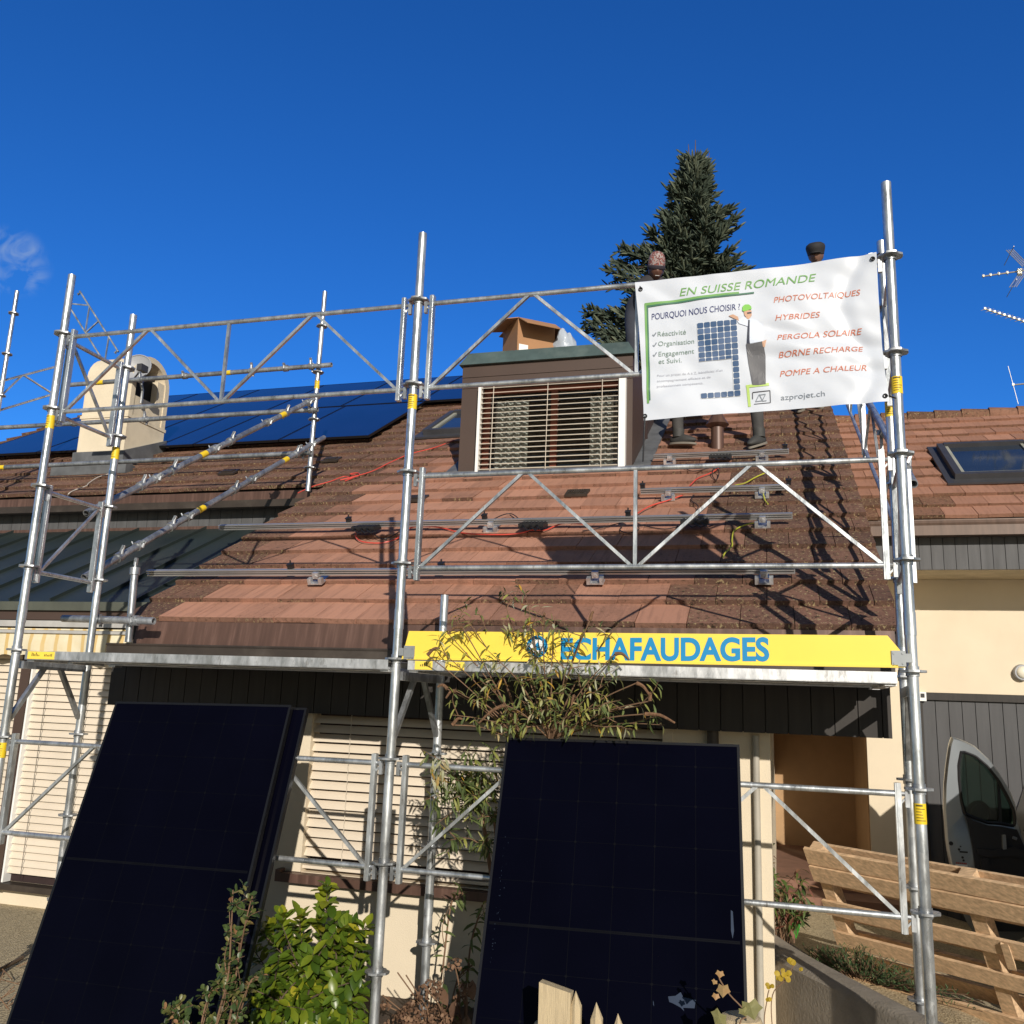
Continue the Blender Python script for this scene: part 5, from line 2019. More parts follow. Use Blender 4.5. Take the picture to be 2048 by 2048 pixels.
GC = 'cables lying on the roof tiles'
cable('roof_cable', [[(596, 986), (625, 973), (660, 963), (688, 953), (700, 957), (690, 962), (712, 952), (700, 948), (716, 946), (716, 952), (680, 960), (740, 944), (780, 925), (820, 908), (870, 895), (908, 880)]], 'red cable lying up the tiles from the left roof edge to the small roof window', 'red_cable', grp=GC)
cable('roof_cable', [[(735, 1056, .07), (716, 1060, .06), (711, 1072), (724, 1083), (760, 1086), (792, 1078), (806, 1066), (826, 1054, .06), (862, 1053, .07), (890, 1057), (915, 1064), (950, 1068), (1010, 1069), (1045, 1065), (1062, 1060, .06), (1090, 1060, .06), (1110, 1052), (1130, 1046, .06), (1165, 1048, .07)]], 'red cable looping along the second rail past the inverter boxes', 'red_cable', grp=GC)
cable('roof_cable', [[(1276, 1026, .07), (1300, 1012), (1335, 1001), (1366, 990, .05)], [(1380, 971, .06), (1395, 957), (1425, 944), (1448, 928, .06)]], 'red cable climbing between the short rails right of the dormer', 'red_cable', grp=GC)
cable('roof_cable', [[(1532, 945, .06), (1510, 955), (1490, 966), (1470, 972, .1), (1520, 976, .1)], [(1526, 985, .07), (1530, 1000), (1536, 1008)], [(1506, 1046, .08), (1485, 1052), (1468, 1062), (1464, 1080), (1464, 1092), (1450, 1106), (1446, 1114)]], 'yellow and green earth cable hanging off the right rail ends', 'green_cable', grp=GC)
cable('roof_cable', [[(1020, 1030, .1), (1045, 1048, .06), (1058, 1058, .06)], [(975, 1045, .12), (1005, 1030, .08), (1024, 1028, .07), (1040, 1040, .06)], [(1165, 1062), (1200, 1056), (1240, 1046), (1262, 1042, .08), (1290, 1052), (1330, 1058), (1360, 1052, .06)], [(1248, 1048, .07), (1240, 1060), (1258, 1066), (1278, 1058), (1270, 1048, .07)], [(1388, 990, .05), (1382, 1000), (1396, 1012), (1390, 1030, .06)], [(1430, 932, .07), (1424, 948), (1432, 960), (1438, 945), (1430, 932, .07)], [(1368, 935, .05), (1385, 942), (1420, 936), (1440, 930, .06)], [(800, 1062), (780, 1074), (765, 1078), (750, 1070, .06)]], 'thin black leads looping under the second rail and near the inverters', 'black', r=0.0042, grp=GC)
cable('roof_cable', [[(217, 948, .03), (195, 955, .04), (178, 966, .04), (172, 972, .04), (150, 980, .04), (137, 988, .03), (135, 1000, -.08), (129, 1008, -.12)]], 'pale cable running down the tiles below the chimney', 'white_cable', r=0.006, grp=GC)

# ------------------------------------------------------------------ leaning solar panels in front
def lean_panel(q, w_, h_, label, shift=(0, 0, 0), lines=True):
    x, y, z, yw, ln, rl = q
    S = 0.98
    r = V((cos(yw), sin(yw), 0))
    fw = V((-sin(yw), cos(yw), 0))
    dn = -V((0, 0, 1)) * cos(ln) - fw * sin(ln)
    r2 = r * cos(rl) + dn * sin(rl)
    d2 = dn * cos(rl) - r * sin(rl)
    O = EYE + (V((x, y, z)) - EYE) * S + V(shift)
    return panel('solar_panel', label, tuple(O), r2, d2, w_ * S, h_ * S, 'loose solar panels leaning on the scaffold', 'pv', lines=lines)


qA = (-3.671, 0.106, 1.523, -0.006, 0.329, -0.019)
qB = (-1.305, 0.082, 1.429, 0.035, 0.394, -0.016)
lean_panel(qA, 1.134, 1.722, 'black solar panel leaning at the left, in front of a second one')
lean_panel(qA, 1.134, 1.722, 'black solar panel leaning behind the left one, showing only its right edge', (0.070, 0.045, -0.012), False)
pB, PB = lean_panel(qB, 1.134, 1.722, 'black solar panel leaning at the right, with pale smudges near its lower edge')
mb = MB()


def patch(poly):
    o = len(mb.v)
    for (a_, b_) in poly:
        mb.v.append(tuple(PB(a_, b_, 0.0006)))
    mb.face([o + i for i in range(len(poly))][::-1])


w98, h98 = 1.134 * 0.98, 1.722 * 0.98
fx = lambda u: (u - 935) / (1495 - 935) * w98
patch([(0.80, 1.065), (0.83, 1.060), (0.85, 1.045), (0.86, 1.062), (0.91, 1.068), (0.905, 1.098), (0.86, 1.100), (0.865, 1.112), (0.85, 1.10), (0.82, 1.088), (0.805, 1.084)])
patch([(1.055, 0.72), (1.063, 0.725), (1.066, 0.80), (1.060, 0.83), (1.054, 0.80)])
patch([(0.74, 1.085), (0.743, 1.09), (0.745, 1.105), (0.741, 1.10)])
rr = random.Random(3)
for k in range(34):
    a_, b_ = 0.045 + abs(rr.gauss(0, 0.012)), rr.uniform(0.45, 1.0)
    s_ = rr.uniform(0.0006, 0.002)
    patch([(a_, b_), (a_ + s_, b_), (a_ + s_, b_ + s_ * 2), (a_, b_ + s_ * 2)])
mb.build('pale_smudges', M['pv_smudge'], pB, smooth=0)

# ------------------------------------------------------------------ workers on the roof
def person(label, joints, feet_dir, head_c, head_dir, mats, hat, scale=1.0, hands=True):
    """joints: dict of named points; one continuous skinned body"""
    J = {k: V(p) for k, p in joints.items()}
    base = V((J['pelvis'].x, J['pelvis'].y, min(J['ankle_l'].z, J['ankle_r'].z) - 0.08))
    root = thing('person', label, 'person', base)
    names, edges, radii = [], [], []

    def add(n_, p, r_, par=None):
        names.append((n_, V(p) - base))
        radii.append(r_)
        if par is not None:
            edges.append((par, len(names) - 1))
        return len(names) - 1
    pel = add('pelvis', J['pelvis'], (0.15, 0.11))
    wst = add('waist', J['pelvis'].lerp(J['neck'], 0.38), (0.145, 0.105), pel)
    chs = add('chest', J['pelvis'].lerp(J['neck'], 0.75), (0.165, 0.12), wst)
    nk = add('neck', J['neck'], (0.060, 0.060), chs)
    add('headbase', J['neck'].lerp(V(head_c), 0.6), (0.055, 0.06), nk)
    for s_ in ('l', 'r'):
        sh = add('shoulder', J['shoulder_' + s_], (0.070, 0.070), chs)
        el = add('elbow', J['elbow_' + s_], (0.050, 0.050), sh)
        wr = add('wrist', J['wrist_' + s_], (0.030, 0.034), el)
        dv = (J['wrist_' + s_] - J['elbow_' + s_]).normalized()
        pm = add('palm', J['wrist_' + s_] + dv * 0.07, (0.020, 0.040), wr)
        side = dv.cross(V((0.2, 0.3, 1))).normalized()
        pn = dv.cross(side)
        if hands:
            for i_, (o_, l_) in enumerate(((-0.030, 0.060), (-0.010, 0.075), (0.010, 0.070), (0.028, 0.055))):
                k0 = add('knuckle', J['wrist_' + s_] + dv * 0.10 + side * o_, (0.0095, 0.0095), pm)
                k1 = add('finger', J['wrist_' + s_] + dv * (0.10 + l_ * 0.5) + side * o_ * 1.1 + pn * 0.012, (0.0085, 0.0085), k0)
                add('fingertip', J['wrist_' + s_] + dv * (0.10 + l_ * 0.85) + side * o_ * 1.1 + pn * 0.035, (0.0075, 0.0075), k1)
            k0 = add('thumb', J['wrist_' + s_] + dv * 0.05 + side * -0.050 + pn * 0.01, (0.011, 0.011), pm)
            add('thumbtip', J['wrist_' + s_] + dv * 0.09 + side * -0.062 + pn * 0.03, (0.009, 0.009), k0)
        hp_ = add('hip', J['pelvis'].lerp(J['knee_' + s_], 0.18) + (J['hip_' + s_] - J['pelvis']) * 0.8, (0.100, 0.100), pel)
        kn = add('knee', J['knee_' + s_], (0.068, 0.068), hp_)
        cf = add('calf', J['knee_' + s_].lerp(J['ankle_' + s_], 0.4), (0.064, 0.064), kn)
        an = add('ankle', J['ankle_' + s_], (0.052, 0.052), cf)
    me = bpy.data.meshes.new('body')
    me.from_pydata([tuple(p) for _, p in names], edges, [])
    ob = bpy.data.objects.new('body', me)
    COL.objects.link(ob)
    md = ob.modifiers.new('skin', 'SKIN')
    for i, sv in enumerate(me.skin_vertices[0].data):
        sv.radius = radii[i]
        sv.use_root = (i == 0)
    md.use_smooth_shade = True
    ss = ob.modifiers.new('sub', 'SUBSURF')
    ss.levels = 2
    ss.render_levels = 2
    dg = bpy.context.evaluated_depsgraph_get()
    ev = bpy.data.meshes.new_from_object(ob.evaluated_get(dg))
    mb = MB()
    pv = [v_.co.copy() for v_ in ev.vertices]
    o = 0
    mb.v = [tuple(p) for p in pv]
    reg = {'pelvis': 1, 'hip': 1, 'knee': 1, 'calf': 1, 'ankle': 1, 'waist': 0, 'chest': 0, 'shoulder': 0, 'elbow': 0, 'neck': 0}
    for p in ev.polygons:
        c_ = p.center
        best = min(range(len(names)), key=lambda i: (names[i][1] - c_).length_squared)
        mb.cm = reg.get(names[best][0], 2)
        mb.face(p.vertices)
    bpy.data.objects.remove(ob)
    bpy.data.meshes.remove(me)
    bpy.data.meshes.remove(ev)
    # head with face, part of the same body mesh
    hc = V(head_c) - base
    hd = V(head_dir).normalized()
    hr = hd.cross(V((0, 0, 1))).normalized()
    hu = hr.cross(hd)

    def hf(p):
        f_, s_, u_ = p.x, p.y, p.z
        w_ = 1.0
        if u_ < -0.1:
            w_ = 1.0 - 0.30 * min(1, (-u_ - 0.1) / 0.8)
        f2 = f_
        if f_ > 0.8 and abs(s_) < 0.28 and -0.35 < u_ < 0.12:
            f2 += 0.20 * (1 - abs(s_) / 0.28) * (1 - abs((u_ + 0.14) / 0.26) ** 2)
        if f_ > 0.6 and 0.05 < u_ < 0.32 and 0.12 < abs(s_) < 0.6:
            f2 -= 0.06
        if f_ > 0.6 and -0.62 < u_ < -0.42 and abs(s_) < 0.4:
            f2 += 0.05
        s2 = s_ * w_
        if abs(s_) > 0.90 and abs(u_ + 0.02) < 0.3 and abs(f_) < 0.4:
            s2 *= 1.10
        q_ = hd * (f2 * 0.098 * (1 if u_ > -0.3 else 0.97)) + hr * (s2 * 0.077) + hu * (u_ * 0.118)
        return q_
    mb.cm = 2
    mb.ball(tuple(hc), 1, 1, 1, 28, 20, hf)
    mb.cm = 3
    for s_ in (-1, 1):
        e_ = hc + hd * 0.088 + hr * (0.031 * s_) + hu * 0.012
        mb.ball(tuple(e_), 0.0085, 0.0085, 0.006, 8, 6)
    mb.cm = 3
    mb.beam(hc + hd * 0.094 - hu * 0.056 - hr * 0.022, hc + hd * 0.094 - hu * 0.056 + hr * 0.022, 0.006, 0.006)
    mb.build('body', [mats[0], mats[1], mats[2], M['eye']], root, smooth=60)
    # shoes
    for s_ in ('l', 'r'):
        an = J['ankle_' + s_] - base
        fd = V(feet_dir[s_]).normalized()
        sd_ = fd.cross(V((0, 0, 1))).normalized()
        nu = sd_.cross(fd)
        mb = MB()

        def sf(p):
            f_, w2, u_ = p.x, p.y, p.z
            hgt = 0.062 if f_ < -0.1 else 0.062 * (1 - 0.40 * (f_ + 0.1))
            return fd * (f_ * 0.148 + 0.055) + sd_ * (w2 * (0.047 + 0.008 * (f_ > 0))) + nu * (max(u_, -0.55) * hgt - 0.035)
        mb.ball(tuple(an), 1, 1, 1, 18, 12, sf)
        mb.path([an - nu * 0.01, an + V((0, 0, 0.075))], [0.058, 0.060], 14)
        sh = mb.build('shoe', M['shoe'], root, smooth=60)
        mb = MB()
        pts = []
        for i in range(20):
            a_ = 2 * pi * i / 20
            pts.append(an + fd * (cos(a_) * 0.150 + 0.055) + sd_ * (sin(a_) * 0.055) - nu * 0.086)
        mb.prism(pts, nu * 0.020)
        mb.build('sole', M['sole'], sh, smooth=60)
    # hat
    mb = MB()
    if hat == 'knit':
        n_ = 24
        rings = ((-0.01, 1.06), (0.03, 1.10), (0.045, 1.09), (0.09, 1.06), (0.13, 0.92), (0.160, 0.66), (0.175, 0.3))
        for k, (u_, sc_) in enumerate(rings):
            for i in range(n_):
                a_ = 2 * pi * i / n_
                q_ = hc + hd * (cos(a_) * 0.103 * sc_ - 0.008) + hr * (sin(a_) * 0.084 * sc_) + hu * (u_ + 0.025)
                mb.v.append(tuple(q_))
        for k in range(len(rings) - 1):
            for i in range(n_):
                i2 = (i + 1) % n_
                mb.face([k * n_ + i, k * n_ + i2, (k + 1) * n_ + i2, (k + 1) * n_ + i])
        mb.face([(len(rings) - 1) * n_ + i for i in range(n_)])
        ht = mb.build('knitted_hat', M['knit'], root, smooth=60)
        mb = MB()
        for k, (u_, sc_) in enumerate(((-0.016, 1.08), (-0.012, 1.12), (0.022, 1.135), (0.026, 1.09))):
            for i in range(n_):
                a_ = 2 * pi * i / n_
                mb.v.append(tuple(hc + hd * (cos(a_) * 0.103 * sc_ - 0.008) + hr * (sin(a_) * 0.084 * sc_) + hu * (u_ + 0.025)))
        for k in range(3):
            for i in range(n_):
                i2 = (i + 1) % n_
                mb.face([k * n_ + i, k * n_ + i2, (k + 1) * n_ + i2, (k + 1) * n_ + i])
        mb.build('hat_band', M['hat_dark'], ht, smooth=60)
    else:
        n_ = 24
        rings = ((0.010, 1.06), (0.035, 1.12), (0.065, 1.22), (0.095, 1.28), (0.122, 1.18), (0.143, 0.85), (0.152, 0.3))
        for k, (u_, sc_) in enumerate(rings):
            for i in range(n_):
                a_ = 2 * pi * i / n_
                mb.v.append(tuple(hc + hd * (cos(a_) * 0.103 * sc_) + hr * (sin(a_) * 0.084 * sc_) + hu * u_))
        for k in range(len(rings) - 1):
            for i in range(n_):
                i2 = (i + 1) % n_
                mb.face([k * n_ + i, k * n_ + i2, (k + 1) * n_ + i2, (k + 1) * n_ + i])
        mb.face([(len(rings) - 1) * n_ + i for i in range(n_)])
        pk = []
        for i in range(9):
            a_ = -0.9 + 1.8 * i / 8
            pk.append(hc + hd * (0.100 * cos(a_) + 0.065 * cos(a_)) + hr * (0.082 * sin(a_)) + hu * 0.020)
        for i in range(8, -1, -1):
            a_ = -0.9 + 1.8 * i / 8
            pk.append(hc + hd * (0.098 * cos(a_)) + hr * (0.083 * sin(a_)) + hu * 0.030)
        mb.prism(pk, hu * 0.008)
        mb.build('flat_cap', M['cap'], root, smooth=40)
    return root


# worker standing on the dormer roof, stooping over something behind the banner
h1 = at(1312, 541, 4.62)
x1, y1, zf = -1.31, 4.66, 5.075
person('worker in a patterned knitted hat and dark jacket, stooping beside the spruce above the banner',
       dict(pelvis=(x1 - 0.02, y1 + 0.10, zf + 0.80), neck=(x1 + 0.15, y1 + 0.0, zf + 1.10), hip_l=(x1 - 0.11, y1 + 0.1, zf + 0.76), hip_r=(x1 + 0.10, y1 + 0.1, zf + 0.76),
            knee_l=(x1 - 0.10, y1 + 0.02, zf + 0.44), knee_r=(x1 + 0.04, y1 + 0.04, zf + 0.44), ankle_l=(x1 - 0.09, y1 + 0.10, zf + 0.09), ankle_r=(x1 + 0.05, y1 + 0.16, zf + 0.09),
            shoulder_l=(x1 + 0.00, y1 - 0.02, zf + 0.98), shoulder_r=(x1 + 0.28, y1 + 0.10, zf + 0.98), elbow_l=(x1 + 0.02, y1 - 0.16, zf + 0.82), elbow_r=(x1 + 0.34, y1 - 0.06, zf + 0.80), wrist_l=(x1 + 0.20, y1 - 0.28, zf + 0.72), wrist_r=(x1 + 0.38, y1 - 0.26, zf + 0.70)),
       {'l': (-0.2, -1, 0), 'r': (0.3, -1, 0)}, tuple(h1), (0.30, -0.85, -0.42), (M['jacket'], M['jeans'], M['skin']), 'knit')
# worker near the ridge in a dark cap
h2 = at(1632, 512, 5.6)
x2, y2 = h2.x, 5.6
zf = roofz(y2) + 0.03
person('worker in a dark flat cap, only his head showing above the banner top',
       dict(pelvis=(x2, y2 + 0.06, h2.z - 0.74), neck=(x2, y2, h2.z - 0.17), hip_l=(x2 - 0.1, y2, h2.z - 0.78), hip_r=(x2 + 0.1, y2, h2.z - 0.78),
            knee_l=(x2 - 0.19, y2 - 0.06, (h2.z - 0.78 + zf) / 2 + 0.02), knee_r=(x2 + 0.02, y2 - 0.02, (h2.z - 0.78 + zf) / 2 + 0.05), ankle_l=(x2 - 0.22, y2 - 0.0, zf + 0.085), ankle_r=(x2 - 0.03, y2 + 0.12, zf + 0.155),
            shoulder_l=(x2 - 0.19, y2, h2.z - 0.25), shoulder_r=(x2 + 0.19, y2, h2.z - 0.25), elbow_l=(x2 - 0.25, y2 - 0.08, h2.z - 0.52), elbow_r=(x2 + 0.25, y2 - 0.08, h2.z - 0.52), wrist_l=(x2 - 0.18, y2 - 0.27, h2.z - 0.66), wrist_r=(x2 + 0.16, y2 - 0.27, h2.z - 0.66)),
       {'l': (-0.2, -1, -0.5), 'r': (0.2, -1, -0.5)}, tuple(h2), (-0.15, -1, -0.35), (M['jacket'], M['trouser'], M['skin2']), 'cap')
# worker whose legs show below the banner
fl, fr = atroof(1357, 890, 0.05), atroof(1518, 890, 0.05)
cx = (fl.x + fr.x) / 2
person('worker in grey trousers standing astride on the tiles, only his legs showing below the banner',
       dict(pelvis=(cx, 4.66, 4.92), neck=(cx + 0.06, 4.45, 5.42), hip_l=(cx - 0.12, 4.6, 4.88), hip_r=(cx + 0.12, 4.6, 4.88),
            knee_l=(fl.x - 0.03, 4.50, 4.60), knee_r=(fr.x - 0.02, 4.36, 4.55), ankle_l=(fl.x, fl.y, fl.z + 0.085), ankle_r=(fr.x, fr.y, fr.z + 0.085),
            shoulder_l=(cx - 0.15, 4.45, 5.36), shoulder_r=(cx + 0.22, 4.45, 5.36), elbow_l=(cx - 0.22, 4.25, 5.12), elbow_r=(cx + 0.28, 4.25, 5.12), wrist_l=(cx - 0.12, 4.08, 4.95), wrist_r=(cx + 0.18, 4.08, 4.95)),
       {'l': (0.95, -0.35, -0.12), 'r': (-0.55, -0.8, -0.4)}, (cx + 0.08, 4.36, 5.58), (0.0, -0.8, -0.6), (M['jacket'], M['trouser'], M['skin2']), 'cap')

# ------------------------------------------------------------------ things on the dormer roof
YBX = 4.25
zb = 5.065
bl_, br2 = at(1000, 700, YBX), at(1096, 692, YBX)
ap = at(1058, 655, YBX)
bc = (ap.x, YBX, zb)
hb = ap.z - zb
box_ = thing('cardboard_box', 'open cardboard box with raised flaps standing on the dormer roof', 'cardboard box', bc)
mb = MB()
w2 = 0.21
R = Matrix.Rotation(radians(38), 4, 'Z')
hb2 = hb - 0.01
for a_, b_ in (((-w2, -w2, 0), (w2, -w2 + 0.006, hb2)), ((-w2, w2 - 0.006, 0), (w2, w2, hb2)), ((-w2, -w2 + 0.006, 0), (-w2 + 0.006, w2 - 0.006, hb2)), ((w2 - 0.006, -w2 + 0.006, 0), (w2, w2 - 0.006, hb2)), ((-w2, -w2, 0), (w2, w2, 0.006))):
    mb.box(a_, b_, R)
mb.build('box_walls', M['card'], box_, smooth=0)


def flap(p, q, out, name='flap', m_='card'):
    mb = MB()
    p, q, out = V(p), V(q), V(out)
    nrm = (q - p).cross(out).normalized() * 0.004
    ins_ = (q - p) * 0.05
    mb.hexa([p - nrm, q - nrm, q + out - ins_ - nrm, p + out + ins_ - nrm, p + nrm, q + nrm, q + out - ins_ + nrm, p + out + ins_ + nrm])
    mb.build(name, M[m_], box_, smooth=0)


cs = [R @ V((-w2, -w2, hb2)), R @ V((w2, -w2, hb2)), R @ V((w2, w2, hb2)), R @ V((-w2, w2, hb2))]
flap(cs[0], cs[1], R @ V((0, -0.20, -0.13)))
flap(cs[1], cs[2], R @ V((0.20, 0, -0.11)))
flap(cs[2], cs[3], R @ V((0, 0.19, 0.02)))
flap(cs[3], cs[0], R @ V((-0.19, 0, -0.05)))
mb = MB()
mb.box((-w2 - 0.002, -0.14, 0.0), (-w2 - 0.0005, 0.20, 0.10), R)
mb.build('red_print', M['card_dark'], box_, smooth=0)
mb = MB()
mb.box((-0.19, -w2 - 0.002, 0.02), (-0.09, -w2 - 0.0005, 0.14), R)
mb.build('white_label', M['white'], box_, smooth=0)
# crumpled pale bag
pb0, pb1 = at(1112, 695, 4.3), at(1148, 690, 4.3)
tb_ = at(1125, 667, 4.3)
mb = MB()
cB = V(((pb0.x + pb1.x) / 2, 4.3, zb))
wB, hB = (pb1.x - pb0.x) / 2, tb_.z - zb


def bagf(p):
    n1_ = noise.noise(V((p.x * 2.1, p.y * 2.1, p.z * 2.1 + 5)))
    n2_ = noise.noise(V((p.x * 6, p.y * 6, p.z * 6)))
    s_ = 1 + 0.16 * n1_ + 0.10 * n2_
    z_ = max(-1, min(1, p.z * 1.2))
    return V((p.x * s_ * (1.25 - 0.25 * z_) ** 0.5, p.y * s_, (z_ + 1) / 2 * (1 + 0.2 * n1_)))


mb.ball(tuple(cB), wB * 1.15, 0.13, hB, 26, 18, bagf)
o = mb.build('plastic_bag', M['bag'], loc=tuple(cB), smooth=25)
tag(o, 'crumpled pale plastic bag beside the cardboard box on the dormer roof', 'bag')
mb = MB()
c2 = at(1168, 690, 4.3)
mb.hexa([V((c2.x - 0.06, 4.25, zb)), V((c2.x + 0.08, 4.25, zb)), V((c2.x + 0.08, 4.4, zb)), V((c2.x - 0.06, 4.4, zb)), V((c2.x + 0.01, 4.30, zb + 0.155)), V((c2.x + 0.03, 4.30, zb + 0.15)), V((c2.x + 0.03, 4.38, zb + 0.15)), V((c2.x + 0.01, 4.38, zb + 0.155))])
o = mb.build('cardboard_scrap', M['card'], smooth=0)
tag(o, 'small folded cardboard scrap right of the plastic bag', 'cardboard scrap')

# ------------------------------------------------------------------ antennas beyond the wing
YA = 9.5
mx = at(2085, 600, YA)
mast = thing('antenna_mast', 'antenna mast beyond the garage ridge with television aerials pointing left', 'antenna', (mx.x, YA, 4.6))
mo = V((mx.x, YA, 4.6))
mb = MB()
mb.path([(0, 0, -0.2), (0, 0, at(2085, 470, YA).z - 4.6)], 0.024, 10)
mb.build('mast', M['steel_dull'], mast)


def aerial(name, p0, p1, elems, refl=None):
    mb = MB()
    p0, p1 = V(p0), V(p1)
    mb.path([p0 - mo, p1 - mo], 0.012, 8)
    d = (p1 - p0).normalized()
    for (t_, h, dirv) in elems:
        c_ = p0.lerp(p1, t_) - mo
        dv = V(dirv).normalized()
        mb.path([c_ - dv * h, c_ + dv * h], 0.0045, 6)
        mb.box(tuple(c_ - V((0.014, 0.014, 0.012))), tuple(c_ + V((0.014, 0.014, 0.022))))
    if refl:
        c_ = p0.lerp(p1, refl) - mo
        for sg in (1, -1):
            for k in range(4):
                a0 = c_ + V((0.02 + 0.030 * k, 0, 0))
                for yy in (-0.18, 0.18):
                    pass
                mb.path([a0 + V((0.0, -0.12, 0.01 * sg)), a0 + V((0.0 - 0.20, -0.12, 0.30 * sg))], 0.006, 6)
            mb.path([c_ + V((-0.12, -0.3, 0.26 * sg)), c_ + V((-0.12, 0.3, 0.26 * sg))], 0.006, 6)
        mb.box(tuple(c_ - V((0.03, 0.03, 0.06))), tuple(c_ + V((0.03, 0.03, 0.03))))
    mb.build(name, M['ant'], mast)


vy = (0.25, 1, 0.12)
aerial('aerial', at(1964, 553, YA), at(2085, 536, YA), [(0.02, 0.10, vy), (0.14, 0.10, vy), (0.28, 0.11, vy), (0.42, 0.11, vy)], 0.62)
aerial('aerial', at(1970, 618, YA), at(2085, 655, YA), [(0.0 + 0.085 * k, 0.15, (0.75, 1, 0.62)) for k in range(10)], None)
aerial('aerial', at(2025, 770, YA), at(2085, 764, YA), [(0.02, 0.30, (-0.14, 0.05, 0.98))])

# ------------------------------------------------------------------ spruce behind the house
TY = 16.0
top = at(1388, 296, TY)
tx = top.x
tree = thing('spruce_tree', 'tall dark green spruce rising behind the house ridge and banner', 'tree', (tx, TY, GROUND))
T0 = V((tx, TY, GROUND))
HT = top.z - GROUND
mb = MB()
mb.path([(0, 0, 0), (0.02, 0, HT * 0.5), (0, 0, HT * 0.97)], [0.26, 0.15, 0.02], 10)
mb.build('trunk', M['bark'], tree)
mb = MB()
rt = random.Random(17)


def sprig(base, d, L, r0, tone):
    d = d.normalized()
    a_ = d.cross(V((0, 0, 1)))
    if a_.length < 1e-3:
        a_ = V((1, 0, 0))
    a_.normalize()
    b_ = d.cross(a_)
    mb.ct = tone
    o = len(mb.v)
    for (t_, rr_) in ((0.0, 0.55), (0.35, 1.0), (0.8, 0.7)):
        for k in range(4):
            an = k * pi / 2 + t_
            mb.v.append(tuple(base + d * (L * t_) + (a_ * cos(an) + b_ * sin(an)) * (r0 * rr_)))
    mb.v.append(tuple(base + d * L))
    for j in range(2):
        for k in range(4):
            mb.face([o + j * 4 + k, o + j * 4 + (k + 1) % 4, o + (j + 1) * 4 + (k + 1) % 4, o + (j + 1) * 4 + k])
    for k in range(4):
        mb.face([o + 8 + k, o + 8 + (k + 1) % 4, o + 12])


z = HT - 0.40
bm_ = MB()
while z > 4.5:
    dz = HT - z
    R_ = 0.05 + 0.36 * dz if dz < 5.2 else 1.95 + 0.10 * (dz - 5.2)
    nb = int(7 + min(dz, 5) * 2.6)
    for k in range(nb):
        az = rt.uniform(0, 2 * pi)
        Lb = R_ * rt.uniform(0.70, 1.08) * (1.22 if rt.random() < 0.09 else 1)
        el = 0.55 - 0.10 * min(dz, 7) + rt.uniform(-0.15, 0.15)
        d = V((cos(az) * cos(el), sin(az) * cos(el), sin(el)))
        p0 = V((0, 0, z + rt.uniform(-0.15, 0.15)))
        droop = 0.05 + 0.05 * min(dz, 5)
        br = [p0 + d * (Lb * q) + V((0, 0, -droop * Lb * (q - q * q * 0.9))) for q in (0, 0.35, 0.7, 1.0)]
        bm_.path(br, [0.028, 0.018, 0.012, 0.005], 4)
        ns = int(14 + Lb * 27)
        for s_ in range(ns):
            t_ = 1 - rt.random() ** 1.25 * 0.85
            seg = min(2, int(t_ * 3))
            b0 = br[seg].lerp(br[seg + 1], t_ * 3 - seg)
            out = (br[seg + 1] - br[seg]).normalized()
            sdv = out.cross(V((0, 0, 1))).normalized() * rt.choice((-1, 1))
            dv = out * rt.uniform(0.4, 1.1) + sdv * rt.uniform(0.0, 0.95) + V((0, 0, rt.uniform(-0.35, 0.55)))
            inner = (b0.x ** 2 + b0.y ** 2) ** 0.5 / max(R_, 0.1)
            sprig(b0, dv, rt.uniform(0.15, 0.34), rt.uniform(0.022, 0.037), min(1, max(0, rt.gauss(0.42, 0.24))))
        sprig(br[3], d + V((0, 0, 0.35)), rt.uniform(0.22, 0.42), 0.035, rt.uniform(0.4, 0.9))
    z -= 0.20 + 0.012 * dz
for (dx, hh, le) in ((-0.11, -0.25, 0.50), (0.03, -0.10, 0.42), (0.30, -0.5, 0.40)):
    bm_.path([(dx, 0, HT + hh - 0.1), (dx * 1.25, 0, HT + hh + le * 0.75)], [0.018, 0.008], 6)
for (u, v, n_) in ((1170, 640, 9), (1195, 660, 8), (1215, 690, 8), (1240, 520, 7), (1250, 600, 7), (1225, 555, 5)):
    e_ = at(u, v, TY - 0.3) - T0
    b0 = V((0, 0, e_.z + 0.1))
    for q in range(n_):
        e2 = e_ + V((rt.uniform(-.15, .35), rt.uniform(-.3, .3), rt.uniform(-.22, .22)))
        br = [b0.lerp(e2, t_) + V((0, 0, -0.25 * sin(pi * t_))) for t_ in (0, 0.35, 0.7, 1.0)]
        bm_.path(br, [0.03, 0.02, 0.012, 0.005], 4)
        for s_ in range(46):
            t_ = 1 - rt.random() ** 1.3 * 0.75
            seg = min(2, int(t_ * 3))
            p_ = br[seg].lerp(br[seg + 1], t_ * 3 - seg)
            out = (br[seg + 1] - br[seg]).normalized()
            sprig(p_, out * rt.uniform(0.3, 1.0) + V((rt.uniform(-.5, .5), rt.uniform(-.8, .8), rt.uniform(-.5, .7))), rt.uniform(0.15, 0.33), rt.uniform(0.022, 0.036), min(1, max(0, rt.gauss(0.45, 0.24))))
bm_.build('branches', M['bark'], tree)
mb.build('crown', M['needle'], tree, smooth=0, attrs=True)

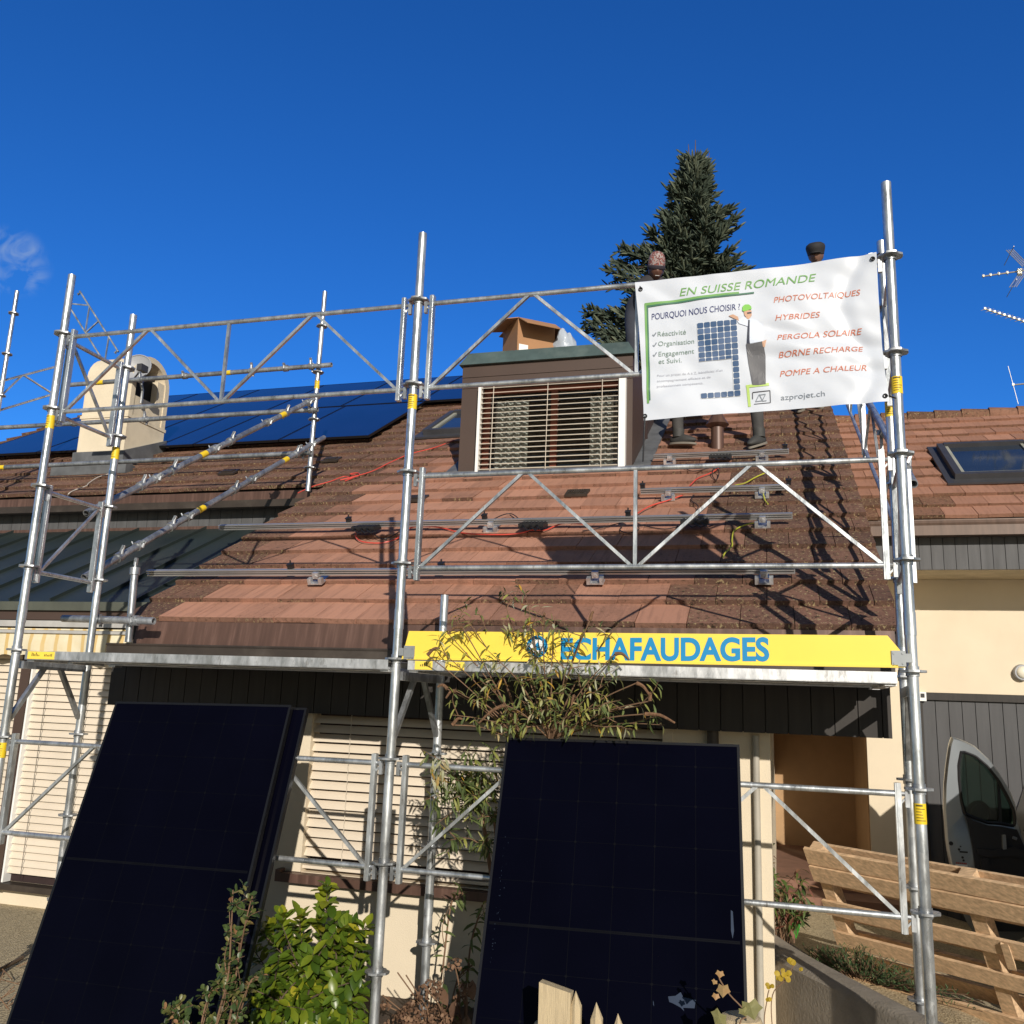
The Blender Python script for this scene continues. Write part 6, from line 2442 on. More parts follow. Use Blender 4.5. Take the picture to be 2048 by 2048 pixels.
# ------------------------------------------------------------------ plants near the scaffold
def leafy_branch(lm, tm, p0, p1, n, L, W, rnd_, sag=0.0, r0=0.006, tone=(0.45, 0.25), curl=0.35, spread_=0.8, pair=True, droop=0.5, pointed=True, tmin=0.15):
    p0, p1 = V(p0), V(p1)
    mid = p0.lerp(p1, 0.5) + V((rnd_.uniform(-0.03, 0.03), rnd_.uniform(-0.03, 0.03), sag))
    pts = smooth_path([p0, mid, p1], 5)
    m_ = len(pts)
    tm.path(pts, [r0 * (1 - 0.7 * i / (m_ - 1)) for i in range(m_)], 5)
    for k in range(n):
        t_ = tmin + (1 - tmin) * (k + rnd_.random() * 0.6) / n
        i = min(m_ - 2, int(t_ * (m_ - 1)))
        b0 = pts[i].lerp(pts[i + 1], min(1, t_ * (m_ - 1) - i))
        ax = (pts[i + 1] - pts[i]).normalized()
        sd_ = ax.cross(V((rnd_.uniform(-1, 1), rnd_.uniform(-1, 1), rnd_.uniform(-1, 1)))).normalized()
        for sg in ((1, -1) if pair else (1,)):
            d = ax * rnd_.uniform(0.1, 0.7) + sd_ * (spread_ * sg) + V((0, 0, -droop * rnd_.uniform(0.1, 1.0)))
            nrm = V((rnd_.uniform(-0.5, 0.5), rnd_.uniform(-0.8, 0.2), 1))
            lm.leaf(b0, d, nrm, L * rnd_.uniform(0.6, 1.15), W * rnd_.uniform(0.7, 1.2), curl * rnd_.uniform(0.2, 1.4), 0.3, min(1, max(0, rnd_.gauss(*tone))), pointed)
    return pts


# buddleia growing up in front of the deck
rb = random.Random(23)
BB = V((-1.16, 0.30, GROUND))
bud = thing('buddleia_bush', 'straggly buddleia bush with narrow drooping leaves in front of the yellow board', 'bush', BB)
lm, tm, sm = MB(), MB(), MB()


def bpt(u, v, y):
    return at(u, v, y)


tips = [(1050, 1178, -.12), (1000, 1172, -.10), (935, 1240, -.13), (905, 1225, -.1), (880, 1300, -.15), (975, 1300, -.2), (1010, 1230, -.1), (1110, 1235, -.1), (1170, 1260, -.14), (1235, 1250, -.12), (1140, 1300, -.18), (1215, 1330, -.2), (1060, 1260, -.2), (1090, 1350, -.22), (1240, 1350, -.18), (1030, 1350, -.2), (960, 1360, -.2), (925, 1390, -.15), (905, 1430, -.12), (960, 1440, -.12), (1010, 1420, -.16), (1075, 1420, -.16), (1180, 1420, -.12), (1240, 1400, -.16), (1290, 1410, -.12), (1330, 1450, -.1), (1150, 1460, -.08), (1040, 1460, -.08), (990, 1470, -.06), (1215, 1455, -.08), (1275, 1460, -.08), (885, 1255, -.12), (950, 1205, -.1), (1060, 1300, -.22), (1110, 1400, -.2)]
hub = [bpt(1075, 1500, .10), bpt(1100, 1480, .05), bpt(1050, 1490, .12)]
stems = []
for h_ in hub:
    mid = BB.lerp(h_, 0.5) + V((rb.uniform(-.05, .05), 0.05, 0))
    tm.path(smooth_path([BB + V((rb.uniform(-.05, .05), 0, 0)), mid, h_], 5), 0.016, 7)
for (u, v, y) in tips:
    p1 = bpt(u, v, y)
    h_ = min(hub, key=lambda q: (q - p1).length)
    # leaves mostly in the outer two thirds
    pts = leafy_branch(lm, tm, h_, p1, 6, 0.062, 0.0115, rb, 0.04, 0.005, (0.52, 0.25), 0.5, 0.9, True, 0.3, tmin=0.42)
    for k in range(2):
        q = pts[rb.randrange(len(pts) // 2, len(pts) - 1)]
        e = q + V((rb.uniform(-.16, .16), rb.uniform(-.10, .04), rb.uniform(-.05, .15)))
        leafy_branch(lm, tm, q, e, 5, 0.058, 0.0110, rb, 0.01, 0.003, (0.54, 0.26), 0.5, 0.9, True, 0.3)
lower = [(845, 1500, .12), (870, 1560, .1), (850, 1600, .05), (905, 1530, .1), (930, 1500, .05), (965, 1540, .1), (900, 1600, .02), (950, 1600, .05), (980, 1640, .1), (965, 1690, .1), (900, 1680, .08), (985, 1500, .1), (870, 1650, .1), (930, 1570, .02), (975, 1580, .05), (910, 1560, -.03), (865, 1530, .0), (940, 1640, .04)]
h2_ = [bpt(990, 1640, .30), bpt(960, 1600, .28), bpt(975, 1700, .3)]
for q in h2_:
    tm.path(smooth_path([BB + V((-0.1, 0.05, 0)), BB.lerp(q, 0.6) + V((-.05, .05, 0)), q], 5), 0.011, 6)
for (u, v, y) in lower:
    p1 = bpt(u, v, y)
    h_ = min(h2_, key=lambda q: (q - p1).length)
    pts = leafy_branch(lm, tm, h_, p1, 11, 0.078, 0.014, rb, 0.03, 0.005, (0.36, 0.22), 0.5, 0.9, True, 0.6)
    for k in range(2):
        q = pts[rb.randrange(len(pts) // 3, len(pts) - 1)]
        e = q + V((rb.uniform(-.12, .12), rb.uniform(-.08, .06), rb.uniform(-.10, .08)))
        leafy_branch(lm, tm, q, e, 4, 0.072, 0.013, rb, 0.01, 0.0035, (0.36, 0.25), 0.5, 0.9, True, 0.6)
for i in range(26):
    c_ = bpt(872 + rb.gauss(0, 12), 1545 + rb.gauss(0, 16), -.04)
    lm.leaf(c_, (rb.uniform(-1, 1), rb.uniform(-.6, .2), -1), (rb.uniform(-1, 1), -1, 0.3), 0.065, 0.013, 0.5, 0.3, rb.uniform(0.75, 1.0))
# dried flower spikes
for (u0, v0, u1, v1) in ((1273, 1366, 1302, 1395), (1290, 1428, 1350, 1446), (1300, 1402, 1302, 1384), (1010, 1410, 958, 1446), (895, 1378, 875, 1374), (912, 1382, 892, 1396), (855, 1310, 880, 1297), (925, 1255, 895, 1268), (1230, 1308, 1258, 1320), (905, 1450, 925, 1438), (1150, 1392, 1143, 1410), (1085, 1250, 1090, 1225), (1180, 1240, 1188, 1224)):
    y_ = -0.16
    p0, p1 = bpt(u0, v0, y_), bpt(u1, v1, y_)
    mid = p0.lerp(p1, 0.5) + V((0, 0, 0.015))
    pts = smooth_path([p0, mid, p1], 5)
    sm = MB()
    sm.path(pts, [0.010 * (1 - 0.55 * i / (len(pts) - 1)) for i in range(len(pts))], 7)
    rel(sm, BB).build('flower_spike', M['spike'], bud)
    h_ = min(hub, key=lambda q: (q - p0).length)
    tm.path(smooth_path([h_, h_.lerp(p0, 0.55) + V((0, -0.03, 0.03)), p0], 5), 0.003, 5)
rel(lm, BB).build('leaves', M['buddleia'], bud, smooth=80, attrs=True)
rel(tm, BB).build('stems', M['twig'], bud)

# laurel between the panels
rl_ = random.Random(31)
LB = V((-2.36, 0.22, GROUND))
lau = thing('laurel_shrub', 'glossy yellow green laurel shrub between the leaning panels', 'shrub', LB)
lm, tm = MB(), MB()
for k in range(84):
    u, v = rl_.uniform(492, 742), rl_.uniform(1835, 2100)
    if v < 1880 and rl_.random() < 0.5:
        u = rl_.uniform(560, 720)
    p1 = at(u, v, rl_.uniform(-0.12, 0.42))
    if p1.z < GROUND + 0.05:
        p1.z = GROUND + 0.05
    leafy_branch(lm, tm, LB + V((rl_.uniform(-.2, .2), rl_.uniform(-.1, .1), 0.02)), p1, 12, 0.088, 0.042, rl_, 0.04, 0.007, (0.45, 0.22), 0.25, 0.8, True, 0.1, tmin=0.35)
for (u, v) in ((655, 1768), (565, 1830), (600, 1832), (640, 1830), (690, 1850), (735, 1850), (540, 1850), (712, 1858)):
    leafy_branch(lm, tm, LB + V((0, 0, 0.1)), at(u, v, 0.05), 11, 0.090, 0.044, rl_, 0.03, 0.006, (0.6, 0.22), 0.2, 0.7, True, -0.3, tmin=0.66)
rel(lm, LB).build('leaves', M['laurel'], lau, smooth=80, attrs=True)
rel(tm, LB).build('stems', M['bark'], lau)

# cotoneaster-like shoots in front of the left panels
rc_ = random.Random(41)
CB = at(400, 2140, -0.95)
CB.z = GROUND
cot = thing('small_leaved_shrub', 'thin upright shoots with small rounded leaves in front of the left panel', 'shrub', CB)
lm, tm = MB(), MB()
for path in ([(430, 2060), (455, 1960), (462, 1870), (466, 1780)], [(455, 2060), (475, 1930), (490, 1850), (505, 1790)], [(400, 2070), (420, 1985), (440, 1960)], [(345, 2065), (350, 2030), (325, 2015)], [(470, 2060), (500, 1965), (520, 1955)], [(415, 2070), (450, 2020), (445, 1960), (455, 1900)], [(370, 2070), (362, 2030), (385, 2010)]):
    pts = [at(u, v, -0.80 + rc_.uniform(-.05, .05)) for u, v in path]
    root_ = CB + (pts[0] - CB) * 0.2
    root_.z = GROUND
    tm.path(smooth_path([root_] + pts, 6), [0.006 - 0.004 * i / (6 * len(pts)) for i in range(6 * len(pts) + 1)], 5)
    for a_, b_ in zip(pts[:-1], pts[1:]):
        leafy_branch(lm, tm, a_, b_, 9, 0.034, 0.0185, rc_, 0, 0.003, (0.5, 0.26), 0.15, 0.9, True, -0.2, False, tmin=0.0)
        for k in range(3):
            q = a_.lerp(b_, rc_.random())
            leafy_branch(lm, tm, q, q + V((rc_.uniform(-.07, .07), rc_.uniform(-.04, .04), rc_.uniform(-.01, .06))), 4, 0.032, 0.018, rc_, 0, 0.002, (0.5, 0.26), 0.15, 0.9, True, -0.2, False)
rel(lm, CB).build('leaves', M['smallleaf'], cot, smooth=80, attrs=True)
rel(tm, CB).build('stems', M['twig'], cot)

# dried hydrangea at the bottom
rh = random.Random(51)
HB = V((-1.55, 0.28, GROUND))
hyd = thing('dried_hydrangea', 'brown dried hydrangea heads at the foot of the rear middle pole', 'plant', HB)
lm, tm = MB(), MB()
for (u, v, r_) in ((858, 1985, .065), (835, 2020, .07), (875, 2030, .06), (815, 2035, .06), (905, 2050, .06), (795, 2050, .06), (925, 1995, .045), (910, 1932, .04), (850, 2055, .07), (930, 1975, .03), (770, 2010, .03)):
    c_ = at(u, v, 0.18 + rh.uniform(-.06, .06))
    root_ = HB + V(((c_.x - HB.x) * 0.3, rh.uniform(-.05, .05), 0))
    tm.path(smooth_path([root_, root_.lerp(c_, 0.6) + V((0.02, 0, 0.03)), c_], 4), 0.004, 5)
    hm = MB()
    for k in range(int(90 * (r_ / 0.06) ** 2)):
        d = V((rh.gauss(0, 1), rh.gauss(0, 1), rh.gauss(0, 1))).normalized()
        if d.z < -0.6:
            continue
        b0 = c_ + d * (r_ * rh.uniform(0.7, 1.0))
        hm.leaf(b0, V((rh.uniform(-1, 1), rh.uniform(-1, 1), rh.uniform(-1, 1))), d, 0.020, 0.015, 0.4, 0.3, min(1, max(0, rh.gauss(0.5, 0.25))), False)
    rel(hm, HB).build('dry_flower_head', M['dryhead'], hyd, smooth=80, attrs=True)
for (u, v) in ((795, 1945), (812, 1950), (765, 1990)):
    c_ = at(u, v, 0.12)
    tm.path([HB + V((-0.1, -0.05, 0)), HB.lerp(c_, 0.6), c_], 0.0035, 5)
for (u, v) in ((915, 2000), (935, 2030), (900, 2035), (945, 1960), (880, 1975)):
    lm.leaf(at(u, v, 0.2), (rh.uniform(-.5, .5), -0.4, -0.5), (0, -1, .6), 0.09, 0.05, 0.4, 0.25, rh.uniform(0, 1), True)
rel(lm, HB).build('dry_leaves', M['dryhead'], hyd, smooth=80, attrs=True)
rel(tm, HB).build('stems', M['twig'], hyd)

# thin leafy stems behind the right panel's left edge
rs = random.Random(61)
SB = V((-1.55, 0.62, GROUND))
sap = thing('leafy_sapling', 'thin stems with hanging leaves against the wall below the window sill', 'plant', SB)
lm, tm = MB(), MB()
for path in ([(882, 2040), (890, 1900), (905, 1800), (930, 1785)], [(930, 2040), (940, 1900), (955, 1840), (965, 1810)], [(905, 2040), (915, 1960), (945, 1930)]):
    pts = [at(u, v, 0.55) for u, v in path]
    tm.path(smooth_path([SB] + pts, 5), 0.005, 5)
    for a_, b_ in zip(pts[:-1], pts[1:]):
        leafy_branch(lm, tm, a_, b_, 5, 0.085, 0.020, rs, 0, 0.003, (0.28, 0.2), 0.5, 0.9, True, 0.7)
rel(lm, SB).build('leaves', M['buddleia'], sap, smooth=80, attrs=True)
rel(tm, SB).build('stems', M['twig'], sap)

# planting behind the curved wall, right of the panel
rg = random.Random(71)
GB_ = V((-0.10, 1.85, 0.15))
mixp = thing('border_plant', 'reddish straggly border plant between the right panel and the pallet', 'plant', GB_)
lm, tm = MB(), MB()
for k in range(52):
    u, v = rg.uniform(1492, 1622), rg.uniform(1650, 1850)
    if v < 1730 and u > 1540:
        u = rg.uniform(1492, 1540)
    p1 = at(u, v, rg.uniform(1.4, 1.95))
    leafy_branch(lm, tm, GB_ + V((rg.uniform(-.15, .15), rg.uniform(-.15, .15), 0)), p1, 8, 0.070, 0.016, rg, 0.05, 0.004, (0.5, 0.3), 0.5, 0.9, True, 0.4, tmin=0.5)
rel(lm, GB_).build('leaves', M['mixleaf'], mixp, smooth=80, attrs=True)
rel(tm, GB_).build('stems', M['twig'], mixp)
BGp = atz(1588, 1886, 0.20)
bgp = thing('bright_green_plant', 'small bright green leafy plant behind the curved concrete wall', 'plant', BGp)
lm = MB()
for k in range(26):
    lm.leaf(BGp + V((rg.uniform(-.03, .03), rg.uniform(-.03, .03), rg.uniform(0, .15))), (rg.uniform(-.35, .35), rg.uniform(-.4, .2), 1), (rg.uniform(-1, 1), -1, 0.2), rg.uniform(.08, .14), 0.026, 0.3, 0.3, rg.random())
rel(lm, BGp).build('leaves', M['brightgreen'], bgp, smooth=80, attrs=True)
tm = MB()
tm.path([(0, 0, 0), (0, 0, 0.15)], 0.006, 6)
tm.build('stems', M['twig'], bgp)
HBp = atz(1722, 1958, 0.17)
herb = thing('rosemary_bush', 'low dark green needle leaved herb bush behind the curved concrete wall', 'bush', HBp)
lm, tm = MB(), MB()
for k in range(230):
    s_ = rg.gauss(0, 0.19)
    q = V((s_ * 0.80 + rg.gauss(0, 0.03), -s_ * 0.62 + rg.gauss(0, 0.045), 0))
    e = q * 1.25 + V((rg.uniform(-.06, .06), rg.uniform(-.06, .06), rg.uniform(0.06, 0.17) * max(0.35, 1 - q.length * 1.6)))
    tm.path([q * 0.5, e], 0.002, 4)
    for m_ in range(14):
        b0 = (q * 0.5).lerp(e, rg.uniform(0.3, 1))
        lm.leaf(b0, (rg.uniform(-1, 1), rg.uniform(-1, 1), rg.uniform(0, 1.2)), (0, -.4, 1), 0.030, 0.0045, 0.1, 0.2, rg.random())
lm.build('leaves', M['herb'], herb, smooth=80, attrs=True)
tm.build('stems', M['twig'], herb)

# ------------------------------------------------------------------ curved concrete garden wall
front = [atz(1470, 1872, .3), atz(1500, 1885, .3), atz(1536, 1906, .3), atz(1600, 1940, .3), atz(1695, 1985, .3), atz(1827, 2048, .3), atz(1960, 2105, .3)]
back = [atz(1480, 1832, .3), atz(1508, 1842, .3), atz(1540, 1857, .3), atz(1605, 1900, .3), atz(1695, 1949, .3), atz(1830, 2018, .3), atz(1990, 2085, .3)]
fr_, bk_ = smooth_path(front, 5), smooth_path(back, 5)
mb = MB()
n_ = len(fr_)
for f_, b_ in zip(fr_, bk_):
    w_ = (f_ - b_)
    mb.v += [(f_.x, f_.y, GROUND - 0.2), (f_.x, f_.y, 0.285), tuple(f_ - w_ * 0.12 + V((0, 0, 0.006))), tuple(f_.lerp(b_, 0.5) + V((0, 0, 0.012))), tuple(b_ + w_ * 0.12), (b_.x, b_.y, 0.28), (b_.x, b_.y, GROUND - 0.2)]
for i in range(n_ - 1):
    for k in range(6):
        mb.face([i * 7 + k, (i + 1) * 7 + k, (i + 1) * 7 + k + 1, i * 7 + k + 1])
mb.face([0, 1, 2, 3, 4, 5, 6])
mb.face([(n_ - 1) * 7 + k for k in range(6, -1, -1)])
o = mb.build('garden_wall', M['concrete'], smooth=50)
tag(o, 'low curved weathered concrete garden wall at the bottom right', 'wall')
mb = MB()
for i, b_ in enumerate(bk_):
    t_ = (bk_[min(i + 1, len(bk_) - 1)] - bk_[max(i - 1, 0)]).normalized()
    nn_ = V((-t_.y, t_.x, 0))
    mb.v += [(b_.x - nn_.x * 0.01, b_.y - nn_.y * 0.01, 0.21), (b_.x + nn_.x * 0.16, b_.y + nn_.y * 0.16, 0.20), (b_.x + nn_.x * 0.34, b_.y + nn_.y * 0.34, 0.05), (b_.x + nn_.x * 0.42, b_.y + nn_.y * 0.42, GROUND - 0.05)]
for i in range(len(bk_) - 1):
    for k in range(3):
        mb.face([i * 4 + k, i * 4 + k + 1, (i + 1) * 4 + k + 1, (i + 1) * 4 + k])
structure(mb.build('raised_planting_soil', M['soil'], smooth=40))
# yellow autumn leaves on twigs in front of the wall
YL = at(1560, 2060, 0.35)
YL.z = GROUND
yl = thing('yellow_leaved_twig', 'thin twig with yellow autumn leaves in front of the concrete wall', 'plant', YL)
lm, tm = MB(), MB()
yq = 0.30
for pth, lv in (([(1545, 2060), (1545, 1990), (1570, 1960), (1590, 1925)], [(1585, 1918, 1), (1572, 1945, 1), (1560, 1950, 1), (1600, 1935, 0.6), (1580, 1955, 0.9), (1562, 1938, .7)]), ([(1530, 2065), (1534, 2000), (1538, 1980)], [(1540, 1970, 0.8), (1536, 1995, 0.7)])):
    pts = [at(u, v, yq) for u, v in pth]
    tm.path(smooth_path([YL] + pts, 5), 0.0025, 5)
    for (u, v, s_) in lv:
        for q in range(3):
            lm.leaf(at(u, v, yq - 0.01), (rg.uniform(-1, 1), -0.3, rg.uniform(-1, 0.4)), (rg.uniform(-.5, .5), -1, .4), 0.028 * s_, 0.025 * s_, 0.3, 0.2, rg.random(), False)
rel(lm, YL).build('leaves', M['yellowleaf'], yl, smooth=80, attrs=True)
rel(tm, YL).build('stems', M['twig'], yl)

# ------------------------------------------------------------------ wooden stakes
GS = 'pointed wooden stakes in front of the right panel'
for (ul, ur, vt, lab, kind) in ((1076, 1141, 1968, 'widest flat topped wooden stake in front of the right panel', 'flat'), (1137, 1161, 1985, 'narrow pointed wooden stake touching the widest stake', 'pt'), (1178, 1204, 2008, 'middle pointed wooden stake of the three pointed ones', 'pt'), (1224, 1246, 2030, 'shortest pointed wooden stake at the right end of the row', 'pt')):
    y_ = -0.72
    pl_, pr_ = at(ul, 2046, y_), at(ur, 2046, y_)
    zt_ = at((ul + ur) / 2, vt, y_).z
    xc = (pl_.x + pr_.x) / 2
    hw = (pr_.x - pl_.x) / 2
    mb = MB()
    zb_ = GROUND - 0.1
    tk = hw * (1.0 if kind == 'pt' else 0.45)
    if kind == 'flat':
        mb.hexa([V((xc - hw, y_, zb_)), V((xc + hw, y_, zb_)), V((xc + hw, y_ + tk * 2, zb_)), V((xc - hw, y_ + tk * 2, zb_)), V((xc - hw, y_, zt_)), V((xc + hw * .96, y_, zt_ - 0.025)), V((xc + hw * .96, y_ + tk * 2, zt_ - 0.03)), V((xc - hw, y_ + tk * 2, zt_ - 0.004))])
    else:
        sh_ = zt_ - hw * 2.3
        o = len(mb.v)
        n_ = 6
        for zz in (zb_, sh_):
            for i in range(n_):
                a_ = 2 * pi * i / n_ + 0.5
                mb.v.append((xc + hw * cos(a_), y_ + tk + tk * sin(a_), zz + 0.012 * sin(i * 2.0)))
        mb.v.append((xc - hw * 0.1, y_ + tk, zt_))
        for i in range(n_):
            i2 = (i + 1) % n_
            mb.face([i, i2, n_ + i2, n_ + i])
            mb.face([n_ + i, n_ + i2, 2 * n_])
    o = mb.build('wooden_stake', M['stake'], smooth=0)
    tag(o, lab, 'stake', GS)
# low log posts at the frame bottom
for (u, v, r_, lab) in ((1083, 2042, 0.030, 'round topped log post at the left of the stakes'), (1482, 2026, 0.085, 'weathered round log post with ivy at the bottom right')):
    c_ = at(u, v, -0.60)
    mb = MB()
    mb.path([(c_.x, c_.y, GROUND - 0.1), (c_.x, c_.y, c_.z - r_ * 0.5), (c_.x, c_.y, c_.z - r_ * 0.15), (c_.x, c_.y, c_.z)], [r_, r_, r_ * 0.85, r_ * 0.4], 14)
    o = mb.build('log_post', M['stake'])
    tag(o, lab, 'post')
ri = random.Random(81)
IB = at(1475, 2100, -0.66)
IB.z = GROUND
ivy = thing('ivy_shoot', 'faded ivy shoot with pale veined leaves climbing over the log post', 'plant', IB)
lm, tm = MB(), MB()


def ivyleaf(c_, s_, tone, tilt):
    lob = ((0, -0.15), (0.5, -0.35), (0.62, 0.05), (0.85, 0.35), (0.45, 0.55), (0.0, 1.0), (-0.45, 0.55), (-0.85, 0.35), (-0.62, 0.05), (-0.5, -0.35))
    R = Matrix.Rotation(tilt[0], 3, 'X') @ Matrix.Rotation(tilt[1], 3, 'Z') @ Matrix.Rotation(tilt[2], 3, 'Y')
    o = len(lm.v)
    for (a_, b_) in lob:
        lm.v.append(tuple(c_ + R @ V((a_ * s_, 0.12 * s_ * abs(a_), -b_ * s_))))
    lm.v.append(tuple(c_ + R @ V((0, -0.05 * s_, -0.2 * s_))))
    for i in range(len(lob)):
        lm.ct = min(1, max(0, tone + ri.uniform(-.08, .08)))
        lm.face([o + i, o + (i + 1) % len(lob), o + len(lob)])


pts = [at(u, v, -0.70) for u, v in ((1475, 2080), (1492, 2030), (1460, 1990), (1440, 1960), (1436, 1945))]
tm.path(smooth_path([IB] + pts, 5), 0.003, 5)
for (u, v, s_, tn) in ((1440, 1945, .020, .95), (1446, 1975, .034, .85), (1432, 1990, .018, 1.0), (1500, 2010, .050, .15), (1440, 2030, .040, .2), (1486, 2020, .026, .3), (1430, 1962, .014, .9)):
    ivyleaf(at(u, v, -0.71), s_, tn, (ri.uniform(-.5, .3), ri.uniform(-.4, .4), ri.uniform(-.7, .7)))
rel(lm, IB).build('leaves', M['ivy'], ivy, smooth=0, attrs=True)
rel(tm, IB).build('stems', M['twig'], ivy)
# dry twigs lying at the lower left
TWp = atz(15, 1985, GROUND)
tw_ = thing('dry_twigs', 'dry brown twigs and a dark stick on the paving at the lower left', 'twigs', TWp)
for k in range(16):
    c_ = atz(rh.uniform(-30, 45), rh.uniform(1930, 2040), GROUND + 0.02)
    mb = MB()
    mb.path([c_, c_ + V((rh.uniform(-.15, .15), rh.uniform(-.1, .1), rh.uniform(0.02, .12)))], 0.003, 5)
    rel(mb, TWp).build('twig', M['twig'], tw_)
mb = MB()
mb.path([atz(-10, 1945, GROUND + 0.03), atz(45, 1915, GROUND + 0.03)], 0.012, 6)
rel(mb, TWp).build('stick', M['bark'], tw_)

# ------------------------------------------------------------------ leaning pallet
P_TL = V((0.153, 2.169, 0.741))
adir = V((0.810, -0.586, -0.005)).normalized()
bdir = V((0.285, 0.402, -0.870)).normalized()
LBd = 1.0
ndir = adir.cross(bdir).normalized()
if ndir.y > 0:
    ndir = -ndir               # towards the viewer
pal = thing('wooden_pallet', 'large raw wooden pallet leaning on its side at the right end of the scaffold', 'pallet', P_TL)


def pboard(name, a0, a1, b0, b1, c0, c1, wob=0.004):
    mb = MB()
    q = lambda a_, b_, c_: adir * a_ + bdir * b_ + ndir * c_
    rw = lambda: random.uniform(-wob, wob)
    mb.hexa([q(a0 + rw(), b1 + rw(), c0), q(a1, b1 + rw(), c0), q(a1, b1 + rw(), c1), q(a0 + rw(), b1 + rw(), c1), q(a0 + rw(), b0 + rw(), c0), q(a1, b0 + rw(), c0), q(a1, b0 + rw(), c1), q(a0 + rw(), b0 + rw(), c1)])
    return mb.build(name, M['wood'], pal, smooth=0)


LP = 1.75
hL = LBd
pboard('deck_board', 0, LP, 0.0, 0.115, 0.0, 0.020)
pboard('deck_board', 0.006, LP, 0.122, 0.232, 0.008, 0.030)
pboard('deck_board', 0.004, LP, 0.385, 0.485, 0.0, 0.022)
pboard('deck_board', 0.003, LP, 0.620, 0.725, 0.0, 0.022)
pboard('deck_board', 0.0, LP, hL - 0.075, hL + 0.02, 0.0, 0.022)
for a_ in (0.025, 1.0):
    pboard('stringer', a_, a_ + 0.085, 0.01, hL - 0.01, -0.085, -0.002)
for b_ in (0.03, 0.25, 0.50, 0.68, 0.86):
    pboard('back_board', 0.0, LP, b_, b_ + 0.10, -0.108, -0.087)
pboard('splinter', 0.70, 0.73, 0.26, 0.36, -0.02, -0.005)
pboard('splinter', 1.16, 1.19, 0.40, 0.55, 0.024, 0.034, 0.02)

# ------------------------------------------------------------------ van with open door
VX, VY0, VY1, VZ = 1.97, 1.25, 5.55, -0.40
van = thing('parked_van', 'silver grey van parked at the right with its front door standing open', 'van', (VX + 0.9, (VY0 + VY1) / 2, VZ))
VO = V((VX + 0.9, (VY0 + VY1) / 2, VZ))


def vpart(name, mb, m_, parent=None, smooth=30):
    return rel(mb, VO).build(name, m_, parent or van, smooth=smooth)


side = [(VY0, VZ + 0.28), (VY0 - 0.02, VZ + 0.9), (VY0 + 0.06, VZ + 1.80), (VY0 + 0.16, VZ + 1.90), (4.02, VZ + 1.92), (4.15, VZ + 1.84), (4.85, VZ + 1.16), (5.42, VZ + 0.95), (VY1, VZ + 0.75), (VY1, VZ + 0.28)]
mb = MB()
o = len(mb.v)
n_ = len(side)
for (xx, ins_) in ((VX + 0.03, 0.0), (VX, 0.0), (VX + 1.8, 0.0)):
    pass
levels = []
for xx, top_in in ((VX, 0.10), (VX + 1.8, -0.10)):
    for (y_, z_) in side:
        k_ = max(0, (z_ - VZ - 1.0) / 0.9)
        mb.v.append((xx + top_in * k_, y_, z_))
for i in range(n_):
    i2 = (i + 1) % n_
    mb.face([i, i2, n_ + i2, n_ + i])
mb.face([i for i in range(n_)][::-1])
mb.face([n_ + i for i in range(n_)])
vb = vpart('body', mb, M['silver'], smooth=35)
mb = MB()
mb.hexa([V(p) for p in ((VX + 0.10, 4.20, VZ + 1.80), (VX + 1.70, 4.20, VZ + 1.80), (VX + 1.78, 4.83, VZ + 1.19), (VX + 0.02, 4.83, VZ + 1.19), (VX + 0.10, 4.215, VZ + 1.815), (VX + 1.70, 4.215, VZ + 1.815), (VX + 1.78, 4.845, VZ + 1.205), (VX + 0.02, 4.845, VZ + 1.205))])
vpart('windscreen', mb, M['pv_roof'])
mb = MB()
mb.box((VX + 0.2, VY0 - 0.03, VZ + 1.05), (VX + 1.6, VY0 + 0.01, VZ + 1.65))
vpart('rear_window', mb, M['pv_roof'])
mb = MB()
mb.box((VX - 0.006, 3.30, VZ + 0.45), (VX + 0.01, 4.30, VZ + 1.10))
mb.hexa([V(p) for p in ((VX - 0.006, 3.30, VZ + 1.10), (VX + 0.02, 3.30, VZ + 1.10), (VX + 0.02, 4.45, VZ + 1.10), (VX - 0.006, 4.45, VZ + 1.10), (VX + 0.06, 3.36, VZ + 1.72), (VX + 0.09, 3.36, VZ + 1.72), (VX + 0.09, 4.05, VZ + 1.72), (VX + 0.06, 4.05, VZ + 1.72))])
vpart('door_opening', mb, M['gap'], smooth=0)
for y_ in (2.0, 4.85):
    for xx, sg in ((VX + 0.02, -1), (VX + 1.78, 1)):
        mb = MB()
        mb.path([(xx - 0.10 * -sg * -1, y_, VZ + 0.31), (xx + 0.02 * sg, y_, VZ + 0.31)], 0.31, 24)
        wh = vpart('wheel', mb, M['rubber'])
        mb = MB()
        mb.path([(xx + 0.021 * sg, y_, VZ + 0.31), (xx + 0.03 * sg, y_, VZ + 0.31)], 0.20, 20)
        vpart('rim', mb, M['zinc'], wh)
# the open door, facing the viewer with its inner side
YD = 4.25


def dpt(u, v, y_=YD):
    return at(u, v, y_)


outl = [(1902, 1473), (1921, 1478), (1950, 1492), (1978, 1518), (2000, 1548), (2020, 1582), (2032, 1612), (2034, 1640), (2043, 1668), (2060, 1720), (2066, 1800), (2060, 1880), (1945, 1880), (1918, 1800), (1903, 1745), (1893, 1690), (1888, 1620), (1889, 1570), (1893, 1530), (1898, 1495)]
wino = [(1921, 1504), (1926, 1503), (1950, 1512), (1975, 1533), (1998, 1563), (2016, 1596), (2027, 1620), (2030, 1652), (2000, 1646), (1975, 1645), (1945, 1634), (1929, 1626), (1922, 1600), (1917, 1560), (1916, 1530)]
oP = [dpt(*p) for p in outl]
wP = [dpt(*p) for p in wino]
door = None
mb = MB()
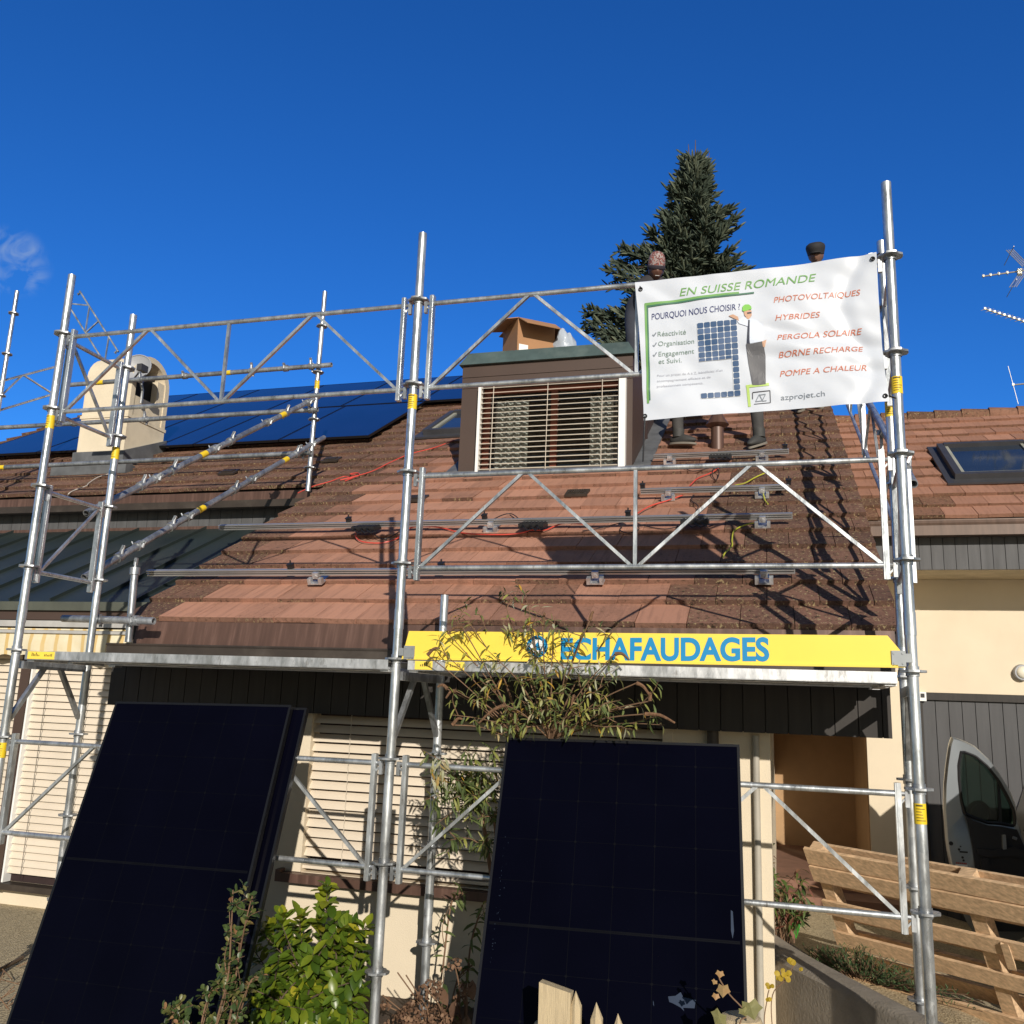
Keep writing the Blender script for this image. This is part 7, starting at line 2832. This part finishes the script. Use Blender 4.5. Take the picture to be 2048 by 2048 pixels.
# ring between outline and window: bridge by nearest angle
cw_ = sum(wP, V((0, 0, 0))) / len(wP)


def resample(pts, c_, k):
    out = []
    m_ = len(pts)
    for i in range(k):
        a_ = -pi + 2 * pi * i / k
        d2 = V((cos(a_), 0, sin(a_)))
        best = None
        for j in range(m_):
            p, q = pts[j] - c_, pts[(j + 1) % m_] - c_
            den = d2.x * (q.z - p.z) - d2.z * (q.x - p.x)
            if abs(den) < 1e-9:
                continue
            t_ = (p.x * (q.z - p.z) - p.z * (q.x - p.x)) / den
            s_ = (p.x * d2.z - p.z * d2.x) / den
            if t_ > 0 and -1e-6 <= s_ <= 1 + 1e-6 and (best is None or t_ > best):
                best = t_
        out.append(c_ + d2 * (best or 0.1))
    return out


K = 72
ro, rw_ = resample(oP, cw_, K), resample(wP, cw_, K)
dep = V((0.0, 0.09, 0))
o = len(mb.v)
for q in ro:
    mb.v.append(tuple(q))
for q in ro:
    mb.v.append(tuple(cw_ + (q - cw_) * 0.955 - V((0, 0.022, 0))))
for q, r_ in zip(rw_, ro):
    mb.v.append(tuple(q + (r_ - q) * 0.10 - V((0, 0.020, 0))))
for q in rw_:
    mb.v.append(tuple(q))
for q in rw_:
    mb.v.append(tuple(q + dep))
for q in ro:
    mb.v.append(tuple(cw_ + (q - cw_) * 0.985 + dep))
for ring_ in range(5):
    for i in range(K):
        i2 = (i + 1) % K
        a_, b_ = o + ring_ * K, o + (ring_ + 1) * K
        mb.face([a_ + i, a_ + i2, b_ + i2, b_ + i])
for i in range(K):
    i2 = (i + 1) % K
    mb.face([o + 5 * K + i, o + 5 * K + i2, o + i2, o + i])
vd = vpart('door', mb, M['silver'], smooth=40)
mb = MB()
mb.add([tuple(q + V((0, 0.05, 0))) for q in rw_], [tuple(range(K))])
mb.add([tuple(q + V((0, 0.055, 0))) for q in rw_], [tuple(range(K - 1, -1, -1))])
vpart('door_window', mb, M['vanglass'], vd, smooth=0)
mb = MB()
for i in range(K):
    i2 = (i + 1) % K
    mb.path([rw_[i] - V((0, 0.012, 0)), rw_[i2] - V((0, 0.012, 0))], 0.014, 6, cap=False)
mb.beam(dpt(1996, 1558, YD + 0.03), dpt(2001, 1650, YD + 0.03), 0.022, 0.03, (0, 1, 0))
vpart('window_seal', mb, M['black'], vd)
mb = MB()
trim = [(1929, 1630), (1945, 1640), (1975, 1650), (2000, 1652), (2031, 1658), (2045, 1690), (2056, 1760), (2058, 1860), (1965, 1860), (1954, 1800), (1950, 1750), (1943, 1690), (1935, 1650)]
mb.prism([tuple(dpt(*p) - V((0, 0.052, 0))) for p in trim], (0, 0.04, 0))
mb.prism([tuple(dpt(*p) - V((0, 0.085, 0))) for p in ((1950, 1694), (1985, 1698), (2020, 1690), (2044, 1700), (2052, 1716), (2010, 1708), (1975, 1712), (1953, 1706))], (0, 0.04, 0))
mb.prism([tuple(dpt(*p) - V((0, 0.080, 0))) for p in ((1957, 1715), (1972, 1712), (1985, 1790), (1990, 1850), (1968, 1850), (1962, 1770))], (0, 0.035, 0))
vpart('door_trim', mb, M['darktrim'], vd)
mb = MB()
mb.prism([tuple(dpt(*p) - V((0, 0.095, 0))) for p in ((2000, 1668), (2006, 1667), (2008, 1695), (2001, 1696))], (0, 0.05, 0))
mb.path([dpt(2020, 1672) - V((0, 0.09, 0)), dpt(2028, 1675) - V((0, 0.09, 0))], 0.012, 8)
vpart('door_handle', mb, M['zinc'], vd)
for (u, v, r_) in ((1901, 1686, 0.017), (1917, 1698, 0.010), (1924, 1714, 0.010), (1926, 1720, 0.009), (1920, 1692, 0.006)):
    c_ = dpt(u, v) - V((0, 0.026, 0))
    mb = MB()
    mb.path([c_, c_ + V((0, 0.02, 0))], r_, 10)
    vpart('lock_hole', mb, M['black'], vd)
mb = MB()
c_ = dpt(1926, 1703) - V((0, 0.03, 0))
mb.beam(c_ - V((0.03, 0, 0)), c_ + V((0.03, 0, 0)), 0.012, 0.012)
vpart('lock_catch', mb, M['black'], vd)
mb = MB()
c_ = dpt(1922, 1733) - V((0, 0.0265, 0))
mb.box((c_.x - 0.045, c_.y, c_.z - 0.028), (c_.x + 0.045, c_.y + 0.003, c_.z + 0.02))
vpart('door_sticker', mb, M['white'], vd, smooth=0)
mb = MB()
for k in range(6):
    mb.box((c_.x - 0.04 + k * 0.014, c_.y - 0.001, c_.z + 0.024), (c_.x - 0.03 + k * 0.014, c_.y + 0.003, c_.z + 0.034))
vpart('red_marks', mb, M['card_dark'], vd, smooth=0)
mb = MB()
mc = dpt(1957, 1625, YD + 0.28)


def mirf(p):
    return V((p.x, p.y, p.z * (1 + 0.12 * p.x)))


mb.ball((mc.x, mc.y, mc.z), 0.095, 0.07, 0.10, 18, 12, mirf)
mb.path([(mc.x + 0.06, mc.y - 0.02, mc.z - 0.06), (mc.x + 0.16, YD + 0.08, mc.z - 0.10)], 0.03, 8)
mr = vpart('mirror', mb, M['darktrim'], vd)
mb = MB()
mb.prism([(mc.x + 0.068 * cos(2 * pi * i / 16) * 1.0, mc.y - 0.072, mc.z + 0.078 * sin(2 * pi * i / 16)) for i in range(16)], (0, 0.01, 0))
vpart('mirror_glass', mb, M['zinc'], mr)
